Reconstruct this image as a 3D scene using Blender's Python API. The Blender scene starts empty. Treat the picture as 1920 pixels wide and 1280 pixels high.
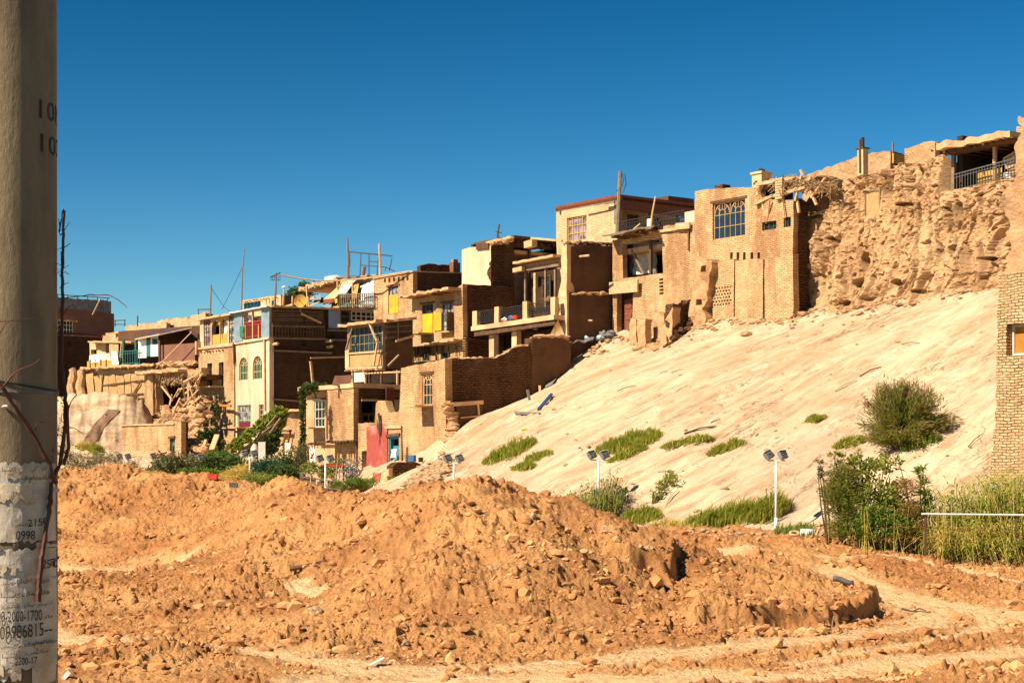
import bpy, math, random
import numpy as np
from mathutils import Vector, Matrix, noise as mn
R = random.Random(7)
scene = bpy.context.scene
COL = scene.collection
F, CX, HY, CZ = 3200.0, 960.0, 860.0, 3.0      # photo pixels: focal length, centre column, horizon row; eye height in metres


def P(px, py, Y):
    return Vector(((px - CX) / F * Y, Y, CZ + (HY - py) / F * Y))


# ------------------------------------------------------------------ materials
def _new(name):
    m = bpy.data.materials.new(name)
    m.use_nodes = True
    nt = m.node_tree
    b = nt.nodes['Principled BSDF']
    return m, nt, b


def _n(nt, typ, **kw):
    n = nt.nodes.new(typ)
    for k, v in kw.items():
        if k.startswith('i_'):
            n.inputs[k[2:].replace('_', ' ')].default_value = v
        else:
            setattr(n, k, v)
    return n


def c4(c):
    return (c[0], c[1], c[2], 1.0)


def mix(nt, fac, a, b, mode='MIX'):
    n = nt.nodes.new('ShaderNodeMix')
    n.data_type = 'RGBA'
    n.blend_type = mode
    for idx, v in ((0, fac), (6, a), (7, b)):
        if hasattr(v, 'links'):
            nt.links.new(v, n.inputs[idx])
        else:
            n.inputs[idx].default_value = v if idx == 0 else c4(v)
    return n.outputs[2]


def ramp(nt, src, p0, p1, v0=0.0, v1=1.0):
    n = nt.nodes.new('ShaderNodeMapRange')
    n.inputs[1].default_value, n.inputs[2].default_value = p0, p1
    n.inputs[3].default_value, n.inputs[4].default_value = v0, v1
    nt.links.new(src, n.inputs[0])
    return n.outputs[0]


def coords(nt, stretch=(1, 1, 1), rot=(0, 0, 0), flat=False):
    tc = nt.nodes.new('ShaderNodeTexCoord')
    out = tc.outputs['Object']
    if flat:      # walls stand on the local x and y planes: run the pattern round the corner
        sp = nt.nodes.new('ShaderNodeSeparateXYZ'); nt.links.new(out, sp.inputs[0])
        ad = nt.nodes.new('ShaderNodeMath'); ad.operation = 'ADD'
        nt.links.new(sp.outputs[0], ad.inputs[0]); nt.links.new(sp.outputs[1], ad.inputs[1])
        cb = nt.nodes.new('ShaderNodeCombineXYZ')
        nt.links.new(ad.outputs[0], cb.inputs[0]); nt.links.new(sp.outputs[2], cb.inputs[1])
        out = cb.outputs[0]
    mp = nt.nodes.new('ShaderNodeMapping')
    mp.inputs['Scale'].default_value = stretch
    mp.inputs['Rotation'].default_value = rot
    nt.links.new(out, mp.inputs[0])
    return mp.outputs[0]


def noi(nt, vec, sc, det=5, rough=.6, dist=0):
    n = nt.nodes.new('ShaderNodeTexNoise')
    n.inputs['Scale'].default_value = sc
    n.inputs['Detail'].default_value = det
    n.inputs['Roughness'].default_value = rough
    n.inputs['Distortion'].default_value = dist
    nt.links.new(vec, n.inputs['Vector'])
    return n.outputs[0]


def bump(nt, b, h, strength, dist):
    n = nt.nodes.new('ShaderNodeBump')
    n.inputs['Strength'].default_value = strength
    n.inputs['Distance'].default_value = dist
    nt.links.new(h, n.inputs['Height'])
    nt.links.new(n.outputs[0], b.inputs['Normal'])


def mat(name, c1, c2=None, rough=.9, sc=3, c3=None, bmp=.5, bsc=18, bd=.03, metal=0, stretch=(1, 1, 1), rot=(0, 0, 0), spec=.25, lo=.35, hi=.65):
    m, nt, b = _new(name)
    c2 = c2 or tuple(v * .78 for v in c1)
    v = coords(nt, stretch, rot)
    col = mix(nt, ramp(nt, noi(nt, v, sc), lo, hi), c1, c2)
    if c3:
        col = mix(nt, ramp(nt, noi(nt, v, sc * .23, 4, .65, .6), .5, .68, 0, .85), col, c3)
    nt.links.new(col, b.inputs['Base Color'])
    b.inputs['Roughness'].default_value = rough
    b.inputs['Metallic'].default_value = metal
    b.inputs['Specular IOR Level'].default_value = spec
    if bmp:
        bump(nt, b, noi(nt, v, bsc, 6, .7), bmp, bd)
    return m


def brick(name, c1, c2, cm, bw=.27, rh=.085, ms=.014, bmp=.8, bd=.025, dist=.05, stain=None, mortar_noise=.8):
    m, nt, b = _new(name)
    v = coords(nt, flat=True)
    vo = coords(nt)
    # wobble the courses a little
    nz = nt.nodes.new('ShaderNodeTexNoise'); nz.inputs['Scale'].default_value = 1.7; nz.inputs['Detail'].default_value = 3
    nt.links.new(v, nz.inputs['Vector'])
    sub = nt.nodes.new('ShaderNodeVectorMath'); sub.operation = 'SUBTRACT'
    nt.links.new(nz.outputs['Color'], sub.inputs[0]); sub.inputs[1].default_value = (.5, .5, .5)
    scl = nt.nodes.new('ShaderNodeVectorMath'); scl.operation = 'SCALE'; scl.inputs['Scale'].default_value = dist * 4
    nt.links.new(sub.outputs[0], scl.inputs[0])
    add = nt.nodes.new('ShaderNodeVectorMath'); add.operation = 'ADD'
    nt.links.new(v, add.inputs[0]); nt.links.new(scl.outputs[0], add.inputs[1])
    br = nt.nodes.new('ShaderNodeTexBrick')
    br.inputs['Scale'].default_value = 1
    br.inputs['Brick Width'].default_value = bw
    br.inputs['Row Height'].default_value = rh
    br.inputs['Mortar Size'].default_value = ms
    br.inputs['Mortar Smooth'].default_value = .5

    br.inputs['Color1'].default_value = c4(c1)
    br.inputs['Color2'].default_value = c4(c2)
    br.inputs['Mortar'].default_value = c4(cm)
    nt.links.new(add.outputs[0], br.inputs['Vector'])
    big = noi(nt, vo, .55, 5, .65, .4)
    fine = noi(nt, vo, 9, 5, .7)
    plaster = mix(nt, ramp(nt, noi(nt, vo, .9, 5, .7), .35, .6), c1, c2)
    col = mix(nt, ramp(nt, big, .5, .62, 0, mortar_noise), br.outputs['Color'], plaster)   # patches smeared with mud
    col = mix(nt, ramp(nt, fine, .45, .78, 0, .38), col, tuple(x * .5 for x in c1))
    if stain:
        st = noi(nt, coords(nt, (1, 1, .25)), .8, 5, .7, .3)
        col = mix(nt, ramp(nt, st, .46, .62, 0, .85), col, stain)
    col = mix(nt, ramp(nt, noi(nt, vo, 2.3, 6, .75, .5), .52, .70, 0, .55), col, tuple(min(.88, x * 1.18) for x in c1))
    nt.links.new(col, b.inputs['Base Color'])
    b.inputs['Roughness'].default_value = .95
    b.inputs['Specular IOR Level'].default_value = .15
    inv = ramp(nt, br.outputs['Fac'], 0, 1, 1, 0)
    hm = nt.nodes.new('ShaderNodeMath'); hm.operation = 'MULTIPLY_ADD'
    nt.links.new(noi(nt, vo, 14, 6, .75), hm.inputs[0]); hm.inputs[1].default_value = .9
    nt.links.new(inv, hm.inputs[2])
    h2 = nt.nodes.new('ShaderNodeMath'); h2.operation = 'MULTIPLY_ADD'
    nt.links.new(noi(nt, vo, 2.6, 4, .7), h2.inputs[0]); h2.inputs[1].default_value = 3.2; nt.links.new(hm.outputs[0], h2.inputs[2])
    bump(nt, b, h2.outputs[0], bmp, bd)
    return m


def glass(name, c, c2=None, rough=.12, sc=2.0):
    m, nt, b = _new(name)
    v = coords(nt)
    nt.links.new(mix(nt, ramp(nt, noi(nt, v, sc, 3), .4, .6), c, c2 or tuple(x * .5 for x in c)), b.inputs['Base Color'])
    b.inputs['Roughness'].default_value = rough + .10
    b.inputs['Specular IOR Level'].default_value = .10
    return m


def leafmat(name, c1, c2, c3=None, sc=1.2, tr=.35):
    m, nt, b = _new(name)
    v = coords(nt)
    col = mix(nt, ramp(nt, noi(nt, v, sc, 3), .38, .62), c1, c2)
    if c3:
        col = mix(nt, ramp(nt, noi(nt, v, sc * 5, 2), .55, .7), col, c3)
    nt.links.new(col, b.inputs['Base Color'])
    b.inputs['Roughness'].default_value = .65
    b.inputs['Specular IOR Level'].default_value = .25
    t = nt.nodes.new('ShaderNodeBsdfTranslucent')
    nt.links.new(col, t.inputs[0])
    mx = nt.nodes.new('ShaderNodeMixShader'); mx.inputs[0].default_value = tr
    nt.links.new(b.outputs[0], mx.inputs[1]); nt.links.new(t.outputs[0], mx.inputs[2])
    nt.links.new(mx.outputs[0], nt.nodes['Material Output'].inputs[0])
    return m


class M: pass


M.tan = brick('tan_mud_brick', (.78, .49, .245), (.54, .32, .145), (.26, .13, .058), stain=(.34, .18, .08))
M.pale = brick('pale_brick', (.86, .61, .34), (.70, .46, .24), (.42, .25, .12), stain=(.54, .33, .16))
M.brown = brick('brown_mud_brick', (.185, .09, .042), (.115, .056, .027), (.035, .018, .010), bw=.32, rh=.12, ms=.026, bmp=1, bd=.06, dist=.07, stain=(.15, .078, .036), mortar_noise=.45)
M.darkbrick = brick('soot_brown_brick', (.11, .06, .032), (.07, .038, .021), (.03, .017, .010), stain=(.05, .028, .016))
M.redbrown = mat('red_brown_render', (.26, .12, .075), (.20, .09, .055), sc=1.2, bmp=.4)
M.towerbrick = brick('yellow_clay_brick', (.82, .58, .31), (.54, .34, .15), (.14, .07, .03), bw=.25, rh=.081, ms=.016, bmp=1, bd=.05, dist=.042, mortar_noise=.25, stain=(.52, .33, .15))
M.plaster = mat('mud_plaster', (.82, .54, .29), (.62, .37, .18), sc=1.1, c3=(.42, .23, .105), bmp=.9, bsc=7, bd=.05)
M.paleplaster = mat('pale_mud_plaster', (.80, .60, .39), (.62, .43, .26), sc=.9, c3=(.42, .26, .14), bmp=.6, bsc=6, stretch=(1, 1, .3))
M.brownplaster = mat('brown_straw_plaster', (.15, .074, .037), (.105, .052, .027), sc=1.3, c3=(.07, .036, .02), bmp=1, bsc=9, bd=.06)
M.roofmud = mat('roof_mud', (0.725, 0.450, 0.225), (0.525, 0.300, 0.150), sc=2, bmp=1, bsc=5, bd=.08)
M.adobe = mat('crumbling_adobe', (.70, .42, .205), (.54, .30, .14), sc=1.6, c3=(.38, .20, .09), bmp=1, bsc=5, bd=.15)
M.wood = mat('old_brown_timber', (.16, .085, .04), (.09, .05, .026), sc=4, stretch=(1, 1, .3), bmp=.5)
M.palewood = mat('bleached_timber', (0.672, 0.444, 0.228), (0.480, 0.300, 0.144), sc=4, bmp=.4)
M.greywood = mat('grey_timber', (.30, .21, .13), (.20, .13, .08), sc=5, bmp=.5)
M.reed = mat('reed_mat', (0.576, 0.348, 0.144), (0.408, 0.228, 0.090), sc=7, stretch=(0.860, 0.860, 0.480), bmp=.8, bsc=6)
M.thatch = mat('brushwood', (.45, .28, .13), (.26, .15, .07), sc=6, bmp=.6)
M.redpaint = mat('faded_red_paint', (.36, .055, .045), (.26, .04, .035), sc=6)
M.redwall = mat('red_limewash', (.40, .085, .062), (.31, .066, .05), sc=2.6, c3=(.55, .27, .19), bmp=.6, bsc=8)
M.rust = mat('rust_red_metal', (.26, .085, .04), (.17, .05, .03), sc=8)
M.maroon = mat('maroon_cloth', (.16, .02, .035), (.11, .015, .03), sc=9)
M.orangewood = mat('orange_board', (.52, .22, .03), (.40, .15, .025), sc=3, c3=(.36, .13, .03))
M.yellow = mat('yellow_painted_board', (.86, .50, .02), (.74, .38, .02), sc=2.5, c3=(.62, .27, .03), rough=.7)
M.ochre = mat('ochre_board', (.62, .35, .07), (.5, .27, .06), sc=2.5)
M.teal = mat('teal_paint', (.04, .20, .20), (.03, .14, .15), sc=5, rough=.6)
M.blue = mat('turquoise_paint', (.05, .27, .36), (.04, .2, .28), sc=4, rough=.6)
M.green = mat('green_paint', (.05, .20, .12), (.03, .13, .08), sc=5, rough=.6)
M.sheet = mat('blue_grey_sheet_metal', (.25, .34, .38), (.17, .235, .27), sc=2, rough=.5, bmp=.2, bsc=3)
M.paleblue = mat('pale_blue_board', (.30, .36, .50), (.25, .3, .43), sc=2, rough=.6, bmp=.1)
M.zinc = mat('galvanised_sheet', (.24, .225, .205), (.15, .14, .13), sc=3, rough=.5, bmp=.4, bsc=4)
M.whitesheet = mat('white_tarpaulin', (.60, .66, .68), (.46, .54, .58), sc=3, rough=.7, bmp=.4, bsc=4)
M.cloth = mat('white_cloth', (.74, .68, .58), (.58, .52, .43), sc=3, bmp=.5, bsc=5, bd=.06)
M.greycloth = mat('grey_cloth', (.30, .26, .22), (.2, .17, .14), sc=3, bmp=.6, bsc=5, bd=.06)
M.bluetarp = mat('blue_tarpaulin', (.02, .075, .24), (.015, .05, .17), sc=3, rough=.6)
M.white = mat('white_enamel', (.80, .78, .72), (.72, .70, .64), sc=9, rough=.45, bmp=.05)
M.whitewash = mat('whitewash', (.80, .74, .63), (.66, .58, .46), sc=4, bmp=.3)
M.steel = mat('grey_steel', (.13, .125, .115), (.085, .08, .075), sc=8, rough=.6, metal=0, bmp=.1)
M.blackmetal = mat('black_iron', (.022, .02, .02), (.04, .035, .03), sc=8, rough=.6, bmp=.1)
M.lens = glass('lamp_lens', (.05, .055, .055), (.16, .17, .165), rough=.15, sc=14)
M.chip = mat('fresh_red', (.62, .06, .02), (.5, .05, .02), sc=6, rough=.6, bmp=.1)
M.pink = mat('pink_cloth', (.65, .08, .25), (.5, .05, .2), sc=6)
M.skyblue = mat('blue_cloth', (.10, .22, .42), (.06, .15, .33), sc=6)
M.laundry = mat('washed_white_blue_cloth', (.72, .74, .78), (.30, .36, .55), sc=2.5)
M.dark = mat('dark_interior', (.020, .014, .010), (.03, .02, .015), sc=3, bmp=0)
M.glass = glass('dark_teal_glass', (.018, .052, .05), (.010, .022, .022))
M.greenglass = glass('green_glass', (.02, .11, .05), (.05, .10, .06))
M.blueglass = glass('blue_glass', (.016, .028, .075), (.012, .05, .055), sc=3)
M.curtain = glass('pinkish_curtain_glass', (.42, .30, .33), (.08, .10, .13), rough=.25, sc=2.2)
M.paleglass = glass('curtained_glass', (.36, .42, .42), (.05, .08, .09), rough=.2, sc=3)
M.twig = mat('dry_twig', (.20, .085, .05), (.11, .05, .035), sc=12, bmp=.4, bsc=30, bd=.006)
M.bark = mat('bark', (.16, .10, .06), (.10, .06, .035), sc=6)
M.stone = mat('broken_stone', (.55, .37, .20), (.42, .27, .14), sc=2.5, bmp=.8, bsc=6, bd=.08)
M.concrete_foot = mat('concrete_foot', (.55, .47, .36), (.42, .35, .26), sc=5)
M.ink = mat('black_ink', (.03, .026, .024), (.08, .065, .05), sc=10, bmp=0, rough=.8)
M.redink = mat('red_ink', (.60, .03, .02), (.5, .03, .02), sc=10, bmp=0)


# ------------------------------------------------------------------ mesh helpers
class MB:
    def __init__(s):
        s.v, s.f = [], []

    def add(s, vs, fs):
        k = len(s.v)
        s.v.extend([tuple(x) for x in vs])
        s.f.extend([tuple(i + k for i in f) for f in fs])
        return s

    def hexa(s, p):      # 8 points: bottom ring 0-3, top ring 4-7
        return s.add(p, [(3, 2, 1, 0), (4, 5, 6, 7), (0, 1, 5, 4), (1, 2, 6, 5), (2, 3, 7, 6), (3, 0, 4, 7)])

    def box(s, x0, x1, y0, y1, z0, z1):
        return s.hexa([(x0, y0, z0), (x1, y0, z0), (x1, y1, z0), (x0, y1, z0), (x0, y0, z1), (x1, y0, z1), (x1, y1, z1), (x0, y1, z1)])

    def beam(s, a, b, w, h=None, taper=1.0):
        a, b = Vector(a), Vector(b)
        h = h or w
        d = (b - a).normalized()
        up = Vector((0, 0, 1)) if abs(d.z) < .95 else Vector((0, 1, 0))
        u = d.cross(up).normalized(); v = u.cross(d)
        ps = []
        for q, t in ((a, 1.0), (b, taper)):
            for su, sv in ((-1, -1), (1, -1), (1, 1), (-1, 1)):
                ps.append(q + u * su * w / 2 * t + v * sv * h / 2 * t)
        return s.hexa(ps)

    def tube(s, pts, r, n=6, r1=None, wob=0):
        pts = [Vector(p) for p in pts]
        m = len(pts)
        rings, k = [], len(s.v)
        for i, p in enumerate(pts):
            d = (pts[min(i + 1, m - 1)] - pts[max(i - 1, 0)]).normalized()
            up = Vector((0, 0, 1)) if abs(d.z) < .9 else Vector((0, 1, 0))
            u = d.cross(up).normalized(); v = u.cross(d)
            rr = r if r1 is None else r + (r1 - r) * i / (m - 1)
            rr *= 1 + (R.uniform(-wob, wob) if wob else 0)
            for j in range(n):
                a = 2 * math.pi * j / n
                s.v.append(tuple(p + (u * math.cos(a) + v * math.sin(a)) * rr))
        for i in range(m - 1):
            for j in range(n):
                s.f.append((k + i * n + j, k + i * n + (j + 1) % n, k + (i + 1) * n + (j + 1) % n, k + (i + 1) * n + j))
        s.f.append(tuple(k + j for j in range(n))[::-1]); s.f.append(tuple(k + (m - 1) * n + j for j in range(n)))
        return s

    def prism(s, poly, off):      # poly: list of 3-D points, off: extrusion vector
        n = len(poly); off = Vector(off)
        a = [Vector(p) for p in poly]
        return s.add(a + [p + off for p in a], [tuple(range(n))[::-1], tuple(range(n, 2 * n))] + [(i, (i + 1) % n, n + (i + 1) % n, n + i) for i in range(n)])

    def sheet(s, a, b, c, d, nu=8, nv=6, amp=.05, th=.02, sc=1.5):      # a rumpled cloth or sheet between four corners
        a, b, c, d = map(Vector, (a, b, c, d))
        nrm = (b - a).cross(d - a).normalized()
        k = len(s.v)
        for side in (0, 1):
            for j in range(nv + 1):
                for i in range(nu + 1):
                    u, v = i / nu, j / nv
                    p = (a * (1 - u) + b * u) * (1 - v) + (d * (1 - u) + c * u) * v
                    p = p + nrm * (mn.noise(p * sc) * amp + side * th)
                    s.v.append(tuple(p))
        m = (nu + 1) * (nv + 1)
        for j in range(nv):
            for i in range(nu):
                q = (k + j * (nu + 1) + i, k + j * (nu + 1) + i + 1, k + (j + 1) * (nu + 1) + i + 1, k + (j + 1) * (nu + 1) + i)
                s.f.append(q[::-1]); s.f.append(tuple(x + m for x in q))
        edge = [j for j in range(nu + 1)] + [(j + 1) * (nu + 1) + nu for j in range(nv)] + [nv * (nu + 1) + i for i in range(nu - 1, -1, -1)] + [j * (nu + 1) for j in range(nv - 1, 0, -1)]
        for q in range(len(edge)):
            e0, e1 = edge[q], edge[(q + 1) % len(edge)]
            s.f.append((k + e0, k + e1, k + m + e1, k + m + e0))
        return s

    def rock(s, c, rx, ry, rz, seed=0, n=1, amp=.35):
        vs, fs = ICO[n]
        c = Vector(c); o = Vector((seed * 7.13 % 50, seed * 3.7 % 50, seed * 1.9 % 50))
        out = []
        for v in vs:
            k = 1 + mn.noise(v * 1.3 + o) * amp + mn.noise(v * 3.1 + o) * amp * .5
            out.append((c.x + v.x * rx * k, c.y + v.y * ry * k, c.z + v.z * rz * k))
        return s.add(out, fs)

    def rough(s, amp, sc=2.0):
        s.v = [tuple(Vector(p) + mn.noise_vector(Vector(p) * sc) * amp) for p in s.v]
        return s

    def build(s, name, m, parent=None, smooth=False):
        me = bpy.data.meshes.new(name)
        off = Vector((0, 0, 0))
        if parent is None:
            A = np.array(s.v)
            lo, hi = A.min(0), A.max(0)
            off = Vector(((lo[0] + hi[0]) / 2, (lo[1] + hi[1]) / 2, lo[2]))
            me.from_pydata([tuple(x) for x in (A - np.array(off))], [], s.f)
        else:
            me.from_pydata(s.v, [], s.f)
        me.materials.append(m)
        if smooth:
            me.polygons.foreach_set('use_smooth', [True] * len(me.polygons))
        me.update()
        o = bpy.data.objects.new(name, me)
        COL.objects.link(o)
        o.location = off
        if parent is not None:
            o.parent = parent
        return o


def _ico(n):
    import bmesh
    bm = bmesh.new()
    bmesh.ops.create_icosphere(bm, subdivisions=n, radius=1)
    r = ([v.co.copy() for v in bm.verts], [tuple(v.index for v in f.verts) for f in bm.faces])
    bm.free()
    return r


ICO = {1: _ico(1), 2: _ico(2), 3: _ico(3)}


def tag(o, label=None, cat=None, group=None, kind=None):
    for k, v in (('label', label), ('category', cat), ('group', group), ('kind', kind)):
        if v:
            o[k] = v
    return o


def empty(name, loc, label, cat, group=None, rz=0):
    o = bpy.data.objects.new(name, None)
    COL.objects.link(o)
    o.location = loc
    o.rotation_euler = (0, 0, rz)
    o.empty_display_size = .2
    return tag(o, label, cat, group)


def copy_tree(o, parent=None):
    c = o.copy(); COL.objects.link(c); c.parent = parent
    for ch in list(o.children):
        copy_tree(ch, c)
    return c


def grid_object(name, A, m, attrs=None, smooth=True):      # A: (rows, cols, 3)
    r, c = A.shape[:2]
    me = bpy.data.meshes.new(name)
    me.vertices.add(r * c)
    me.vertices.foreach_set('co', A.astype(np.float32).reshape(-1))
    i = np.arange((r - 1) * (c - 1))
    a = (i // (c - 1)) * c + i % (c - 1)
    q = np.stack([a, a + 1, a + c + 1, a + c], 1).astype(np.int32)
    me.loops.add(q.size); me.polygons.add(len(q))
    me.loops.foreach_set('vertex_index', q.reshape(-1))
    me.polygons.foreach_set('loop_start', np.arange(0, q.size, 4, dtype=np.int32))
    me.polygons.foreach_set('use_smooth', np.full(len(q), smooth, dtype=bool))
    for k, v in (attrs or {}).items():
        at = me.attributes.new(k, 'FLOAT', 'POINT')
        at.data.foreach_set('value', v.astype(np.float32).reshape(-1))
    me.materials.append(m)
    me.update(); me.validate()
    o = bpy.data.objects.new(name, me)
    COL.objects.link(o)
    return o


# ------------------------------------------------------------------ numpy noise
def _hash(ix, iy, seed):
    h = (ix.astype(np.int64) * 374761393 + iy.astype(np.int64) * 668265263 + seed * 982451653) & 0xffffffff
    h = ((h ^ (h >> 13)) * 1274126177) & 0xffffffff
    return (h ^ (h >> 16)) & 0xffff


def pn(x, y, seed=0):
    ix, iy = np.floor(x), np.floor(y)
    fx, fy = x - ix, y - iy
    u = fx * fx * fx * (fx * (fx * 6 - 15) + 10); v = fy * fy * fy * (fy * (fy * 6 - 15) + 10)

    def g(dx, dy):
        a = _hash(ix + dx, iy + dy, seed) * (2 * math.pi / 65536)
        return np.cos(a) * (fx - dx) + np.sin(a) * (fy - dy)
    n0 = g(0, 0) * (1 - u) + g(1, 0) * u
    n1 = g(0, 1) * (1 - u) + g(1, 1) * u
    return (n0 * (1 - v) + n1 * v) * 1.5


def fbm(x, y, o=4, seed=0, gain=.5, ridge=False):
    t, a = 0, 1.0
    for i in range(o):
        n = pn(x * 2 ** i, y * 2 ** i, seed + i * 17)
        t = t + a * ((1 - np.abs(n) * 2) if ridge else n)
        a *= gain
    return t


class TPS:
    def __init__(s, pts, lam=.02):
        A = np.array(pts, float)
        s.p, z = A[:, :2], A[:, 2]
        n = len(A)
        K = s.k(s.p)
        L = np.zeros((n + 3, n + 3))
        L[:n, :n] = K + lam * np.eye(n)
        L[:n, n] = 1; L[:n, n + 1:] = s.p; L[n, :n] = 1; L[n + 1:, :n] = s.p.T
        s.w = np.linalg.solve(L, np.r_[z, 0, 0, 0])

    def k(s, q):
        d2 = ((q[:, None, :] - s.p[None]) ** 2).sum(-1)
        return .5 * d2 * np.log(d2 + 1e-9)

    def __call__(s, x, y):
        q = np.stack([np.ravel(x), np.ravel(y)], 1)
        out = np.empty(len(q))
        for i in range(0, len(q), 20000):
            b = q[i:i + 20000]
            out[i:i + 20000] = s.k(b) @ s.w[:-3] + s.w[-3] + b @ s.w[-2:]
        return out.reshape(np.shape(x))


def upsample(Z, n0, n1):      # bilinear, rows then columns
    r, c = Z.shape
    a = np.linspace(0, r - 1, n0); i = np.minimum(a.astype(int), r - 2); t = (a - i)[:, None]
    Z = Z[i] * (1 - t) + Z[i + 1] * t
    a = np.linspace(0, c - 1, n1); i = np.minimum(a.astype(int), c - 2); t = (a - i)[None]
    return Z[:, i] * (1 - t) + Z[:, i + 1] * t


class Fan:      # a height field sampled finely where it is seen large and coarsely far away
    def __init__(s, u, y):
        s.u, s.y = u, y
        s.X = (u[None] - CX) / F * y[:, None]; s.Y = np.repeat(y[:, None], len(u), 1); s.U = np.repeat(u[None], len(y), 0)

    def h(s, px, Y):
        i = int(min(max(np.searchsorted(s.u, px) - 1, 0), len(s.u) - 2)); j = int(min(max(np.searchsorted(s.y, Y) - 1, 0), len(s.y) - 2))
        t = (px - s.u[i]) / (s.u[i + 1] - s.u[i]); w = (Y - s.y[j]) / (s.y[j + 1] - s.y[j])
        Z = s.Z
        return float((Z[j, i] * (1 - t) + Z[j, i + 1] * t) * (1 - w) + (Z[j + 1, i] * (1 - t) + Z[j + 1, i + 1] * t) * w)

    def at(s, px, Y):
        return Vector(((px - CX) / F * Y, Y, s.h(px, Y)))

    def hit(s, px, py, ya, yb):
        Y = ya
        while Y < yb:
            if CZ + (HY - py) / F * Y <= s.h(px, Y):
                return P(px, py, Y)
            Y += .05
        return P(px, py, yb)


def sst(x):
    x = np.clip(x, 0, 1)
    return x * x * (3 - 2 * x)

# ------------------------------------------------------------------ terrain
def dirtmat(name):
    m, nt, b = _new(name)
    tc = nt.nodes.new('ShaderNodeTexCoord'); v = tc.outputs['Object']
    a = nt.nodes.new('ShaderNodeAttribute'); a.attribute_name = 'track'
    n0 = noi(nt, v, .16, 5, .7, .8); n1 = noi(nt, v, .35, 5, .65, .5); n2 = noi(nt, v, 2.6, 6, .7); n3 = noi(nt, v, 14, 5, .75)
    col = mix(nt, ramp(nt, n2, .35, .66), (.44, .18, .062), (.67, .31, .11))
    col = mix(nt, ramp(nt, n1, .42, .62, 0, .75), col, (.82, .44, .165))
    col = mix(nt, ramp(nt, n3, .5, .75, 0, .45), col, (.40, .17, .055))
    col = mix(nt, ramp(nt, n0, .53, .63, 0, .5), col, (.38, .165, .06))
    mp = nt.nodes.new('ShaderNodeMapping'); mp.inputs['Scale'].default_value = (.5, 2.6, 1); nt.links.new(v, mp.inputs[0])
    n4 = noi(nt, mp.outputs[0], 1.6, 5, .7, .8)
    tk = nt.nodes.new('ShaderNodeMath'); tk.operation = 'MULTIPLY'
    nt.links.new(a.outputs['Fac'], tk.inputs[0]); nt.links.new(ramp(nt, n4, .33, .55, .45, 1), tk.inputs[1])
    col = mix(nt, tk.outputs[0], col, (.93, .62, .31))
    nt.links.new(col, b.inputs['Base Color'])
    b.inputs['Roughness'].default_value = .95; b.inputs['Specular IOR Level'].default_value = .1
    hm = nt.nodes.new('ShaderNodeMath'); hm.operation = 'ADD'
    nt.links.new(n3, hm.inputs[0]); nt.links.new(noi(nt, v, 5, 6, .75), hm.inputs[1])
    bump(nt, b, hm.outputs[0], 1, .09)
    return m


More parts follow.
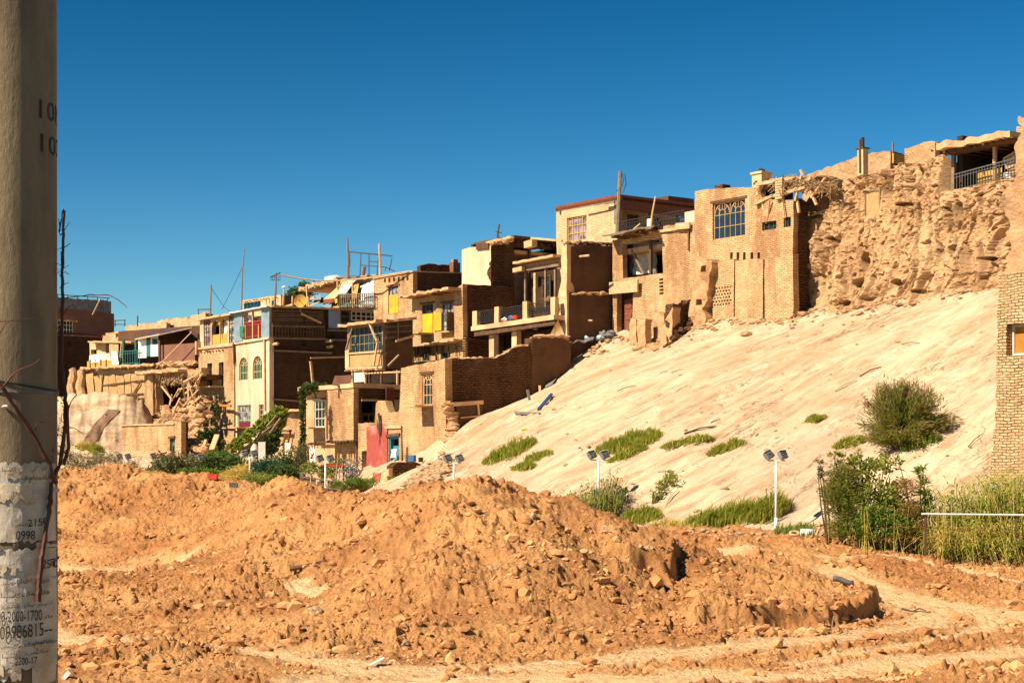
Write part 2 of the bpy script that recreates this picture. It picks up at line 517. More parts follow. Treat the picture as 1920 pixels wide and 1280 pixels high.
def claymat(name):
    m, nt, b = _new(name)
    tc = nt.nodes.new('ShaderNodeTexCoord'); v = tc.outputs['Object']
    sp = nt.nodes.new('ShaderNodeSeparateXYZ'); nt.links.new(v, sp.inputs[0])

    def stretched(sx, sy, sz, rz):
        r = nt.nodes.new('ShaderNodeMapping'); r.inputs['Rotation'].default_value = (0, 0, rz); nt.links.new(v, r.inputs[0])
        q = nt.nodes.new('ShaderNodeMapping'); q.inputs['Scale'].default_value = (sx, sy, sz); nt.links.new(r.outputs[0], q.inputs[0])
        return q.outputs[0]
    sv = stretched(.12, 1.0, .5, math.radians(-28))
    n1 = noi(nt, v, .16, 6, .62, .6); n2 = noi(nt, sv, 1.1, 7, .7, .9); n3 = noi(nt, sv, 3.2, 6, .75, 1.2); n4 = noi(nt, v, 6, 6, .8)
    n6 = noi(nt, stretched(.3, .6, .5, math.radians(-28)), .5, 6, .72, 1.0)
    n5 = noi(nt, stretched(.05, .5, .5, math.radians(-28)), 1.3, 6, .7, 1.6)
    col = mix(nt, ramp(nt, n1, .42, .60), (.70, .51, .315), (.57, .38, .22))
    col = mix(nt, ramp(nt, n2, .49, .60, 0, .75), col, (.42, .25, .13))
    col = mix(nt, ramp(nt, n5, .52, .62, 0, .75), col, (.74, .555, .37))
    col = mix(nt, ramp(nt, n3, .57, .68, 0, .7), col, (.77, .59, .40))
    col = mix(nt, ramp(nt, n4, .58, .74, 0, .6), col, (.30, .17, .08))
    col = mix(nt, ramp(nt, n6, .56, .66, 0, .6), col, (.40, .245, .13))
    low0 = ramp(nt, sp.outputs[2], 6.5, 2.0, 0, .55)
    lq = nt.nodes.new('ShaderNodeMath'); lq.operation = 'MULTIPLY'; nt.links.new(low0, lq.inputs[0]); nt.links.new(ramp(nt, sp.outputs[1], 66, 56, 0, 1), lq.inputs[1]); low = lq.outputs[0]
    lm = nt.nodes.new('ShaderNodeMath'); lm.operation = 'MULTIPLY'; nt.links.new(low, lm.inputs[0]); nt.links.new(ramp(nt, n1, .45, .58, .0, 1), lm.inputs[1])
    col = mix(nt, lm.outputs[0], col, (.50, .37, .26))
    def cracks(vec, sc, wd):
        q = nt.nodes.new('ShaderNodeMath'); q.operation = 'SUBTRACT'; nt.links.new(noi(nt, vec, sc, 5, .6, .5), q.inputs[0]); q.inputs[1].default_value = .5
        r = nt.nodes.new('ShaderNodeMath'); r.operation = 'ABSOLUTE'; nt.links.new(q.outputs[0], r.inputs[0])
        return ramp(nt, r.outputs[0], wd * .3, wd, 1, 0)
    ck1 = cracks(stretched(.3, .8, .5, math.radians(-28)), .55, .010); ck2 = cracks(v, .5, .005)
    gate = ramp(nt, noi(nt, v, .3, 4, .6), .48, .60, 0, .8)
    for ck in (ck1, ck2):
        mm_ = nt.nodes.new('ShaderNodeMath'); mm_.operation = 'MULTIPLY'; nt.links.new(ck, mm_.inputs[0]); nt.links.new(gate, mm_.inputs[1])
        col = mix(nt, mm_.outputs[0], col, (.25, .14, .07))
    col = mix(nt, ramp(nt, noi(nt, v, 13, 5, .8), .54, .76, 0, .38), col, (.36, .22, .12))
    nt.links.new(col, b.inputs['Base Color'])
    b.inputs['Roughness'].default_value = .95; b.inputs['Specular IOR Level'].default_value = .1
    hm = nt.nodes.new('ShaderNodeMath'); hm.operation = 'MULTIPLY_ADD'
    nt.links.new(n3, hm.inputs[0]); hm.inputs[1].default_value = .8; nt.links.new(noi(nt, v, 5, 8, .8), hm.inputs[2])
    bump(nt, b, hm.outputs[0], .8, .08)
    return m


def zz(px, py, Y):
    return ((px - CX) / F * Y, Y, CZ + (HY - py) / F * Y)


def xz(px, Y, z):
    return ((px - CX) / F * Y, Y, z)


GP = [xz(p, y, 0.0) for p in (-300, 300, 960, 1500, 2300) for y in (14, 18)]
GP += [xz(p, 22.5, 0.0) for p in (-300, 110, 700, 1100, 1500, 1900, 2300)] + [xz(330, 24.3, .30)]
GP += [xz(p, 25.9, .03) for p in (560, 800, 1000, 1250, 1600, 1900, 2300)]
GP += [zz(*q) for q in [
    (600, 1100, 32), (600, 1000, 38), (600, 940, 44), (710, 1100, 30), (710, 1000, 35), (710, 914, 40), (850, 1150, 28), (850, 1050, 31),
    (850, 960, 34.5), (850, 903, 37.5), (925, 1150, 28), (925, 1050, 31), (925, 960, 34.3), (925, 903, 36.6), (1000, 1050, 30.5), (1000, 955, 36),
    (1075, 968, 36.5), (1150, 1150, 28.5), (1150, 1060, 32), (1150, 980, 37.5), (780, 945, 40), (650, 948, 42), (1350, 1020, 45), (1300, 1055, 41), (1700, 1120, 37), (1900, 1080, 41.5),
    (1900, 1035, 44.5), (1600, 1022, 45), (1750, 1036, 44.3), (1455, 1000, 51), (1300, 1000, 52), (1200, 990, 54),
    (110, 1040, 46), (110, 960, 51), (110, 888, 56), (200, 880, 56), (200, 960, 50), (290, 894, 54), (400, 904, 52), (400, 1000, 45), (470, 932, 50),
    (520, 904, 48), (520, 1000, 42), (450, 965, 47), (590, 933, 48.5), (640, 936, 47), (600, 928, 72)]]
GP += [xz(*q) for q in [(850, 43, 1.1), (925, 42.5, 1.0), (710, 46.5, 1.2), (1000, 42, 1.0), (1150, 43, .8), (1270, 43.5, .75), (1200, 34.5, .62), (1270, 31, .42),
    (1270, 35.5, .66), (1400, 29, .1), (1400, 33.5, .3), (1400, 38, .55), (1600, 31.5, .06), (1600, 34.5, .12), (1600, 29, .02), (1680, 31, .02), (1900, 31, 0), (1900, 36, 0), (2300, 36, 0),
    (1480, 41, .55), (1560, 38, .15), (1700, 48, .85), (1900, 48, .85), (2300, 48, .85), (2300, 42, .3),
    (200, 44, .05), (110, 44, .05), (290, 43, .12), (150, 37.5, .42), (300, 36.5, .5), (420, 35, .65), (200, 32, .22), (200, 29, 0), (400, 27.5, .0), (450, 31, .3),
    (-200, 29, 0), (-200, 37, .4), (-200, 44, .1), (-200, 54, 2.4), (0, 54, 2.4), (0, 62, 1.6), (200, 62, 1.7), (400, 60, 1.5), (520, 55, 1.3), (800, 52, .95), (1000, 52, .9),
    (-200, 75, 1.6), (200, 75, 1.7), (450, 72, 1.5), (800, 62, 1.3), (1000, 58, .9), (1300, 60, .8), (1700, 60, .8), (2300, 60, .8), (800, 76, 1.4), (1200, 76, .8), (2000, 76, .8), (500, 80, 1.6), (1700, 80, .8)]]
gtps = TPS(GP, .02)
uu = np.concatenate([np.linspace(-900, 70, 26)[:-1], np.linspace(70, 1950, 980), np.linspace(1950, 2900, 26)[1:]])
yy = np.concatenate([np.geomspace(1.5, 21.5, 24)[:-1], np.geomspace(21.5, 56, 660), np.geomspace(56, 85, 70)[1:], np.geomspace(85, 6000, 30)[1:]])
G = Fan(uu, yy)
Xc = (np.clip(G.U, -300, 2300) - CX) / F * np.clip(G.Y, 14, 80)
Z = gtps(Xc, np.clip(G.Y, 14, 80))
tracks = [([(0, 29), (120, 28.7), (300, 27.1), (450, 26), (650, 24.3), (900, 23.3), (1300, 23.4)], .85),
          ([(700, 23.8), (900, 24.5), (1200, 25.4), (1450, 27.3), (1650, 29.3), (1760, 31.3), (1730, 33.5), (1650, 37), (1580, 39.5)], .6),
          ([(1560, 40), (1650, 38), (1800, 34.5), (1960, 31.5), (2200, 29)], .75),
          ([(1960, 40.2), (1800, 42), (1680, 43), (1540, 43)], .22),
          ([(600, 22.6), (1100, 22.9), (1500, 23.6), (1700, 24.8), (1950, 26.3)], .6), ([(1500, 24.8), (1700, 27.2), (1860, 30), (1850, 32.5), (1760, 35)], .35),
          ([(60, 43.7), (200, 43.9), (300, 42.8)], 1.1), ([(1180, 43), (1260, 41.5), (1400, 42.5)], .6), ([(560, 33), (600, 31.5)], .3)]
D = np.full(Z.shape, 9.0)
for pl, w in tracks:
    q = [Vector(((p - CX) / F * y, y)) for p, y in pl]
    for a, b in zip(q, q[1:]):
        d = b - a
        t = np.clip(((G.X - a.x) * d.x + (G.Y - a.y) * d.y) / d.length_squared, 0, 1)
        D = np.minimum(D, np.hypot(G.X - a.x - t * d.x, G.Y - a.y - t * d.y) / w)
wob = fbm(G.X * .8, G.Y * .8, 3, 5)
TR = sst((1.25 - D + wob * .5) / .8)
# two cut banks left by the digger
ye = np.interp(G.U, [1240, 1300, 1400, 1500, 1580, 1625, 1650], [28.4, 28.2, 28.5, 29.2, 30.0, 31.0, 32.5])
w1 = fbm(G.X * 1.4, G.Y * 1.4, 2, 11, gain=.4) * 1.6
st = sst((G.Y - ye + w1 * .3) / np.clip(.42 + .25 * w1, .2, .9)) * sst((1640 + w1 * 10 - G.U) / 9) * sst((G.U - 1240) / 120) * sst((38.5 - G.Y) / 6) * sst((1640 - G.U + 120) / 120)
Z = Z + st * (.36 + .10 * fbm(G.X * 2, G.Y * 2, 2, 15))
ye2 = np.interp(G.U, [1100, 1180, 1275], [33.9, 33.5, 33.9])
Z = Z + .52 * sst((G.Y - ye2 + w1 * .25) / np.clip(.45 + .2 * w1, .2, .9)) * sst((1272 + w1 * 8 - G.U) / 10) * sst((G.U - 1105) / 60) * sst((38 - G.Y) / 4)
rough = (1 - .85 * TR) * sst((G.Y - 12) / 8) * sst((90 - G.Y) / 12)
vis = sst((64 - G.Y) / 6)
big = fbm(G.X * .45, G.Y * .45, 3, 1) * .22 * sst((Z - .1) / .8)
fall = fbm(G.X * 1.3, G.Y * .5, 3, 21, ridge=True) * .05 * sst((Z - .3) / .8)      # slumps run down the faces
med = fbm(G.X * 1.3, G.Y * 1.3, 4, 2) * .12 + np.maximum(fbm(G.X * 3.1, G.Y * 3.1, 3, 3), 0) * .10
lump = np.maximum(fbm(G.X * 7.0, G.Y * 7.0, 2, 4) - .10, 0) * .13 - np.maximum(fbm(G.X * 4, G.Y * 4, 3, 14) - .42, 0) * .42
fin = pn(G.X * 19, G.Y * 19, 8) * .012
patch = .35 + .65 * sst(fbm(G.X * .5, G.Y * .5, 2, 33) + .5)
Z = Z + big + fall + (med + lump * vis + fin * vis) * rough * patch
tread = np.sin((G.X * .8 + G.Y) * 26 + wob * 3) * .010 * sst((.75 - D) / .2)
rut = np.sin(D * 9 + wob * 2) * .02 * TR + tread
Z = Z + rut
G.Z = Z
ground = grid_object('ground', np.stack([G.X, G.Y, Z], -1), dirtmat('excavated_orange_dirt'), {'track': TR})
tag(ground, kind='structure')

# plastered clay hillside
HP = [zz(*q) for q in [(640, 940, 68), (780, 935, 63), (1050, 972, 56), (1250, 992, 53), (1540, 992, 51), (1850, 980, 47.5), (2200, 980, 45.5),
    (760, 900, 78), (800, 880, 77), (850, 802, 79.4), (900, 783, 81), (960, 757, 82.5), (1020, 722, 83.5), (1068, 684, 83.8), (1110, 652, 85),
    (1160, 628, 85), (1215, 642, 83), (1270, 640, 81), (1300, 612, 80.5), (1335, 598, 79.6), (1400, 596, 78), (1487, 591, 75.6), (1515, 578, 76.3),
    (1600, 573, 73.3), (1700, 551, 70.3), (1790, 534, 68.3), (1862, 518, 67), (2000, 500, 64), (2300, 480, 60),
    (130, 850, 96), (240, 852, 96), (120, 748, 112), (210, 738, 110), (278, 757, 108), (180, 800, 104), (375, 850, 98), (505, 858, 94), (570, 868, 90), (660, 890, 83), (-200, 850, 96), (-200, 740, 112)]]
HP += [(x, y - 5, z - 2.0) for x, y, z in HP[:7]] + [xz(500, 88, 2.2), xz(300, 90, 2.2), xz(100, 90, 2.2), xz(600, 74, .5), xz(-200, 88, 2.0), xz(300, 80, .5), xz(-200, 78, .5)]
HP += [xz(297, 108, 5.0), xz(292, 102, 3.4), xz(272, 109, 6.2), xz(310, 104, 3.4), xz(345, 104, 3.5), xz(320, 112, 5.2), xz(365, 110, 4.0), xz(225, 113, 7.0)]
HP += [xz(700, 92, 3.0), xz(850, 92, 5), xz(1000, 95, 8), xz(1150, 96, 9.6), xz(1300, 92, 10.5), xz(1500, 88, 11.5), xz(1800, 82, 12), xz(2300, 76, 12.5),
       xz(500, 112, 4.5), xz(300, 118, 6.5), xz(100, 120, 6.8), xz(-200, 120, 6.8), xz(800, 112, 7), xz(1200, 112, 11), xz(1800, 105, 13), xz(2500, 95, 13)]
htps = TPS(HP, .03)
uh = np.concatenate([np.linspace(-300, 90, 20)[:-1], np.linspace(90, 1930, 900), np.linspace(1930, 2600, 30)[1:]])
yh = np.concatenate([np.geomspace(42, 88, 960), np.geomspace(88, 118, 60)[1:]])
H = Fan(uh, yh)
Z = htps(H.X, H.Y)
ca, sa = math.cos(math.radians(28)), math.sin(math.radians(28))
A, B = H.X * ca + H.Y * sa, -H.X * sa + H.Y * ca
Z = Z + fbm(A * .10, B * .35, 3, 41) * .14 + fbm(A * .28, B * .9, 2, 42) * .022 + np.maximum(fbm(A * .5, B * 1.3, 2, 43) - .2, 0) * .05 + fbm(H.X * 1.5, H.Y * 1.5, 2, 44) * .022
gul = fbm(A * .07, B * .28, 3, 47, ridge=True)
lft = sst((-14 - H.X) / 4) * sst((H.Y - 92) / 6)
Z = Z + lft * (fbm(H.X * .45, H.Y * .25, 3, 48, ridge=True) * .12 - .35 + fbm(H.X * 1.3, H.Y * 1.0, 3, 49) * .16)
Z = Z + fbm(A * .16, B * .7, 2, 50) * .035 - .07 * sst((fbm(A * .09, B * .55, 3, 51, ridge=True) - 1.08) / .2)
Z = Z - .09 * sst((gul - .95) / .35)
H.Z = Z
hill = grid_object('hillside', np.stack([H.X, H.Y, Z], -1), claymat('pale_clay_slope'))
tag(hill, kind='structure')

# far ground carried up to the houses on the left
# crumbling cliff under the upper houses
def cliff():
    ns, nz, nb = 760, 280, 14
    tx = np.linspace(0, 1, ns)
    p0, p1 = P(1500, 860, 78.0), P(1990, 860, 61.5)
    lx, ly = p0.x + (p1.x - p0.x) * tx, p0.y + (p1.y - p0.y) * tx
    px = CX + F * lx / ly
    top = np.interp(px, [1480, 1512, 1560, 1592, 1640, 1680, 1742, 1786, 1790, 1850, 1905, 2000], [500, 500, 425, 338, 322, 305, 308, 290, 362, 346, 330, 326])
    bot = np.interp(px, [1480, 1515, 1560, 1610, 1660, 1700, 1750, 1800, 1862, 2000], [588, 583, 575, 574, 570, 556, 545, 534, 522, 505]) + 28
    zt = CZ + (HY - top) / F * ly; zb = CZ + (HY - bot) / F * ly
    L = np.hypot(p1.x - p0.x, p1.y - p0.y) * tx
    s = np.repeat(L[None], nz, 0)
    t = np.linspace(0, 1, nz)[:, None]
    z = zb[None] * (1 - t) + zt[None] * t
    nx, ny = -(p1.y - p0.y), (p1.x - p0.x); k = math.hypot(nx, ny); nx, ny = -nx / k, -ny / k      # outward
    if ny > 0: nx, ny = -nx, -ny
    wx = s + fbm(s * .5, z * .5, 2, 70) * .3; wz = z + fbm(s * .5, z * .5, 2, 71) * .2
    d = fbm(wx * .22, wz * .13, 3, 61) * .8 + fbm(wx * 1.0, wz * .7, 3, 62) * .09 + fbm(wx * 3.6, wz * 4.0, 4, 63) * .045
    d += np.maximum(fbm(wx * 1.9, wz * 2.2, 3, 64) - .1, 0) * .09 + np.maximum(fbm(wx * 7, wz * 8, 2, 67), 0) * .05 - np.maximum(fbm(wx * 1.6, wz * 1.9, 3, 68) - .45, 0) * .45
    d -= .36 * sst((fbm(wx * .42, wz * .10, 3, 66, ridge=True) - 1.15) / .3) + .16 * sst((fbm(wx * 1.2, wz * .5, 3, 69, ridge=True) - 1.2) / .25)
    d -= .26 * sst((fbm(wx * .75 + 3, wz * .16, 2, 74, ridge=True) - 1.22) / .16) + .12 * sst((fbm(wx * .35, wz * .9, 2, 75, ridge=True) - 1.30) / .12)
    msk = sst((t - .62 + fbm(s * .4, s * 0, 2, 72) * .15) / .1)      # rubble masonry above, bare earth below
    d += msk * (np.maximum(fbm(s * 3.2, z * 4.2, 2, 73), -.1) * .10 + .1)
    rw = np.floor(wz / .19); cl = np.floor(wx / .36 + rw * .5)
    blk = (_hash(cl, rw, 77) / 65536 - .5)
    d += blk * .09 * msk - np.maximum(fbm(wx * 2.6, wz * 3.0, 2, 78) - .5, 0) * 1.1
    d += .9 * (1 - t) ** 2          # leans back upward
    PX = CX + F * (lx[None]) / ly[None] + 0 * z
    PY = HY - (z - CZ) * F / ly[None]
    for cx, cy, rx, ry, dep in [(1640, 490, 10, 15, 1.6), (1636, 534, 17, 11, 1.3), (1612, 569, 15, 6, 1.0), (1693, 353, 6, 15, .9), (1852, 510, 7, 7, .9), (1713, 532, 8, 8, .8), (1760, 548, 10, 4, .5), (1575, 448, 9, 5, .6), (1690, 383, 24, 4, .5), (1668, 562, 8, 5, .5), (1815, 470, 5, 10, .5), (1727, 340, 4, 26, .4), (1868, 486, 10, 5, .6), (1540, 520, 5, 9, .4), (1590, 360, 4, 5, .5), (1740, 385, 3, 28, .45), (1818, 395, 5, 18, .5)]:
        e = ((PX - cx) / rx) ** 2 + ((PY - cy) / ry) ** 2
        d -= dep * sst((1.25 - e) / .5)
    mk = (PX > 1617) & (PX < 1645) & (PY > 358) & (PY < 404); dm = float(d[mk].mean()); d[mk] = dm - .30
    g0 = (PX > 1612) & (PX < 1650) & (PY > 352) & (PY < 410) & ~mk; d[g0] = dm + (d[g0] - dm) * .35
    jj, ii = np.argwhere(mk).mean(0).astype(int)
    global CLW
    CLW = (Vector((lx[ii] + nx * (dm - .12), ly[ii] + ny * (dm - .12), z[jj, ii])), Vector((nx, ny, 0)), Vector((-ny, nx, 0)), float(np.ptp(s[mk])), float(np.ptp(z[mk])))
    X = lx[None] + nx * d; Y = ly[None] + ny * d
    rows = [np.stack([X, Y, z], -1)]
    tp = rows[0][-1]
    for j in range(1, nb):
        q = tp.copy(); q[:, 0] -= nx * j * 1.2; q[:, 1] -= ny * j * 1.2
        q[:, 2] = tp[:, 2] * max(0, 1 - j / 3) + (zt.mean() - .6 + .05 * j) * min(1, j / 3) + fbm(q[:, 0], q[:, 1], 2, 68) * .12
        q[:, 2] = np.minimum(q[:, 2], tp[:, 2] - .05 * j + .3)
        rows.append(q[None])
    A = np.concatenate(rows, 0)
    o = grid_object('cliff', A, CLIFFM, smooth=False)
    tag(o, kind='structure')


m, nt, b = _new('crumbling_loess')
v = coords(nt)
col = mix(nt, ramp(nt, noi(nt, v, .45, 5, .65, .5), .38, .62), (.68, .42, .21), (.46, .255, .115))
col = mix(nt, ramp(nt, noi(nt, coords(nt, (1, 1, 3)), 2.2, 6, .75, .6), .5, .7, 0, .7), col, (.78, .53, .29))
col = mix(nt, ramp(nt, noi(nt, v, 5, 6, .8), .58, .78, 0, .6), col, (.26, .125, .055))
nt.links.new(col, b.inputs['Base Color']); b.inputs['Roughness'].default_value = .95; b.inputs['Specular IOR Level'].default_value = .1
dk = noi(nt, coords(nt, (1, 1, 1.5)), 2.3, 3, .6, .3)
col2 = mix(nt, ramp(nt, dk, .64, .70, 0, .8), col, (.14, .07, .03)); nt.links.new(col2, b.inputs['Base Color'])
hh_ = nt.nodes.new('ShaderNodeMath'); hh_.operation = 'ADD'; nt.links.new(noi(nt, coords(nt, (1, 1, 1.8)), 4, 8, .8, .4), hh_.inputs[0]); nt.links.new(noi(nt, coords(nt, (2.2, 2.2, 8)), 1, 4, .7, .3), hh_.inputs[1])
bump(nt, b, hh_.outputs[0], 1, .09)
CLIFFM = m
cliff()

# ------------------------------------------------------------------ house kit
def TF(face, c=0.0):
    if face == 'L':
        return lambda s, z, d: (c - d, s, z)
    return lambda s, z, d: (s, c - d, z)


def fb(mb, T, s0, s1, z0, z1, d0, d1):
    return mb.hexa([T(s0, z0, d0), T(s1, z0, d0), T(s1, z0, d1), T(s0, z0, d1), T(s0, z1, d0), T(s1, z1, d0), T(s1, z1, d1), T(s0, z1, d1)])


def lines(a, b, cell, cuts=()):
    ks = sorted({round(a, 4), round(b, 4)} | {round(c, 4) for c in cuts if a < c < b})
    out = [ks[0]]
    for p, q in zip(ks, ks[1:]):
        n = max(1, round((q - p) / cell))
        out += [p + (q - p) * i / n for i in range(1, n + 1)]
    return out


def interp(pts):
    pts = sorted(pts)
    xs, ys = [p[0] for p in pts], [p[1] for p in pts]
    return lambda x: float(np.interp(x, xs, ys))


def slab(mb, T, s0, s1, z0, z1, holes=(), th=.3, rough=.025, cell=.22, top=None, lo=None, hi=None, seed=0, jag=0.0, miss=0.0):
    """one wall: a slab of cells with openings left out, an uneven face and an uneven top"""
    S = lines(s0, s1, cell, [h[0] for h in holes] + [h[1] for h in holes])
    Zs = lines(z0, z1, cell, [h[2] for h in holes] + [h[3] for h in holes])
    ns, nz = len(S), len(Zs)
    off = Vector((seed * 3.1, seed * 1.7, seed * .9))
    snap_s = {round(v, 4) for h in holes for v in h[:2]}; snap_z = {round(v, 4) for h in holes for v in h[2:4]}

    def pt(i, j, back):
        s, z = S[i], Zs[j]
        q = Vector((s, z, seed)) + off
        if top:
            zt = top(s) + (mn.noise(q * 2.3) * jag if jag else 0)
            z = min(z, zt)
        if lo: s = max(s, lo(z))
        if hi: s = min(s, hi(z))
        if round(S[i], 4) not in snap_s and 0 < i < ns - 1: s += mn.noise(q * 2.1) * rough * .8
        d = 0 if not rough else (mn.noise(q * .55) * 1.3 + mn.noise(q * 2.6) * .6) * rough
        if back: d -= th
        return T(s, z, d)
    idx = {}

    def vid(i, j, b):
        k = (i, j, b)
        if k not in idx:
            idx[k] = len(mb.v); mb.v.append(pt(i, j, b))
        return idx[k]

    def keep(i, j):
        if i < 0 or j < 0 or i >= ns - 1 or j >= nz - 1: return False
        sc, zc = (S[i] + S[i + 1]) / 2, (Zs[j] + Zs[j + 1]) / 2
        for h in holes:
            if h[0] < sc < h[1] and h[2] < zc < h[3]: return False
        if top and Zs[j] > max(top(S[i]), top(S[i + 1])) + jag: return False
        if lo and S[i + 1] < lo(zc): return False
        if hi and S[i] > hi(zc): return False
        if miss and mn.noise(Vector((sc * 1.6, zc * 1.9, seed + 9))) > 1 - miss: return False
        return True
    for i in range(ns - 1):
        for j in range(nz - 1):
            if not keep(i, j): continue
            a, b, c, d = vid(i, j, 0), vid(i + 1, j, 0), vid(i + 1, j + 1, 0), vid(i, j + 1, 0)
            mb.f.append((a, b, c, d))
            e, f, g, h = vid(i, j, 1), vid(i + 1, j, 1), vid(i + 1, j + 1, 1), vid(i, j + 1, 1)
            mb.f.append((h, g, f, e))
            if not keep(i - 1, j): mb.f.append((a, d, h, e))
            if not keep(i + 1, j): mb.f.append((c, b, f, g))
            if not keep(i, j - 1): mb.f.append((b, a, e, f))
            if not keep(i, j + 1): mb.f.append((d, c, g, h))


class House:
    """local x runs to the right and away, local y to the left and away, from the near corner"""
    def __init__(s, name, label, cat, px, Y, py, rot=36.87, group=None):
        s.loc = P(px, py, Y)
        s.o = empty(name, s.loc, label, cat, group, math.radians(rot))
        s.inv = Matrix.Rotation(-math.radians(rot), 3, 'Z')
        s.org = s.inv @ (Vector((0, 0, CZ)) - s.loc)
        s.holes = {}
        s.extra = []

    def ray(s, px, py):
        return s.inv @ Vector(((px - CX) / F, 1, (HY - py) / F))

    def at(s, face, px, py, c=0.0):
        d = s.ray(px, py)
        if face == 'L':
            t = (c - s.org.x) / d.x
            return s.org.y + d.y * t, s.org.z + d.z * t
        t = (c - s.org.y) / d.y
        return s.org.x + d.x * t, s.org.z + d.z * t

    def pt(s, face, px, py, c=0.0, out=0.0):
        a, z = s.at(face, px, py, c)
        return Vector(TF(face, c)(a, z, out))

    def rect(s, face, r, c=0.0):
        x0, x1, y0, y1 = r
        mx, my = (x0 + x1) / 2, (y0 + y1) / 2
        a, b = s.at(face, x0, my, c)[0], s.at(face, x1, my, c)[0]
        return min(a, b), max(a, b), s.at(face, mx, y1, c)[1], s.at(face, mx, y0, c)[1]

    def prof(s, face, pts, c=0.0):
        return interp([s.at(face, x, y, c) for x, y in pts])

    def part(s, name, mb, m, parent=None, smooth=False):
        return mb.build(name, m, parent or s.o, smooth)

    def hole(s, face, r, c=0.0):
        q = s.rect(face, r, c)
        s.holes.setdefault((face, round(c, 3)), []).append(q)
        return q

    def wall(s, face, a0, a1, z0, top, m, c=0.0, name='wall', build=True, mb=None, **kw):
        z1 = max(top(a0 + (a1 - a0) * i / 24) for i in range(25)) if callable(top) else top
        mb = mb or MB()
        slab(mb, TF(face, c), a0, a1, z0, z1 + kw.get('jag', 0), s.holes.get((face, round(c, 3)), ()), top=top if callable(top) else None, **kw)
        return s.part(name, mb, m) if build else mb

    def body(s, left, right, topL, topR, zb=-1.0, mL=None, mR=None, rough=.03, jag=0.0, roof=True, seed=0, cell=.22, rm=None, drop=.12, miny=None):
        """the two visible walls, the two hidden ones and a roof"""
        fl = s.prof('L', topL); fr = s.prof('R', topR)
        D = s.at('L', left, topL[0][1])[0]; W = s.at('R', right, topR[-1][1])[0]
        s.D, s.W = D, W
        same = mL is mR
        mb = s.wall('L', 0, D, zb, fl, mL, build=False, rough=rough, jag=jag, seed=seed, cell=cell)
        if not same:
            s.part('wall', mb, mL); mb = MB()
        s.wall('R', .3, W, zb, fr, mR, build=False, mb=mb, rough=rough, jag=jag, seed=seed + 1, cell=cell)
        zt = min(min(fl(D * i / 10) for i in range(11)), min(fr(W * i / 10) for i in range(11))) - drop
        s.zt = zt
        mb.box(W - .28, W - .01, .3, D - .01, zb, zt + drop * .5)
        mb.box(.3, W - .28, D - .28, D - .01, zb, zt + drop * .5)
        s.part('wall', mb, mR)
        if roof:
            rb = MB(); rb.box(.3, W - .28, .3, D - .28, zt - .25, zt)
            s.part('roof', rb, rm or M.roofmud)
        return s

    def win(s, face, r, nx=2, ny=3, fm=None, gm=None, arch=0, rec=.14, fw=.06, mw=.035, sill=0, c=0.0, name='window', hole=True, lintel=0, bars=None, frame_part=True):
        a0, a1, z0, z1 = s.hole(face, r, c) if hole else s.rect(face, r, c)
        T = TF(face, c)
        p = MB(); fb(p, T, a0, a1, z0, z1, -rec - .03, -rec)
        o = s.part(name, p, gm or M.glass)
        f = MB(); e = -rec + .05
        if frame_part:
            fb(f, T, a0, a0 + fw, z0, z1, -rec, e); fb(f, T, a1 - fw, a1, z0, z1, -rec, e)
            fb(f, T, a0 + fw, a1 - fw, z0, z0 + fw, -rec, e); fb(f, T, a0 + fw, a1 - fw, z1 - fw, z1, -rec, e)
            for i in range(1, nx):
                a = a0 + (a1 - a0) * i / nx; fb(f, T, a - mw / 2, a + mw / 2, z0 + fw, z1 - fw, -rec, e - .012)
            for j in range(1, ny):
                z = z0 + (z1 - z0) * j / ny; fb(f, T, a0 + fw, a1 - fw, z - mw / 2, z + mw / 2, -rec, e - .02)
            if arch:      # tracery: rings and rays in the head of the window
                n = arch if arch > 1 else 1
                w_ = (a1 - a0) / n
                for q in range(n):
                    ca = a0 + w_ * (q + .5); rr = w_ / 2 - fw; cz = z1 - fw - rr
                    for k in range(12):
                        t0, t1 = math.pi * k / 12, math.pi * (k + 1) / 12
                        f.beam(T(ca + rr * math.cos(t0), cz + rr * math.sin(t0), e - .03), T(ca + rr * math.cos(t1), cz + rr * math.sin(t1), e - .03), mw * 1.3)
                        f.beam(T(ca + rr * .45 * math.cos(t0), cz + rr * .45 * math.sin(t0), e - .03), T(ca + rr * .45 * math.cos(t1), cz + rr * .45 * math.sin(t1), e - .03), mw)
                    for k in (1, 2, 3):
                        t0 = math.pi * k / 4
                        f.beam(T(ca + rr * .45 * math.cos(t0), cz + rr * .45 * math.sin(t0), e - .03), T(ca + rr * math.cos(t0), cz + rr * math.sin(t0), e - .03), mw)
            s.part('frame', f, fm or M.greywood, o)
        if sill:
            b = MB(); fb(b, T, a0 - .08, a1 + .08, z0 - .07, z0 - .004, .004, .10 if sill is True else sill); s.part('sill', b, M.palewood, o)
        if lintel:
            b = MB(); fb(b, T, a0 - .15, a1 + .15, z1 + .01, z1 + .12, -.05, .045); s.part('lintel', b, M.wood, o)
        s.last = (a0, a1, z0, z1)
        return o

    def spandrel(s, face, q, m, c=0.0, name='arch'):      # fill the corners above a round arch
        a0, a1, z0, z1 = q
        T = TF(face, c); ca = (a0 + a1) / 2; rr = (a1 - a0) / 2; cz = z1 - rr
        mb = MB()
        for sg in (-1, 1):
            poly = [T(ca + sg * rr * 1.02, z1 + .01, .006)] + [T(ca + sg * rr * math.cos(math.pi / 2 * k / 8), cz + rr * math.sin(math.pi / 2 * k / 8), .006) for k in range(9)]
            off = Vector(T(0, 0, -.13)) - Vector(T(0, 0, 0))
            mb.prism(poly, off)
        return s.part(name, mb, m)

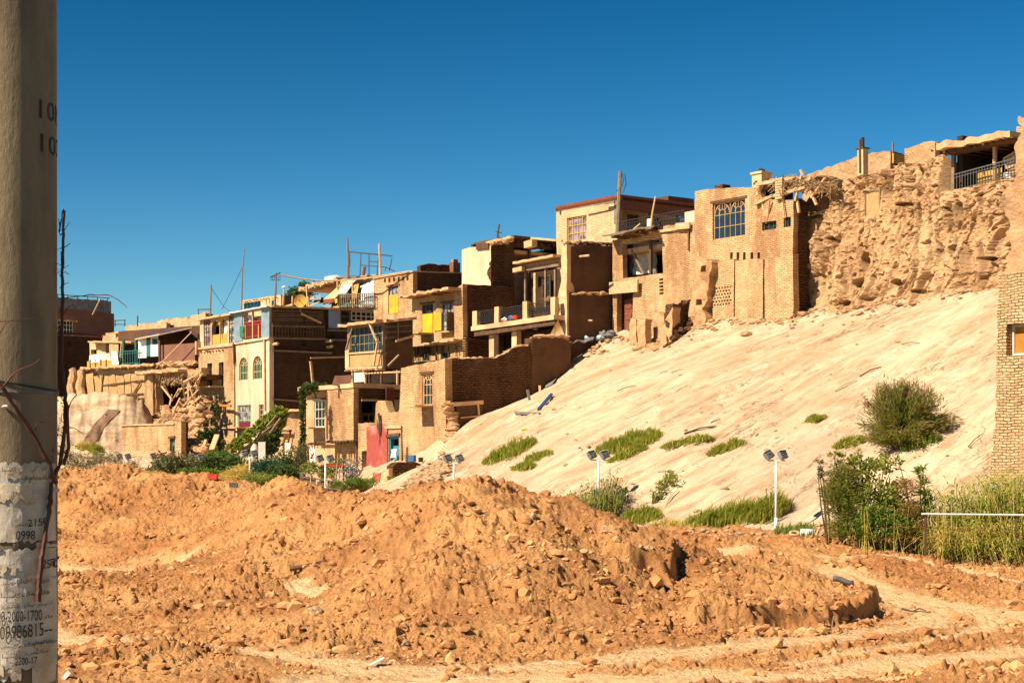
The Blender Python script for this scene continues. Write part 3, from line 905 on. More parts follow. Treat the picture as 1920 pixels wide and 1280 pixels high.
    def beams(s, face, pts, n, out=.35, r=.06, m=None, c=0.0, name='roof_beam', parent=None, inn=.2, wob=.3):
        (x0, y0), (x1, y1) = pts
        a0, z0 = s.at(face, x0, y0, c); a1, z1 = s.at(face, x1, y1, c)
        T = TF(face, c)
        for i in range(n):
            t = (i + .5) / n + R.uniform(-.2, .2) / n
            a, z = a0 + (a1 - a0) * t, z0 + (z1 - z0) * t + R.uniform(-.02, .02)
            o_ = out * (1 + R.uniform(-wob, wob))
            mb = MB(); mb.tube([T(a, z, -inn), T(a + R.uniform(-.03, .03), z + R.uniform(-.03, .03), o_)], r * R.uniform(.8, 1.15), 6)
            s.part(name, mb, m or M.wood, parent)

    def bar(s, face, p, q, w=.1, h=None, m=None, c=0.0, out=.02, name='beam', parent=None):
        mb = MB(); mb.beam(s.pt(face, *p, c, out), s.pt(face, *q, c, out), w, h)
        return s.part(name, mb, m or M.wood, parent)

    def panel(s, face, r, m, name='panel', c=0.0, out=.03, th=.03, parent=None):
        a0, a1, z0, z1 = s.rect(face, r, c)
        mb = MB(); fb(mb, TF(face, c), a0, a1, z0, z1, out - th, out)
        return s.part(name, mb, m, parent)

    def eave(s, face, p, q, out=.6, th=.16, m=None, c=0.0, inn=.1, rough=.05, name='eave', n=24):
        a0, z0 = s.at(face, *p, c); a1, z1 = s.at(face, *q, c)
        T = TF(face, c); mb = MB()
        for i in range(n):
            t0, t1 = i / n, (i + 1) / n
            A, B = a0 + (a1 - a0) * t0, a0 + (a1 - a0) * t1
            za, zb = z0 + (z1 - z0) * t0, z0 + (z1 - z0) * t1
            k0, k1 = mn.noise(Vector((A * 2, 3, z0))) * rough, mn.noise(Vector((B * 2, 3, z0))) * rough
            o0, o1 = out + k0 * 2.2, out + k1 * 2.2
            mb.hexa([T(A, za - th + k0 * .4, -inn), T(B, zb - th + k1 * .4, -inn), T(B, zb - th + k1 * .4, o1), T(A, za - th + k0 * .4, o0), T(A, za + k0, -inn), T(B, zb + k1, -inn), T(B, zb + k1, o1), T(A, za + k0, o0)])
        return s.part(name, mb, m or M.roofmud)

    def rail(s, face, p, q, h, m, c=0.0, gap=.14, bw=.025, out=0.0, name='railing', scroll=False, top=.045):
        a0, z0 = s.at(face, *p, c); a1, z1 = s.at(face, *q, c)
        T = TF(face, c); mb = MB()
        n = max(2, int(abs(a1 - a0) / gap))
        mb.beam(T(a0, z0 + h, out), T(a1, z1 + h, out), top); mb.beam(T(a0, z0 + .08, out), T(a1, z1 + .08, out), top * .8)
        mb.beam(T(a0, z0 + h * .82, out), T(a1, z1 + h * .82, out), top * .6)
        for i in range(n + 1):
            t = i / n; a, z = a0 + (a1 - a0) * t, z0 + (z1 - z0) * t
            mb.beam(T(a, z, out), T(a, z + h, out), bw)
            if scroll and i < n:
                b = a0 + (a1 - a0) * (i + 1) / n
                mb.beam(T(a, z + h * .15, out), T(b, z + h * .75, out), bw); mb.beam(T(b, z + h * .15, out), T(a, z + h * .75, out), bw)
        return s.part(name, mb, m)


def world_pole(pts, r, label, m=None, r1=None, name='pole', cat='pole', group=None, extra=None, n=6):
    """pts in photo pixels with distance; a free pole, mast or stick"""
    mb = MB(); mb.tube([P(*p) for p in pts], r, n, r1, .08)
    if extra is None:
        return tag(mb.build(name, m or M.greywood), label, cat, group)
    o = empty(name, P(*pts[0]), label, cat, group)
    inv = -P(*pts[0])
    mb.v = [tuple(Vector(v) + inv) for v in mb.v]
    mb.build('shaft', m or M.greywood, o)
    for nm, e, mm in extra:
        e.v = [tuple(Vector(v) + inv) for v in e.v]
        e.build(nm, mm, o)
    return o

# ------------------------------------------------------------------ right side: brick tower, porch house, cliff-top houses
h = House('brick_tower', 'yellow clay brick tower wall with one orange boarded window at its foot of reeds', 'tower', 2103, 44.8, 905)
lo_ = interp([(h.at('L', 1866, y)[1], h.at('L', x, y)[0]) for x, y in [(1856, 900), (1866, 780), (1868, 700), (1871, 525), (1872, 516), (1884, 512), (1888, 430), (1884, 352), (1898, 345), (1905, 330), (1908, 240), (1911, 224)]])
h.win('L', (1887, 1990, 604, 664), 1, 1, fm=M.whitewash, gm=M.orangewood, rec=.30, fw=.07)
D = h.at('L', 1850, 700)[0]
fl = h.prof('L', [(1850, 222), (1912, 219), (1920, 226), (1960, 215), (2103, 190)])
zsp = h.at('L', 1872, 514)[1]
h.wall('L', 0, D, -3.6, zsp, M.towerbrick, rough=.03, th=.45, cell=.12, hi=lambda z: lo_(z) + mn.noise(Vector((z * 3.5, 1, 2))) * .07, seed=3)
mb = MB(); slab(mb, TF('L', .05), 0, D, zsp + .002, max(fl(D * i / 20) for i in range(21)), top=fl, rough=.10, th=.4, cell=.10, jag=.14, hi=lambda z: lo_(z) + mn.noise(Vector((z * 2.2, 1, 2))) * .22 + mn.noise(Vector((z * 6, 4, 2))) * .1, seed=6); h.part('rough_upper_wall', mb, M.adobe)
W = 3.5
mb = MB(); slab(mb, TF('R'), .45, W, -3.6, h.at('L', 2103, 190)[1], rough=.03, cell=.2, seed=4); h.part('wall', mb, M.towerbrick)
mb = MB(); mb.box(W - .3, W, .3, D - .6, -3.6, h.at('L', 1960, 240)[1]); mb.box(.45, W - .3, D - 1.0, D - .7, -3.6, h.at('L', 1960, 300)[1]); h.part('wall', mb, M.towerbrick)
mb = MB(); mb.box(.45, W - .3, .3, D - 1.0, h.at('L', 1960, 330)[1], h.at('L', 1960, 320)[1]); h.part('roof', mb, M.roofmud)

h = House('porch_house', 'open porch house with sagging mud roof and iron railing on the cliff edge', 'house', 1914, 64.6, 330)
D = h.at('L', 1787, 350)[0]
zf = h.at('L', 1850, 347)[1]; zr = h.at('L', 1850, 262)[1]
z_fl = interp([h.at('L', 1788, 361), h.at('L', 1911, 330)])
mb = MB(); mb.box(-.25, 3.4, -.2, D + .2, zf - .9, zf - .04); mb.rough(.04, 2); h.part('floor', mb, M.brownplaster)
mb = MB(); slab(mb, TF('L', 2.9), 0, D + .3, zf - .3, zr + .45, rough=.03, cell=.3); slab(mb, TF('R', 0), .5, 3.2, zf - .3, zr + .2, rough=.03, cell=.3); mb.box(.25, 3.2, D - .25, D, zf - .2, zr + .40); h.part('wall', mb, M.darkbrick)
h.eave('L', (1779, 273), (1914, 247), out=.75, th=.26, inn=3.2, rough=.10, n=40, name='roof')
h.eave('L', (1782, 285), (1914, 258), out=.45, th=.14, inn=.2, rough=.02, m=M.wood, name='roof_beam')
h.beams('L', [(1785, 290), (1912, 262)], 9, out=.65, r=.05, m=M.wood, inn=2.8)
for px, w_, m_ in ((1789, .14, M.greywood), (1866, .12, M.palewood)):
    h.bar('L', (px, h and 362 - (px - 1788) * .26), (px, 283 - (px - 1782) * .2), w_, m=m_, c=.05, name='post')
h.bar('L', (1814, 355), (1814, 290), .09, m=M.chip, c=.9, name='post')
h.rail('L', (1789, 361), (1912, 329), .70, M.steel, c=-.1, gap=.13, bw=.022, top=.04)
mb = MB(); mb.sheet(h.pt('L', 1834, 350, .3), h.pt('L', 1878, 340, .3), h.pt('L', 1880, 314, .3), h.pt('L', 1834, 325, .3), amp=.05); h.part('board', mb, M.ochre)
mb = MB(); mb.sheet(h.pt('L', 1892, 331, .3), h.pt('L', 1911, 326, .3), h.pt('L', 1908, 286, .3), h.pt('L', 1886, 300, .3), amp=.03); h.part('board', mb, M.palewood)
mb = MB()
q = [h.pt('L', x, y, .25) for x, y in ((1882, 298), (1906, 284), (1910, 306), (1888, 316))]
for i in range(4): mb.beam(q[i], q[(i + 1) % 4], .07)
h.part('loose_frame', mb, M.palewood)
mb = MB(); mb.box(*[v for v in (1.0, 1.6, .25, .95)], h.at('L', 1900, 250)[1] - .05, h.at('L', 1900, 250)[1] + .45); mb.rough(.04); h.part('chimney', mb, M.tan)
mb = MB(); mb.rock(h.pt('L', 1896, 330, .5), .3, .25, .22, 3, 2); tag(mb_o := mb.build('cloth_bundle', M.cloth, h.o), None)

h = House('mud_wall_house', 'long smooth mud wall stepping up behind the brushwood roof', 'house', 1613, 84, 330)
h.body(1505, 1622, [(1505, 334), (1560, 311), (1585, 303), (1613, 292)], [(1613, 292), (1622, 293)], zb=-4, mL=M.adobe, mR=M.adobe, rough=.08, jag=.16, seed=11)
h = House('mud_block_house', 'plastered mud block with a mast at its corner above the cliff', 'house', 1669, 81, 300)
h.body(1612, 1694, [(1612, 291), (1669, 282)], [(1669, 282), (1694, 290)], zb=-4, mL=M.adobe, mR=M.brownplaster, rough=.06, jag=.12, seed=12)
h.panel('R', (1668, 1694, 291, 309), M.ochre, out=.25, th=.1, name='shed_panel')
h.bar('R', (1671, 306), (1671, 268), .06, m=M.greywood, out=.1, name='mast')
h = House('mud_block_house', 'mud block with broken dark right side and bare brick patch above the cliff', 'house', 1754, 78, 300)
h.body(1697, 1778, [(1697, 278), (1720, 271), (1752, 264)], [(1754, 264), (1762, 265), (1772, 272), (1778, 282)], zb=-3, mL=M.adobe, mR=M.brownplaster, rough=.06, jag=.14, seed=13)
mb = MB(); slab(mb, TF('L', -.06), *[h.rect('L', (1698, 1722, 284, 316))[i] for i in range(4)], hi=None, rough=.04, cell=.15, top=h.prof('L', [(1698, 283), (1704, 283), (1724, 312)]), jag=.05); h.part('brick_patch', mb, M.tan)
h.panel('L', (1746, 1752, 274, 284), M.dark, out=.02, name='vent')
h = House('chimney_stack', 'black pipe chimney on a square mud stack above the cliff', 'chimney', 1618, 79.5, 325)
a = h.at('L', 1610, 300)[0]
mb = MB(); mb.box(0, a + .1, 0, a + .1, -.5, h.at('L', 1616, 276)[1]); mb.rough(.03); h.part('stack', mb, M.plaster)
mb = MB(); mb.tube([(a / 2, a / 2, h.at('L', 1616, 277)[1]), (a / 2, a / 2, h.at('L', 1616, 257)[1])], .085, 8); h.part('flue', mb, M.blackmetal)
mb = MB(); mb.box(-.06, a + .16, -.06, a + .16, h.at('L', 1616, 276)[1] - .06, h.at('L', 1616, 276)[1]); h.part('cap', mb, M.wood)
world_pole([(1613, 325, 78.8), (1612, 262, 78.8)], .06, 'dark wooden post standing against the pipe chimney above the cliff', M.wood, name='post', cat='post')

# mud brick room on the left end of the cliff
h = House('mud_brick_room', 'ruined mud brick room with an empty niche between brick house and cliff', 'house', 1574, 75.6, 500)
q = h.hole('L', (1517, 1556, 364, 408))
fl = h.prof('L', [(1505, 392), (1518, 366), (1556, 358), (1574, 338)])
D = h.at('L', 1508, 450)[0]
h.wall('L', 0, D, -2.5, fl, M.tan, rough=.06, jag=.10, cell=.16, th=.4, seed=21)
mb = MB(); slab(mb, TF('L', .5), 0, D, -2, h.at('L', 1540, 366)[1], rough=.05); slab(mb, TF('R'), .4, 3, -2, h.at('L', 1574, 338)[1], rough=.06); mb.box(2.7, 3, .3, D, -2, h.at('L', 1574, 345)[1]); h.part('wall', mb, M.adobe)
h.bar('L', (1513, 384), (1560, 362), .14, m=M.wood, out=.06, name='lintel')
h.bar('L', (1552, 366), (1552, 402), .09, m=M.wood, out=-.1, name='post')
h.bar('L', (1524, 404), (1556, 392), .06, m=M.palewood, out=.05, name='loose_stick'); h.bar('L', (1526, 398), (1556, 403), .06, m=M.palewood, out=.05, name='loose_stick')
p, nn, tt, ww, wh = CLW
e = empty('cliff_window', p - Vector((0, 0, wh / 2)), 'small boarded window with a pale timber frame set alone in the cliff-top rubble wall', 'window', None, math.atan2(tt.y, tt.x))
mb = MB(); mb.box(-ww / 2, ww / 2, -.03, .03, 0, wh); mb.build('boards', M.reed, e)
mb = MB()
for x0, x1, z0, z1 in ((-ww / 2 - .06, -ww / 2 + .04, -.02, wh + .04), (ww / 2 - .04, ww / 2 + .06, -.02, wh + .04), (-ww / 2 + .041, ww / 2 - .041, wh - .06, wh + .04), (-ww / 2 + .041, ww / 2 - .041, -.02, .05)): mb.box(x0, x1, -.08, .08, z0, z1)
mb.build('frame', M.greywood, e)
mb = MB(); mb.beam((-ww / 2 - .15, 0, -.08), (ww / 2 + .15, 0, -.06), .22, .09); mb.build('sill', M.wood, e)

# ------------------------------------------------------------------ house with the arched tracery window
h = House('brick_house', 'tall mud brick house with wide blue arched tracery window and wrecked brushwood roof', 'house', 1487, 76, 592)
h.win('L', (1337, 1397, 377, 446), 6, 3, fm=M.reed, gm=M.blueglass, arch=2, rec=.12, fw=.05, mw=.028, lintel=1)
h.win('L', (1430, 1456, 415, 431), 3, 1, fm=M.wood, gm=M.glass, rec=.15, fw=.04)
h.win('L', (1469, 1482, 407, 426), 2, 1, fm=M.wood, gm=M.glass, rec=.15, fw=.04)
for x in (1369, 1381, 1393, 1407, 1420): h.hole('L', (x, x + 5, 473, 489))
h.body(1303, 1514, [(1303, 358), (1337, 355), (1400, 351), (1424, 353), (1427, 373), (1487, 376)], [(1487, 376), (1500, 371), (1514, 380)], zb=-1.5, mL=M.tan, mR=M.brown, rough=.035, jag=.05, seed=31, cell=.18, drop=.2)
zc = h.at('L', 1380, 470)[1]
for x0, x1, t0, t1 in ((1378, 1431, 488, 486), (1433.5, 1487, 484, 476)):
    a1, a0 = h.at('L', x0, 540, -.32)[0], h.at('L', x1, 540, -.32)[0]
    mb = MB(); slab(mb, TF('L', -.32), a0, a1, -1.5, zc + .4, top=h.prof('L', [(x0, t0), (x1, t1)], -.32), rough=.045, cell=.15, jag=.12, th=.36, seed=x0); h.part('buttress', mb, M.tan)
a1, a0 = h.at('L', 1336, 540, -.18)[0], h.at('L', 1376, 540, -.18)[0]
hs_ = []
for j in range(6):
    for i in range(7):
        x = 1336 + 5.4 * i + (2.7 if j % 2 else 0); y = 541 + j * 6.2 - (x - 1326) * .12
        if x + 3.2 > 1374: continue
        hs_.append(h.rect('L', (x, x + 3.2, y, y + 3.0), -.18))
mb = MB(); slab(mb, TF('L', -.18), a0, a1, -1.5, zc, holes=hs_, top=h.prof('L', [(1336, 494), (1376, 486)], -.18), rough=.02, cell=.2, jag=.1, th=.22, seed=8); h.part('buttress', mb, M.tan)
e0, e1 = (interp([(h.at('L', x, y, -.5)[1], h.at('L', x, y, -.5)[0]) for x, y in pts]) for pts in ([(1334, 480), (1337, 500), (1331, 520), (1330, 540), (1324, 560), (1322, 590)], [(1305, 480), (1303, 500), (1307, 520), (1301, 545), (1296, 565), (1293, 590)]))
mb = MB(); zt_ = h.prof('L', [(1300, 494), (1312, 483), (1330, 486), (1338, 497)], -.5)
slab(mb, TF('L', -.5), h.at('L', 1338, 540, -.5)[0], h.at('L', 1292, 540, -.5)[0], -1.5, h.at('L', 1315, 480, -.5)[1], holes=[h.rect('L', (1316, 1325, 498, 510), -.5), h.rect('L', (1309, 1318, 561, 572), -.5)], top=zt_, lo=lambda z: e0(z) + mn.noise(Vector((z * 2.3, 4, 1))) * .12, hi=lambda z: e1(z) + mn.noise(Vector((z * 2.3, 9, 1))) * .12, rough=.16, cell=.12, jag=.12, th=.55, seed=14)
h.part('mud_pier', mb, M.adobe)
a0, a1 = h.at('L', 1425, 330)[0], h.at('L', 1407, 330)[0]
mb = MB(); mb.box(.1, .1 + (a1 - a0), a0, a1, h.at('L', 1415, 355)[1], h.at('L', 1415, 326)[1]); mb.box(.04, .16 + (a1 - a0), a0 - .06, a1 + .06, h.at('L', 1415, 326)[1] + .002, h.at('L', 1415, 322)[1]); c_ = h.part('chimney', mb, M.plaster)
mb = MB(); mb.rock((.1 + (a1 - a0) / 2, (a0 + a1) / 2, h.at('L', 1415, 320)[1]), .16, .16, .15, 2, 2); h.part('chimney_pot', mb, M.blackmetal, c_)
mb = MB(); a0, a1 = h.at('L', 1352, 345)[0], h.at('L', 1337, 345)[0]; mb.box(.1, .6, a0, a1, h.at('L', 1345, 356)[1], h.at('L', 1345, 346)[1]); h.part('parapet', mb, M.brown)
for p, q_, w_ in [((1424, 384), (1462, 366), .12), ((1426, 378), (1437, 348), .12), ((1436, 376), (1520, 352), .13), ((1470, 372), (1530, 335), .12), ((1500, 378), (1512, 330), .10), ((1540, 385), (1510, 320), .1), ((1480, 380), (1468, 350), .1), ((1427, 347), (1500, 335), .14), ((1507, 400), (1500, 350), .1), ((1530, 372), (1556, 335), .09), ((1438, 381), (1446, 420), .07), ((1452, 376), (1448, 414), .07), ((1476, 380), (1480, 410), .06)]:
    mb = MB(); mb.beam(h.pt('L', *p, R.uniform(.1, .5), .3), h.pt('L', *q_, R.uniform(.1, .5), .3), w_); h.part('broken_beam', mb, M.palewood)
lad = MB()
for x in (1463, 1474): lad.beam(h.pt('L', x, 376, .1, .2), h.pt('L', x - 1, 333, .1, .2), .06)
for k in range(8): lad.beam(h.pt('L', 1462, 373 - 5 * k, .1, .25), h.pt('L', 1475, 371 - 5 * k, .1, .25), .09)
h.part('slatted_rack', lad, M.palewood)
mb = MB()
for i in range(1000):
    t = R.random(); px = 1424 + 150 * t; py = 353 - 17 * math.sin(t * 2.7) + R.gauss(0, 5) + (8 * t)
    if 1430 < px < 1462 and py > 346: continue
    p = h.pt('L', px, py, R.uniform(.0, 1.6), .2)
    d = Vector((R.uniform(-.4, .4), R.uniform(-1, 1), R.uniform(-.55, .08))).normalized() * R.uniform(.2, .65)
    mb.beam(p, p + d, R.uniform(.012, .03))
h.part('brushwood_roof', mb, M.thatch)
mb = MB()
for i in range(9): mb.rock(h.pt('L', 1440 + i * 14, 344 - 1.0 * i, 1.0), .8, .5, .16, i + 60, 2, .5)
h.part('roof_mud', mb, M.adobe)
mb = MB(); mb.sheet(h.pt('L', 1428, 378, 1.3), h.pt('L', 1487, 374, 1.3), h.pt('L', 1487, 345, 1.3), h.pt('L', 1428, 350, 1.3)); h.part('room_back', mb, M.brownplaster)

# ------------------------------------------------------------------ lower mud brick house under the terrace, then the house with the veranda
h = House('terrace_house', 'mud brick house with curtained gap under a plank awning and iron terrace railing', 'house', 1312, 80.9, 610)
q = h.hole('L', (1168, 1243, 452, 517)); q2 = h.hole('L', (1157, 1186, 543, 640))
for k in range(5): h.hole('L', (1236, 1244, 522 + k * 6.5, 526 + k * 6.5))
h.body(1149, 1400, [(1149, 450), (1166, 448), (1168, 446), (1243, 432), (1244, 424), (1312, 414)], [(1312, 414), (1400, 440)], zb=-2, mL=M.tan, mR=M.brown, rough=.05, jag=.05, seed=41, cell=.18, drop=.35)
T = TF('L')
mb = MB(); fb(mb, T, q[0] - .4, q[1] + .4, q[2] - .3, q[3] + .1, -2.2, -2.0); fb(mb, T, q[0] - .4, q[1] + .4, q[2] - .4, q[2] - .2, -2.0, -.3); h.part('room_back', mb, M.brownplaster)
mb = MB(); fb(mb, T, q2[0] - .2, q2[1] + .2, q2[2] - .3, q2[3] + .2, -.9, -.7); h.part('doorway_back', mb, M.brownplaster)
a0, a1, z0, z1 = h.rect('L', (1171, 1186, 561, 624), .35)
mb = MB(); fb(mb, TF('L', .35), a0, a1, z0, z1, -.06, 0)
d_ = h.part('door', mb, M.rust)
for k in range(3): mb = MB(); fb(mb, TF('L', .35), a0 + .06, a1 - .06, z0 + .1 + k * (z1 - z0) / 3, z0 + (k + .8) * (z1 - z0) / 3, .003, .03); h.part('door_panel', mb, M.rust, d_)
h.bar('L', (1149, 541), (1202, 536), .10, .6, M.palewood, out=.2, name='door_canopy')
mb = MB(); mb.sheet(h.pt('L', 1158, 447, 0, 1.0), h.pt('L', 1246, 430, 0, .9), h.pt('L', 1244, 424, 1.4), h.pt('L', 1166, 440, 1.4), nu=14, amp=.12, th=.07); h.part('awning', mb, M.greywood)
h.beams('L', [(1166, 449), (1243, 434)], 7, out=1.0, r=.045, m=M.wood, inn=1.2, name='awning_beam')
for x, w_, c_ in ((1169, .11, M.palewood), (1221, .13, M.wood)): h.bar('L', (x, 515), (x, 448), w_, m=c_, c=.1, name='post')
h.bar('L', (1185, 468), (1208, 514), .11, m=M.greywood, c=.35, name='leaning_beam')
for x0, x1, m_ in ((1172, 1187, M.greycloth), (1188, 1219, M.cloth), (1222, 1232, M.greycloth)):
    mb = MB(); mb.sheet(h.pt('L', x0, 516, .9), h.pt('L', x1, 512, .9), h.pt('L', x1, 456, .9), h.pt('L', x0, 460, .9), nu=9, amp=.16, sc=3); h.part('curtain', mb, m_)
h.rail('L', (1161, 446), (1283, 425), .80, M.blackmetal, c=.12, gap=.2, bw=.028, scroll=True)
mb = MB(); a0, a1, z0, z1 = h.rect('L', (1213, 1221, 410, 434), .1); fb(mb, TF('L', .1), a0, a1, z0, z1, -.2, 0); h.part('rail_post', mb, M.whitewash)
mb = MB(); a0, a1, z0, z1 = h.rect('L', (1284, 1305, 396, 424), .1); fb(mb, TF('L', .1), a0, a1, z0, z1, -.3, 0); mb.rough(.02); h.part('parapet', mb, M.paleplaster)
h.bar('L', (1160, 445), (1282, 428), .12, m=M.palewood, c=.0, out=.06, name='terrace_kerb')
h.bar('L', (1272, 425), (1298, 423), .08, .3, m=M.palewood, out=.15, name='spout_board'); h.bar('L', (1293, 428), (1293, 470), .07, m=M.wood, out=.06, name='downpipe')
h.bar('L', (1182, 444), (1200, 432), .05, m=M.palewood, c=-.1, out=.2, name='loose_stick'); h.bar('L', (1180, 442), (1206, 420), .05, m=M.palewood, c=-.1, out=.2, name='loose_stick')

h = House('veranda_house', 'pale brick house with flat cornice, wooden veranda and pinkish curtained window', 'house', 1158, 89.5, 452)
h.win('L', (1063, 1100, 406, 452), 4, 3, fm=M.ochre, gm=M.curtain, rec=.1, fw=.07, mw=.05)
fl = h.prof('L', [(1043, 390), (1158, 370)]); D = h.at('L', 1043, 400)[0]; W = h.at('R', 1302, 383)[0] + .6
h.wall('L', 0, D, -4, fl, M.pale, rough=.02, cell=.25, seed=51)
zt = h.at('L', 1158, 370)[1]; zfl = h.at('R', 1158, 447)[1]
mb = MB(); slab(mb, TF('R', 2.0), .3, W, zfl - 1, zt - .15, holes=[(x, x + .8, zfl, zfl + 1.7) for x in (.9, 2.4, 3.9)], rough=.02); mb.box(W - .3, W, 2.3, D, -3, zt - .15); mb.box(.3, W, D - .3, D, -3, zt - .15); h.part('wall', mb, M.pale)
mb = MB(); mb.box(.5, W, 2.6, 2.8, zfl - .3, zt - .3); h.part('inner_wall', mb, M.brownplaster)
mb = MB(); mb.box(-.06, W + .1, -.15, D, zt, zt + .14); mb.box(.3, W, .1, D - .3, zt - .12, zt - .002); h.part('roof', mb, M.rust)
mb = MB()
for i in range(60):
    y = D * (i + .2) / 60; mb.box(-.09, -.002, y, y + D / 110, zt - .13, zt - .01)
h.part('cornice', mb, M.rust)
mb = MB(); mb.box(.1, W, -.1, .05, zt - .62, zt - .13); h.part('fascia', mb, M.rust)
mb = MB(); mb.box(.3, W, .0, 2.2, zfl - .25, zfl); h.part('veranda_floor', mb, M.greywood)
for x in (.08, 2.2, 4.2): mb = MB(); mb.box(x, x + .13, -.06, .07, zfl - 1.0, zt - .63); h.part('post', mb, M.greywood if x < 1 else M.rust)
h.panel('L', (1152, 1158, 374, 420), M.zinc, out=.03, name='corner_sheet')
for x in (.9, 2.4, 3.9): mb = MB(); mb.box(x, x + .8, 2.05, 2.12, zfl, zfl + 1.65); h.part('door', mb, M.wood)
h.bar('L', (1052, 386), (1052, 402), .1, m=M.wood, out=.03, name='spout')
h.bar('L', (1140, 382), (1159, 380), .09, m=M.greywood, out=.25, name='beam'); h.bar('L', (1104, 403), (1156, 391), .05, m=M.wood, out=.02, name='seam')
mb = MB(); mb.box(W - 1.6, W + .3, 1, 2, zt + .1, zt + .62); h.part('parapet', mb, M.brownplaster)
world_pole([(1157, 446, 86.2), (1160, 380, 86.2), (1163, 321, 86.2)], .11, 'grey wooden utility pole with a tangle of wires beside the veranda house', M.greywood, .085, name='utility_pole', cat='pole', extra=[('wire', (lambda b: (b.tube([P(1162, 330, 86.2), P(1172, 327, 86.2), P(1174, 345, 86.1), P(1168, 362, 86)], .018, 4), b.tube([P(1163, 326, 86.2), P(1170, 335, 86), P(1166, 350, 86)], .018, 4), b.tube([P(1155, 357, 86.2), P(1164, 360, 86.2)], .02, 4))[0])(MB()), M.blackmetal)])
world_pole([(1219, 438, 83), (1223, 400, 83), (1229, 368, 83)], .055, 'slanting bare stick tied to the terrace railing post', M.palewood, .03)

# ruined knee walls in front of the door
h = House('ruined_brick_wall', 'stepped ruin of a brown brick wall crumbling onto the clay slope', 'wall', 1262, 80.2, 672)
fr = h.prof('R', [(1262, 570), (1272, 566), (1280, 572), (1288, 566), (1300, 562), (1306, 575)])
h.wall('R', .0, h.at('R', 1306, 600)[0], -1.2, fr, M.brown, rough=.10, jag=.3, cell=.14, th=.5, seed=61)
fl = h.prof('L', [(1210, 650), (1236, 640), (1238, 618), (1250, 600), (1262, 572)])
h.wall('L', 0, h.at('L', 1210, 650)[0], -1.2, fl, M.adobe, rough=.10, jag=.25, cell=.16, th=.5, seed=62)
mb = MB()
for i in range(16): mb.rock(h.pt('R', 1250 + i * 3.5 + R.uniform(-4, 4), 655 - i * 3.4 + R.uniform(-8, 8), -.25), R.uniform(.12, .3), R.uniform(.12, .3), R.uniform(.1, .24), i, 2, .5)
h.part('broken_bricks', mb, M.brown)
for lab, x0, x1, t, b in (('small mud pier standing right beside the brown door', 1181, 1193, 596, 632), ('low mud stub wall with a notch near the brown door', 1196, 1210, 598, 630), ('rounded mud stub wall under the terrace house', 1224, 1246, 582, 630)):
    h = House('mud_stub', lab, 'wall', x1, 83.2 if x1 < 1200 else 82.4, b)
    fl = h.prof('L', [(x0, t), (x1, t + 1)])
    mb = MB(); a = h.at('L', x0, b)[0]; slab(mb, TF('L'), 0, a, -.8, h.at('L', x1, t)[1], rough=.11, cell=.10, jag=.35, th=.4, top=fl, seed=x0); mb.rough(.05, 2.5); h.part('wall', mb, M.adobe)

# ------------------------------------------------------------------ tall brown plastered ruin wall
h = House('ruined_mud_wall', 'tall dark straw-plastered wall stump with a lit crumbling left edge', 'wall', 1063, 84.6, 640)
fr = h.prof('R', [(1063, 458), (1100, 459), (1151, 462)])
W = h.at('R', 1151, 500)[0]
h.wall('R', .25, W, -1.5, fr, M.brownplaster, rough=.035, jag=.05, cell=.2, th=.5, seed=71)
mb = MB(); zl = h.at('R', 1100, 551)[1]; slab(mb, TF('R', -.14), .0, h.at('R', 1143, 600)[0], -1.5, zl, rough=.035, cell=.2, th=.14, seed=72); h.part('wall', mb, M.brownplaster)
hi_ = interp([(h.at('L', 1050, y)[1], h.at('L', x, y)[0]) for x, y in [(1040, 640), (1043, 600), (1050, 585), (1046, 560), (1053, 530), (1050, 500), (1054, 470), (1056, 455)]])
h.wall('L', 0, h.at('L', 1038, 600)[0], -1.5, h.at('R', 1063, 458)[1], M.plaster, rough=.06, cell=.12, th=.5, hi=lambda z: hi_(z) + mn.noise(Vector((z * 3, 5, 1))) * .1, seed=73)
mb = MB()
for i in range(26): mb.rock(h.pt('R', 1062 + i * 3.5, 457 + R.uniform(-3, 3), .2), R.uniform(.08, .2), .2, R.uniform(.05, .12), i + 5, 1, .5)
h.part('loose_bricks', mb, M.redbrown)
mb = MB(); mb.tube([h.pt('R', 1085, 481, 0, -.1), h.pt('R', 1092, 481, 0, .55)], .06); h.part('beam_stub', mb, M.palewood)
mb = MB(); mb.tube([h.pt('R', 1098, 600, 0, -.1), h.pt('R', 1100, 602, 0, .45)], .05); h.part('beam_stub', mb, M.palewood)
mb = MB()
for i in range(12): mb.rock(h.pt('R', 1078 + i * 5.2, 550 + R.uniform(-1.5, 1.5), -.2), .2, .12, R.uniform(.04, .1), i + 35, 1, .4)
h.part('ledge_rubble', mb, M.adobe)
# ------------------------------------------------------------------ house with the balcony
h = House('plaster_block_house', 'tall plain plastered mud block with a chipped corner and brick side above the yellow-shuttered house', 'house', 920, 91.4, 540)
lo2 = interp([(h.at('L', 918, y)[1], h.at('L', x, y)[0]) for x, y in [(920, 640), (920, 530), (912, 512), (915, 503), (918, 500), (920, 490), (920, 462)]])
fl = h.prof('L', [(866, 468), (880, 464), (920, 460)])
h.wall('L', 0, h.at('L', 866, 500)[0], -7, fl, M.paleplaster, rough=.03, cell=.15, jag=.03, lo=lo2, seed=81, th=.4)
fr = h.prof('R', [(920, 461), (955, 458), (957, 447), (964, 445)])
W = h.at('R', 1056, 500)[0]
h.holes[('R', 0.0)] = [(h.at('R', 964, 500)[0], W - .25, h.at('R', 1000, 585)[1], h.at('R', 1000, 465)[1])]
fr = h.prof('R', [(920, 461), (955, 458), (957, 447), (1000, 452), (1056, 464)])
h.wall('R', .02, W, -7, fr, M.brown, rough=.03, cell=.2, seed=82)
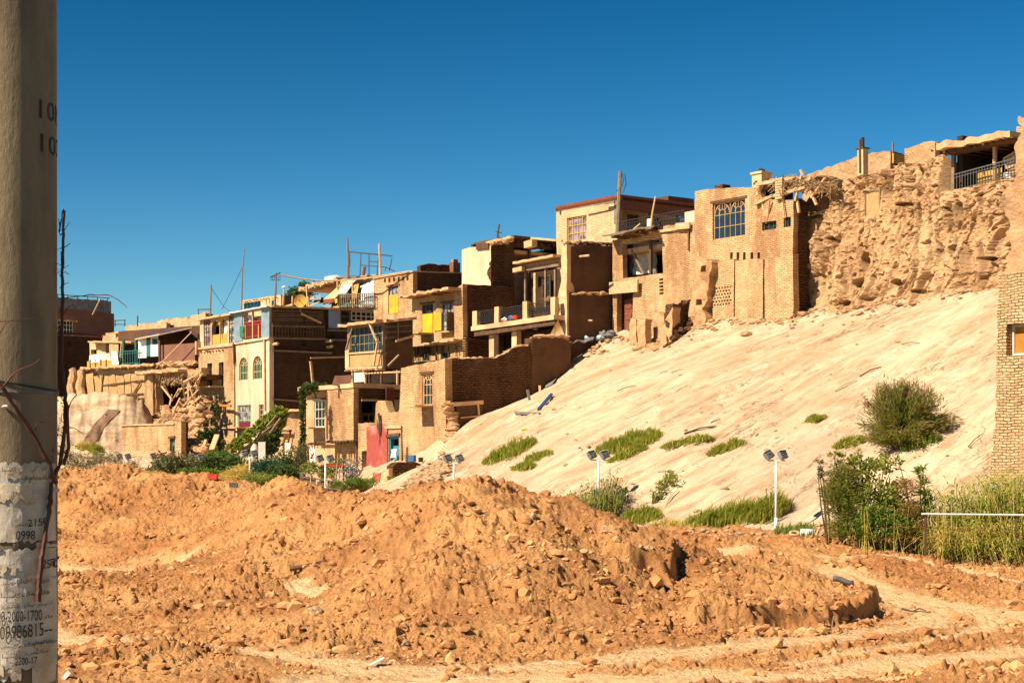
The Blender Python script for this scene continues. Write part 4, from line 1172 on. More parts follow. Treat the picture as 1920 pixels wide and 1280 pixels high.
mb = MB(); mb.box(1.0, W, 3.0, 3.2, -5, fr(3)); mb.box(W - .2, W, .3, 3.0, -5, fr(4) - .1); h.part('porch_back', mb, M.darkbrick)
mb = MB(); mb.box(h.at('R', 957, 500)[0], W + .2, -.35, 3.4, fr(3) + .0, fr(3) + .16); mb.rough(.04); h.part('porch_roof', mb, M.wood)
h.beams('R', [(960, 455), (1050, 462)], 8, out=.3, r=.06, m=M.wood, inn=1.5)
h.bar('R', (992, 600), (992, 462), .13, m=M.wood, c=.3, name='post')
mb = MB(); D = h.at('L', 866, 500)[0]; mb.box(.4, W, D - .3, D, -7, fl(D)); mb.box(.3, W, .36, D - .3, fl(D) - .3, fl(D) - .1); h.part('roof', mb, M.roofmud)
mb = MB()
for i in range(7): mb.rock(h.pt('L', 920 + i * 6, 457 - i * 1.4, .35), .25, .25, .16, i + 80, 2, .5)
h.part('parapet_rubble', mb, M.roofmud)
h.bar('L', (895, 463), (918, 461), .1, .3, M.wood, out=.05, name='coping_board')

h = House('balcony_house', 'brown house with a deep porch and long balcony of mud pillars and iron railing', 'house', 1045, 84.3, 612)
D = h.at('L', 884, 600)[0]
zb0 = h.at('L', 960, 606)[1]; zt0 = h.at('L', 1000, 486, .5)[1] - .1
BW = 4.2
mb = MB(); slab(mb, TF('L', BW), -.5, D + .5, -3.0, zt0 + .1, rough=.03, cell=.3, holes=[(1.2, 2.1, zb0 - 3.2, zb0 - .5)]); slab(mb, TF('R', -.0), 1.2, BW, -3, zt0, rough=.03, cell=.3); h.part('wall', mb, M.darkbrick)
h.win('L', (1020, 1036, 517, 560), 2, 3, fm=M.wood, gm=M.glass, c=BW - .2, hole=False, rec=-.1)
h.bar('L', (993, 460), (1008, 456), .34, .34, M.palewood, c=.9, out=.2, name='beam_end'); h.bar('L', (1002, 447), (1060, 452), .1, m=M.palewood, c=.9, out=.2, name='roof_pole')
h.eave('L', (975, 492), (1050, 478), out=.45, th=.12, c=.5, inn=3.9, m=M.palewood, name='porch_roof', rough=.02)
h.eave('L', (976, 500), (1050, 489), out=.1, th=.26, c=.5, inn=.2, m=M.greywood, name='porch_beam', rough=.01)
h.bar('L', (973, 508), (990, 504), .22, .22, M.palewood, c=.5, out=.3, name='beam_end')
for x, y0, y1, w_ in ((986, 566, 509, .11), (1005, 600, 512, .17), (1024, 560, 498, .11), (1042, 556, 505, .11)):
    h.bar('L', (x, y0 + 18), (x, y1), w_, m=M.palewood if w_ > .15 else M.greywood, c=.6, name='post')
h.eave('L', (886, 612), (1042, 590), out=.12, th=.24, inn=BW - .3, rough=.02, name='balcony_floor', m=M.plaster)
h.eave('L', (889, 622), (1042, 599), out=.02, th=.24, inn=.3, rough=.03, name='floor_beam', m=M.wood)
for x, yt, yb in ((889.5, 583, 612), (931, 575, 606), (984, 565, 598), (1037, 557, 591)):
    a0, a1, z0, z1 = h.rect('L', (x - 4, x + 4, yt, yb), .0)
    mb = MB(); slab(mb, TF('L', .0), a0, a1, z0, z1, rough=.025, cell=.1, th=.24, seed=x); h.part('balcony_pillar', mb, M.plaster)
for x0, x1, y0, y1 in ((894, 927, 608, 604), (936, 979, 603, 597), (989, 1032, 595, 590)): h.rail('L', (x0, y0), (x1, y1), .66, M.blackmetal, c=.12, gap=.17, bw=.022, scroll=True)
for x0, x1, yt, yb in ((917, 926, 624, 690), (959, 968, 618, 680)):
    a0, a1, z0, z1 = h.rect('L', (x0, x1, yt, yb), .25)
    mb = MB(); slab(mb, TF('L', .25), a0, a1, z0 - .6, z1, rough=.02, cell=.15, th=.3, seed=x0); h.part('pillar', mb, M.plaster)
h.bar('L', (930, 620), (962, 615), .2, m=M.palewood, c=.3, name='lintel')
mb = MB(); slab(mb, TF('L', 1.6), 0, D, -3, zb0 - .3, holes=[h.rect('L', (937, 959, 626, 690), 1.6)], rough=.03, cell=.25); h.part('lower_wall', mb, M.brown)
h.panel('L', (937, 959, 626, 690), M.dark, c=2.0, name='doorway_back')
P_ = [h.pt('L', x, y, .35) for x, y in ((947, 600), (951, 594), (960, 597), (966, 594), (956, 601))]
for (x, y), m_, n_ in (((946, 597), M.cloth, 'white'), ((958, 593), M.skyblue, 'blue'), ((966, 592), M.chip, 'red')):
    mb = MB(); mb.rock(h.pt('L', x, y + 2, .1), .12, .20, .10, x, 2, .8); tag(mb.build('cloth_bundle', m_), n_ + ' bundled cloth heaped behind the balcony railing', 'cloth') if False else None
    o = mb.build('cloth_bundle', m_); o.location = h.o.matrix_basis @ o.location; o.rotation_euler = h.o.rotation_euler; tag(o, n_ + ' cloth bundle lying behind the railing on the long balcony', 'cloth')
mb = MB(); mb.rock(h.pt('L', 1030, 561, .05), .16, .16, .17, 5, 2, .2); o = mb.build('clay_pot', M.redbrown); o.location = h.o.matrix_basis @ o.location; tag(o, 'round reddish pot on the railing of the long balcony', 'pot')
world_pole([(931, 452, 93), (936, 421, 93)], .05, 'slanting dark antenna mast with short crossbars on the plaster block roof', M.wood, name='antenna', cat='antenna', extra=[('crossbar', MB().tube([P(929, 447, 93), P(937, 445, 93)], .025, 5), M.wood), ('crossbar', MB().tube([P(929, 434, 93), P(941, 437, 93)], .025, 5), M.wood), ('crossbar', MB().tube([P(932, 441, 93), P(937, 442, 93)], .025, 5), M.wood)])

# ------------------------------------------------------------------ middle: yellow shutters, upper brick house, wood bay
h = House('yellow_shutter_house', 'brick house with two yellow-shuttered windows under a sagging earth eave', 'house', 868, 90, 672)
for x0, x1 in ((781, 793), (838, 851)): h.win('L', (x0 + 11 if x0 < 800 else x0 - 12, x1 + 12 if x0 < 800 else x1 - 8, 661, 676), 2, 1, fm=M.green, gm=M.glass, rec=.12, fw=.04)
w1_ = h.win('L', (791, 812, 570, 625), 3, 4, fm=M.wood, gm=M.glass, rec=.1, fw=.05, lintel=1, sill=1)
w2_ = h.win('L', (829, 849, 568, 621), 3, 5, fm=M.wood, gm=M.paleglass, rec=.1, fw=.05, lintel=1, sill=.3)
h.body(773, 964, [(773, 553), (820, 546), (862, 538), (864, 533), (868, 532)], [(868, 533), (925, 535), (964, 537)], zb=-3, mL=M.tan, mR=M.brown, rough=.03, jag=.02, seed=101)
a0, a1, z0, z1 = h.rect('L', (792, 811, 588, 624))
mb = MB(); fb(mb, TF('L'), a0, a1, z0, z1, -.04, .0); h.part('shutter', mb, M.yellow, w1_)
a0, a1, z0, z1 = h.rect('L', (815, 829, 586, 620))
mb = MB(); fb(mb, TF('L'), a0, a1, z0, z1, .02, .06); h.part('shutter', mb, M.yellow, w2_)
a1, z0 = h.at('L', 850, 621); z1 = h.at('L', 850, 585)[1]
mb = MB(); mb.beam(Vector(TF('L')(a1 - .02, z0, .02)), Vector(TF('L')(a1 - .02, z1, .02)), .04, .04); fb(mb, TF('L'), a1 - .05, a1 - .01, z0, z1, .05, .45); h.part('shutter', mb, M.wood, w2_)
h.eave('L', (770, 556), (866, 540), out=.85, th=.13, inn=.3, rough=.09, n=36, name='eave')
h.beams('L', [(772, 560), (864, 544)], 9, out=.75, r=.06)
h.eave('L', (771, 650), (868, 636), out=.6, th=.10, inn=.1, rough=.05, n=26, name='eave', m=M.palewood)
h.beams('L', [(771, 654), (866, 640)], 9, out=.7, r=.06, m=M.palewood)
for x in (781, 788, 800, 806, 822, 833, 844, 858): h.bar('L', (x, 676), (x + R.uniform(-1, 1), 648), .05, m=M.wood, out=.1, name='pole_strut')
h.bar('R', (868, 634), (962, 645), .08, m=M.wood, out=.03, name='tie_beam')
mb = MB()
for i in range(9): mb.rock(h.pt('R', 871, 634 + i * 4.5, -.02), .16, .12, .05, i, 1, .3)
h.part('corner_bricks', mb, M.tan)

h = House('upper_brick_house', 'upper brick house with one yellow board window under a row of beam sockets', 'house', 774, 95, 597)
for i, x in enumerate((720, 728.5, 737, 746, 754, 762)): h.hole('L', (x, x + 3.6, 522 - i * .9, 530 - i * .9))
w_ = h.win('L', (728, 747, 537, 588), 3, 3, fm=M.wood, gm=M.paleglass, rec=.1, fw=.05, lintel=1)
h.body(701, 866, [(701, 521), (774, 508)], [(774, 508), (850, 510), (866, 511)], zb=-4, mL=M.tan, mR=M.brown, rough=.02, seed=111)
a0, a1, z0, z1 = h.rect('L', (729, 746, 552, 587))
mb = MB(); fb(mb, TF('L'), a0, a1, z0, z1, -.06, -.02); h.part('shutter', mb, M.yellow, w_)
h.eave('L', (701, 521), (776, 508), out=.08, th=.06, rough=.0, m=M.palewood, name='coping'); h.eave('R', (775, 508), (864, 511), out=.08, th=.06, rough=.0, m=M.palewood, name='coping')
mb = MB(); x0, x1 = h.at('R', 788, 505, .9)[0], h.at('R', 851, 505, .9)[0]; z1 = h.at('R', 820, 495, .9)[1]
slab(mb, TF('R', .9), x0, x1, h.zt - .1, z1, rough=.06, cell=.15, jag=.15, th=.35, top=h.prof('R', [(788, 500), (800, 495), (848, 494), (851, 497)], .9)); h.part('parapet', mb, M.brown)
x0, x1, z0, z1 = h.rect('R', (850, 863, 492, 540), .5)
mb = MB(); mb.box(x0, x1, .5, .5 + x1 - x0, h.zt - .6, z1); c_ = h.part('chimney', mb, M.redbrown)
mb = MB(); mb.box(x0 + .05, x1 - .12, .55, .8, z1, z1 + .18); h.part('chimney_cap', mb, M.tan, c_)

h = House('wooden_bay_house', 'timber bay with a big greenish slatted window and reed parapet below it', 'house', 718, 89, 690)
h.win('L', (656, 716, 611, 660), 7, 3, fm=M.greywood, gm=M.glass, rec=.1, fw=.06, mw=.045)
h.body(651, 774, [(651, 606), (718, 600)], [(718, 600), (774, 597)], zb=0, mL=M.greywood, mR=M.wood, rough=.01, roof=True, seed=121)
h.eave('L', (648, 609), (720, 600), out=.45, th=.14, inn=.3, rough=.07, name='eave'); h.eave('R', (717, 600), (775, 595), out=.3, th=.14, inn=.3, rough=.07, name='eave')
h.beams('L', [(650, 614), (717, 604)], 10, out=.4, r=.05, m=M.palewood)
h.panel('L', (657, 716, 664, 687), M.reed, out=.05, name='reed_parapet')
h.bar('L', (653, 663), (718, 659), .09, m=M.palewood, out=.08, name='sill'); h.bar('L', (651, 691), (719, 688), .11, m=M.palewood, out=.05, name='floor_beam')
h.bar('L', (703, 607), (717, 640), .08, m=M.palewood, out=.35, name='brace'); h.bar('L', (671, 611), (658, 655), .08, m=M.greywood, out=.3, name='brace'); h.bar('L', (717, 640), (710, 686), .08, m=M.palewood, out=.3, name='brace')
h.beams('L', [(652, 695), (718, 692)], 12, out=.25, r=.05, m=M.palewood, name='joist')
mb = MB(); slab(mb, TF('R', -.04), 0.1, h.at('R', 772, 650)[0], 0, h.at('R', 745, 638)[1], rough=.05, cell=.2, th=.03); h.part('mud_panel', mb, M.brownplaster)
for k in range(6): h.bar('R', (722, 608 + k * 5), (770, 605 + k * 5.3), .06, m=M.greywood if k % 2 else M.wood, out=.03, name='plank')
h.bar('R', (745, 604), (745, 636), .07, m=M.greywood, out=.06, name='post')
h.bar('R', (722, 686), (742, 666), .08, m=M.palewood, out=.3, name='brace'); h.bar('R', (738, 640), (771, 630), .12, m=M.palewood, out=.2, name='brace')
mb = MB(); a0, a1, z0, z1 = h.rect('L', (647, 654, 656, 690), -.12); fb(mb, TF('L', -.12), a0, a1, z0, z1, -.3, 0); h.part('corner_pier', mb, M.plaster)
# gallery under the bay
mb = MB(); mb.box(1.4, 6.0, .2, 4.4, -1.5, -.05); h.part('gallery_core', mb, M.darkbrick)
for x in (662, 686, 716, 746): h.bar('L', (x, 727), (x, 694), .10, m=M.palewood if x != 716 else M.wood, c=.15, name='post')
h.panel('L', (664, 684, 698, 716), M.cloth, c=1.2, name='white_board'); h.bar('L', (684, 700), (752, 697), .07, m=M.palewood, c=.1, name='gallery_rail'); h.panel('L', (697, 742, 700, 718), M.greywood, c=.9, name='slat_panel')

# ------------------------------------------------------------------ lower bay house
h = House('lower_bay_house', 'plastered house with a projecting brick bay on joists and tall teal window', 'house', 663, 85.6, 905)
h.win('L', (589, 608, 750, 801), 3, 3, fm=M.cloth, gm=M.glass, rec=.1, fw=.06, c=.45, lintel=1, sill=1)
ab = h.at('L', 613.5, 780)[0]; ac = h.at('L', 574, 780, .45)[0]
ztop = h.at('L', 640, 728)[1]; zbay = h.at('L', 640, 826)[1]
mb = MB(); slab(mb, TF('L'), 0, ab, zbay, ztop, rough=.02, th=.3, seed=131); mb.box(.3, .75, ab - .25, ab - .01, zbay, ztop - .02); mb.box(.3, 1, .3, ab - .3, zbay + .01, zbay + .15); h.part('bay', mb, M.tan)
h.holes[('L', .45)].append(h.rect('L', (587, 590, 850, 870), .45))
h.wall('L', ab + .0, ac, -1.0, h.prof('L', [(574, 740), (613, 734)], .45), M.plaster, c=.45, rough=.03, jag=.04, seed=132)
mb = MB(); slab(mb, TF('L', .75), -.5, ab, -1.0, zbay + .1, rough=.04, seed=133, th=.3); h.part('wall', mb, M.tan)
q = h.hole('R', (679, 704, 751, 792))
W = h.at('R', 756, 760)[0]
h.wall('R', .3, W, zbay - 2.0, ztop - .03, M.brown, rough=.03, seed=134)
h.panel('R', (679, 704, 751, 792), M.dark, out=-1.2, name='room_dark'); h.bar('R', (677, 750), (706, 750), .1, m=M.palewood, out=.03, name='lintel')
h.rail('R', (682, 792), (703, 792), .45, M.wood, out=-.1, gap=.25, bw=.05)
mb = MB(); a0, a1, z0, z1 = h.rect('R', (722, 736, 727, 771)); n = 5
for i in range(n + 1):
    x = a0 + (a1 - a0) * i / n; mb.beam((x, -.12, z0), (x, -.12, z1), .045)
for j in range(12):
    z = z0 + (z1 - z0) * j / 11; mb.beam((a0, -.10, z), (a1, -.10, z), .045)
h.part('lattice', mb, M.rust)
h.panel('R', (737, 752, 749, 771), M.greycloth, out=.06, name='grey_panel')
mb = MB(); mb.box(-.06, W, -.06, .35, ztop, ztop + .22); mb.box(-.06, .35, .35, ac, ztop, ztop + .2); mb.rough(.03); h.part('parapet', mb, M.plaster)
mb = MB(); mb.box(.36, W, .36, ac, ztop - .2, ztop + .02); mb.box(W - .3, W, .3, ac, -1, ztop - .2); mb.box(.8, W - .3, ac - .3, ac - .02, -1, ztop - .2); h.part('roof', mb, M.roofmud)
h.beams('L', [(616, 829), (668, 826)], 9, out=.14, r=.07, inn=.6, name='joist'); h.beams('L', [(582, 832), (612, 830)], 5, c=.45, out=.3, r=.06, name='joist')
h.bar('L', (600, 829), (672, 827), .10, m=M.wood, c=.3, out=.1, name='bearer')
h.bar('L', (613.8, 735), (613.8, 822), .06, m=M.wood, out=.02, c=.0, name='seam'); h.bar('L', (636, 731), (636, 746), .07, m=M.wood, out=.02, name='spout')
p_ = h.panel('L', (581, 592, 838, 868), M.whitewash, out=.03, c=.45, name='notice')
mb = MB(); mb.beam(h.pt('L', 584, 850, .45, .045), h.pt('L', 590, 858, .45, .045), .07, .02); mb.beam(h.pt('L', 590, 849, .45, .055), h.pt('L', 584, 859, .45, .055), .07, .02); h.part('red_cross', mb, M.redink, p_)
mb = MB(); mb.sheet(h.pt('R', 622, 722, 1.2), h.pt('R', 656, 722, 1.2), h.pt('R', 662, 704, 2.0), h.pt('R', 628, 704, 2.0), amp=.06); o = mb.build('rusty_sheet', M.redbrown); o.location = h.o.matrix_basis @ o.location; o.rotation_euler = h.o.rotation_euler; tag(o, 'leaning rusty brown sheet on the flat roof of the lower bay house', 'metal sheet')

# ------------------------------------------------------------------ brick house with red limewashed wall and blue door
h = House('corner_brick_house', 'brick corner house with an arched green window, red limewashed wall and long dark side wall', 'house', 835, 79, 872)
h.win('L', (791.5, 810, 701, 760), 3, 3, fm=M.palewood, gm=M.glass, arch=1, rec=.12, fw=.06, lintel=1, sill=1)
h.hole('L', (677.5, 688, 845, 890)); qd = h.hole('L', (729, 748, 818, 873))
top = [(671, 794), (688, 792), (689, 796), (704, 798), (705, 750), (725, 752), (726, 773), (749, 771), (750, 690), (780, 684), (835, 673)]
fl = h.prof('L', top); D = h.at('L', 671, 830)[0]; Dk = h.at('L', 749.5, 730)[0]
h.wall('L', 0, D, -1.5, fl, M.tan, rough=.035, cell=.16, jag=.05, seed=141, th=.4)
rp = [(835, 673), (880, 672), (923, 673), (945, 664), (969, 650), (994, 647), (997, 634), (1045, 631), (1060, 636), (1071, 644)]
fr = h.prof('R', rp); x1 = h.at('R', 997, 660)[0]; x2 = h.at('R', 1071, 660)[0]
h.wall('R', .4, x1, -1.5, fr, M.brown, rough=.07, cell=.14, jag=.10, seed=142, th=.45)
h.wall('R', x1 + .002, x2, -1.0, fr, M.brownplaster, rough=.06, cell=.18, jag=.05, seed=143, th=.6)
mb = MB(); mb.box(.4, 5, Dk - .3, Dk - .01, -1.5, fl(Dk - .3) - .1); mb.box(4.7, 5, .5, Dk - .3, -1.5, fr(4.7) - .4); mb.box(x2 - .3, x2 - .02, .6, 3.2, -1, fr(x2) - .1); h.part('wall', mb, M.brown)
mb = MB(); mb.box(.4, 5, .45, Dk - .3, fl(Dk - .3) - .5, fl(Dk - .3) - .25); h.part('roof', mb, M.roofmud)
mb = MB(); mb.box(5.0, x2 - .3, .6, 3.2, fr(x1) - 2.2, fr(x1) - 1.2); mb.rough(.1); h.part('terrace', mb, M.roofmud)
mb = MB()
for i in range(60):
    t = i / 60; px = 838 + 232 * t; py = float(np.interp(px, [q[0] for q in rp], [q[1] for q in rp]))
    mb.rock(h.pt('R', px, py + R.uniform(-1, 1.5), .2), R.uniform(.1, .2), .2, R.uniform(.05, .1), i, 1, .4)
h.part('coping_bricks', mb, M.tan)
mb = MB()
for i in range(12): mb.rock(h.pt('R', 1012 + i * 4, 632 + R.uniform(-2, 1), .3), .3, .4, .09, i + 90, 2, .4)
h.part('coping_mud', mb, M.roofmud)
a0, a1, z0, z1 = h.rect('L', (689, 728, 797, 890))
mb = MB(); slab(mb, TF('L', -.05), a0, a1, z0, z1, top=h.prof('L', [(689, 800), (704, 798), (715, 796), (728, 797)], -.05), rough=.025, cell=.15, th=.02, jag=.12, seed=9); h.part('red_wall', mb, M.redwall)
mb = MB()
for pol in ([(710, 776), (713, 773), (715, 780), (714.6, 790), (716.5, 800), (716, 812), (713.5, 818), (712, 812), (711, 800), (711.6, 788)], [(712.4, 818), (714, 816), (714.4, 826), (713.3, 836), (712.6, 828)], [(708.4, 790), (710, 786), (710.4, 796), (709.2, 806), (708.6, 800)]): mb.prism([h.pt('L', x + R.uniform(-.6, .6), y, -.05, .05) for x, y in pol], Vector((-.012, 0, 0)))
h.part('soot_stain', mb, M.darkbrick)
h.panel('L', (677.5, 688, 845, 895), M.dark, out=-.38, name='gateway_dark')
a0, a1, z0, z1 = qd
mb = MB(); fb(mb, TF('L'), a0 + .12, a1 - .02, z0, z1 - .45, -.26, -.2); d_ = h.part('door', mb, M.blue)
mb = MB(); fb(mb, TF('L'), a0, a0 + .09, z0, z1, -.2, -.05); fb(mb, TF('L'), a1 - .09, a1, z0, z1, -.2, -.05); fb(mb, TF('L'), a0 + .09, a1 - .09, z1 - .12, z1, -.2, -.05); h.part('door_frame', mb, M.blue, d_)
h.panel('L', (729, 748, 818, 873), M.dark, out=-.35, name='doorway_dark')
h.bar('L', (726, 817), (751, 814), .14, m=M.wood, out=.03, name='lintel'); h.bar('L', (723, 801), (754, 800), .08, .12, m=M.plaster, out=.04, name='ledge'); h.bar('L', (754, 800), (755, 868), .06, m=M.wood, out=.03, name='downpipe')
mb = MB(); mb.sheet(h.pt('L', 738, 858, 0, .12), h.pt('L', 748, 857, 0, .12), h.pt('L', 748, 841, 0, .12), h.pt('L', 738, 842, 0, .12), amp=.08, sc=4); o = mb.build('hanging_cloth', M.cloth); o.location = h.o.matrix_basis @ o.location; o.rotation_euler = h.o.rotation_euler; tag(o, 'white cloth hanging in front of the turquoise door', 'cloth')
# leftover room walls below the long dark wall
zl = h.at('R', 870, 757, -.6)[1]
mb = MB(); slab(mb, TF('R', -.5), .25, h.at('R', 905, 770, -.5)[0], -1.2, zl, rough=.05, cell=.15, th=.3, jag=.06, top=h.prof('R', [(842, 760), (880, 757), (905, 754)], -.5)); h.part('low_wall', mb, M.brownplaster)
h.bar('R', (847, 758), (905, 754), .10, .18, m=M.plaster, c=-.5, out=.02, name='ledge'); h.bar('R', (862, 783), (896, 780), .09, .06, m=M.plaster, c=-.5, out=.06, name='ledge'); h.bar('R', (895, 758), (897, 782), .08, m=M.plaster, c=-.5, out=.05, name='ledge')
mb = MB()
for i in range(34):
    t = i / 34; mb.rock(h.pt('R', 836 + 9 * math.sin(t * 3) + R.uniform(-3, 3) + 8 * t, 757 + 70 * t, -.35), R.uniform(.18, .38), R.uniform(.2, .35), R.uniform(.07, .17), i, 2, .4)
h.part('corner_rubble', mb, M.adobe)

h = House('stacked_brick_wall', 'low dark stacked brick wall with a lit mud end beside the red wall', 'wall', 729, 75, 906)
fr = h.prof('R', [(729, 880), (744, 868), (775, 866), (789, 869)])
h.wall('R', .2, h.at('R', 789, 880)[0], -.8, fr, M.brown, rough=.07, cell=.12, jag=.08, th=.5)
h.wall('L', 0, h.at('L', 713, 890)[0], -.8, h.prof('L', [(713, 898), (722, 884), (729, 878)]), M.plaster, rough=.05, cell=.12, th=.35)

# ------------------------------------------------------------------ tall house on the left
h = House('tall_house', 'tall three-storey house with arched green windows and blue sheet-metal top balcony', 'house', 505, 100, 860)
ys = h.at('L', 441.5, 700)[0]
for r in ((391, 400, 681, 726), (413, 422, 679, 724)): h.win('L', r, 2, 4, fm=M.wood, gm=M.glass, rec=.14, fw=.05, lintel=1, sill=1)
wa = []
for r in ((448.5, 464.5, 670, 713), (474, 491.5, 667, 711)):
    h.win('L', r, 3, 3, fm=M.palewood, gm=M.greenglass, arch=1, rec=.12, fw=.05); wa.append(h.last)
wb_ = h.win('L', (445, 470, 759, 801), 4, 3, fm=M.palewood, gm=M.paleglass, rec=.12, fw=.06, sill=1)
a0, a1, z0, z1 = h.rect('L', (447, 469, 790, 800)); mb = MB(); fb(mb, TF('L'), a0, a1, z0, z1, -.07, -.055); h.part('lower_curtain', mb, M.maroon, wb_)
h.win('L', (485, 494, 758, 787), 2, 3, fm=M.palewood, gm=M.glass, rec=.12, fw=.05)
h.win('L', (383, 392, 762, 802), 1, 1, fm=M.wood, gm=M.ochre, rec=.12, fw=.05, lintel=1); h.win('L', (397, 405, 762, 802), 1, 2, fm=M.wood, gm=M.wood, rec=.12, fw=.05, lintel=1)
h.win('L', (421, 427, 758, 780), 1, 3, fm=M.wood, gm=M.dark, rec=.15, fw=.04)
# top storey openings
h.win('L', (382, 395, 598, 648), 3, 6, fm=M.rust, gm=M.paleglass, rec=.05, fw=.04); h.win('L', (429, 439, 588, 643), 2, 6, fm=M.rust, gm=M.paleglass, rec=.05, fw=.04)
q1 = h.hole('L', (397, 411, 600, 646)); q2 = h.hole('L', (412, 427, 596, 644)); q3 = h.hole('L', (457, 491, 583, 635))
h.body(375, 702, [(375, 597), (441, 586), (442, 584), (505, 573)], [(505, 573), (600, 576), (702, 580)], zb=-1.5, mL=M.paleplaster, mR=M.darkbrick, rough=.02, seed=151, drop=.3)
zs0 = h.at('L', 441, 646)[1]
mb = MB(); slab(mb, TF('L', -.10), ys, h.D, -1.5, zs0, holes=[x for x in h.holes[('L', 0.0)] if x[1] > ys and x[3] < zs0 + .05], rough=.02, th=.09, seed=152); h.part('brick_skin', mb, M.tan)
for q in wa: h.spandrel('L', q, M.paleplaster)
for q in (q1, q2): h.spandrel('L', q, M.ochre)
h.panel('L', (412.5, 426.5, 597, 632), M.cloth, out=-.28, name='cream_board')
for r in ((397, 411, 627, 646), (412, 427, 625, 644)): h.panel('L', r, M.ochre, out=-.06, name='balustrade')
for r in ((440.5, 456, 585, 640), (491.5, 506.5, 577, 633)): h.panel('L', r, M.sheet, out=.06, th=.05, name='sheet_metal')
h.rail('L', (458, 635), (490, 631), .95, M.redpaint, c=.03, gap=.13, bw=.05, scroll=False, top=.07); h.bar('L', (475, 635), (475, 583), .09, m=M.palewood, c=.05, name='post')
for k, x in enumerate((462, 487)): h.bar('L', (x, 635), (x, 609), .10, m=M.ochre, c=.02, out=.04, name='rail_post')
mb = MB(); mb.box(2.2, 2.4, -.1, h.D, h.at('L', 470, 650)[1], h.zt); h.part('inner_wall', mb, M.dark)
for lab, x0, x1, y0, y1, m_ in (('pale shirt hanging in the red-railed top balcony', 458, 467, 590, 606, M.laundry), ('dark purple cloth hanging in the red-railed top balcony', 466, 473, 597, 611, M.maroon), ('green blanket hung over the end of the red balcony railing', 453, 461, 612, 633, M.green)):
    mb = MB(); o_ = .12 if 'green' in lab else -.25
    mb.sheet(h.pt('L', x0, y1, 0, o_), h.pt('L', x1, y1 - 1, 0, o_), h.pt('L', x1, y0, 0, o_), h.pt('L', x0, y0, 0, o_), amp=.08, sc=4)
    o = mb.build('laundry', m_); o.location = h.o.matrix_basis @ o.location; o.rotation_euler = h.o.rotation_euler; tag(o, lab, 'laundry')
h.eave('L', (374, 598), (440, 587), out=.3, th=.12, rough=.03, m=M.palewood, name='eave'); h.eave('L', (440, 586), (508, 573), out=.35, th=.08, rough=.04, m=M.whitesheet, name='eave'); h.eave('R', (504, 573), (702, 580), out=.35, th=.10, rough=.05, m=M.palewood, name='eave', n=40)
h.eave('L', (375, 652), (441, 645), out=.2, th=.12, rough=.02, name='cornice'); h.eave('L', (441, 643), (507, 632), out=.12, th=.09, rough=.0, m=M.paleplaster, name='cornice')
h.beams('L', [(378, 661), (424, 656)], 8, out=.22, r=.05); h.bar('L', (375, 665), (375, 640), .3, .2, m=M.plaster, out=.15, name='corner_pier')
h.bar('L', (498, 637), (499, 770), .09, m=M.palewood, out=.08, name='drainpipe'); h.bar('L', (441.5, 643), (442.5, 682), .1, m=M.wood, out=.12, name='drainpipe')
h.bar('L', (427, 760), (447, 761), .12, m=M.orangewood, out=.5, name='beam_end'); h.bar('L', (426, 778), (426, 752), .09, m=M.wood, out=.15, name='beam')
# weathered timber storey on the shaded side
mb = MB(); a0, a1, z0, z1 = h.rect('R', (509, 606, 579, 632)); fb(mb, TF('R'), a0, a1, z0, z1, .02, .06); o_ = h.part('plank_wall', mb, M.wood)
for k in range(9):
    y = 583 + k * 4.6 + R.uniform(-1, 1)
    mb = MB(); mb.beam(h.pt('R', 509 + R.uniform(0, 8), y, 0, .08), h.pt('R', 606 - R.uniform(0, 20), y + 1.5 + R.uniform(-2, 2), 0, .08), .07, .03); h.part('plank', mb, M.greywood, o_)
h.bar('R', (562, 588), (600, 606), .12, m=M.palewood, out=.13, name='brace')
h.rail('R', (509, 633), (606, 634), .85, M.wood, gap=.2, bw=.07, out=.14)
for p, q in (((508, 634), (612, 636)), ((508, 611), (606, 613)), ((612, 619), (660, 620)), ((613, 637), (655, 638)), ((508, 657), (620, 662)), ((508, 748), (560, 752))): h.bar('R', p, q, .10, m=M.greywood, out=.12, name='tie_beam')
h.panel('R', (615, 636, 581, 616), M.paleblue, out=.10, th=.08, name='blue_board'); h.win('R', (637, 655, 582, 616), 1, 3, fm=M.greywood, gm=M.dark, rec=-.04, fw=.05, hole=False)
h.win('R', (657, 704, 584, 602), 5, 2, fm=M.cloth, gm=M.dark, rec=-.04, fw=.06, mw=.06, hole=False); h.panel('R', (655, 703, 576, 583), M.whitesheet, out=.1, name='fascia')
for x, y in ((512, 645), (613, 650), (612, 640)):
    mb = MB(); mb.tube([h.pt('R', x, y, 0, -.1), h.pt('R', x + 1, y, 0, .55)], .09, 7); h.part('beam_stub', mb, M.palewood)
h.bar('R', (582, 671), (648, 669), .09, m=M.palewood, c=-.8, name='pole_rail'); h.bar('R', (582, 677), (586, 716), .12, m=M.palewood, c=-.8, name='post')

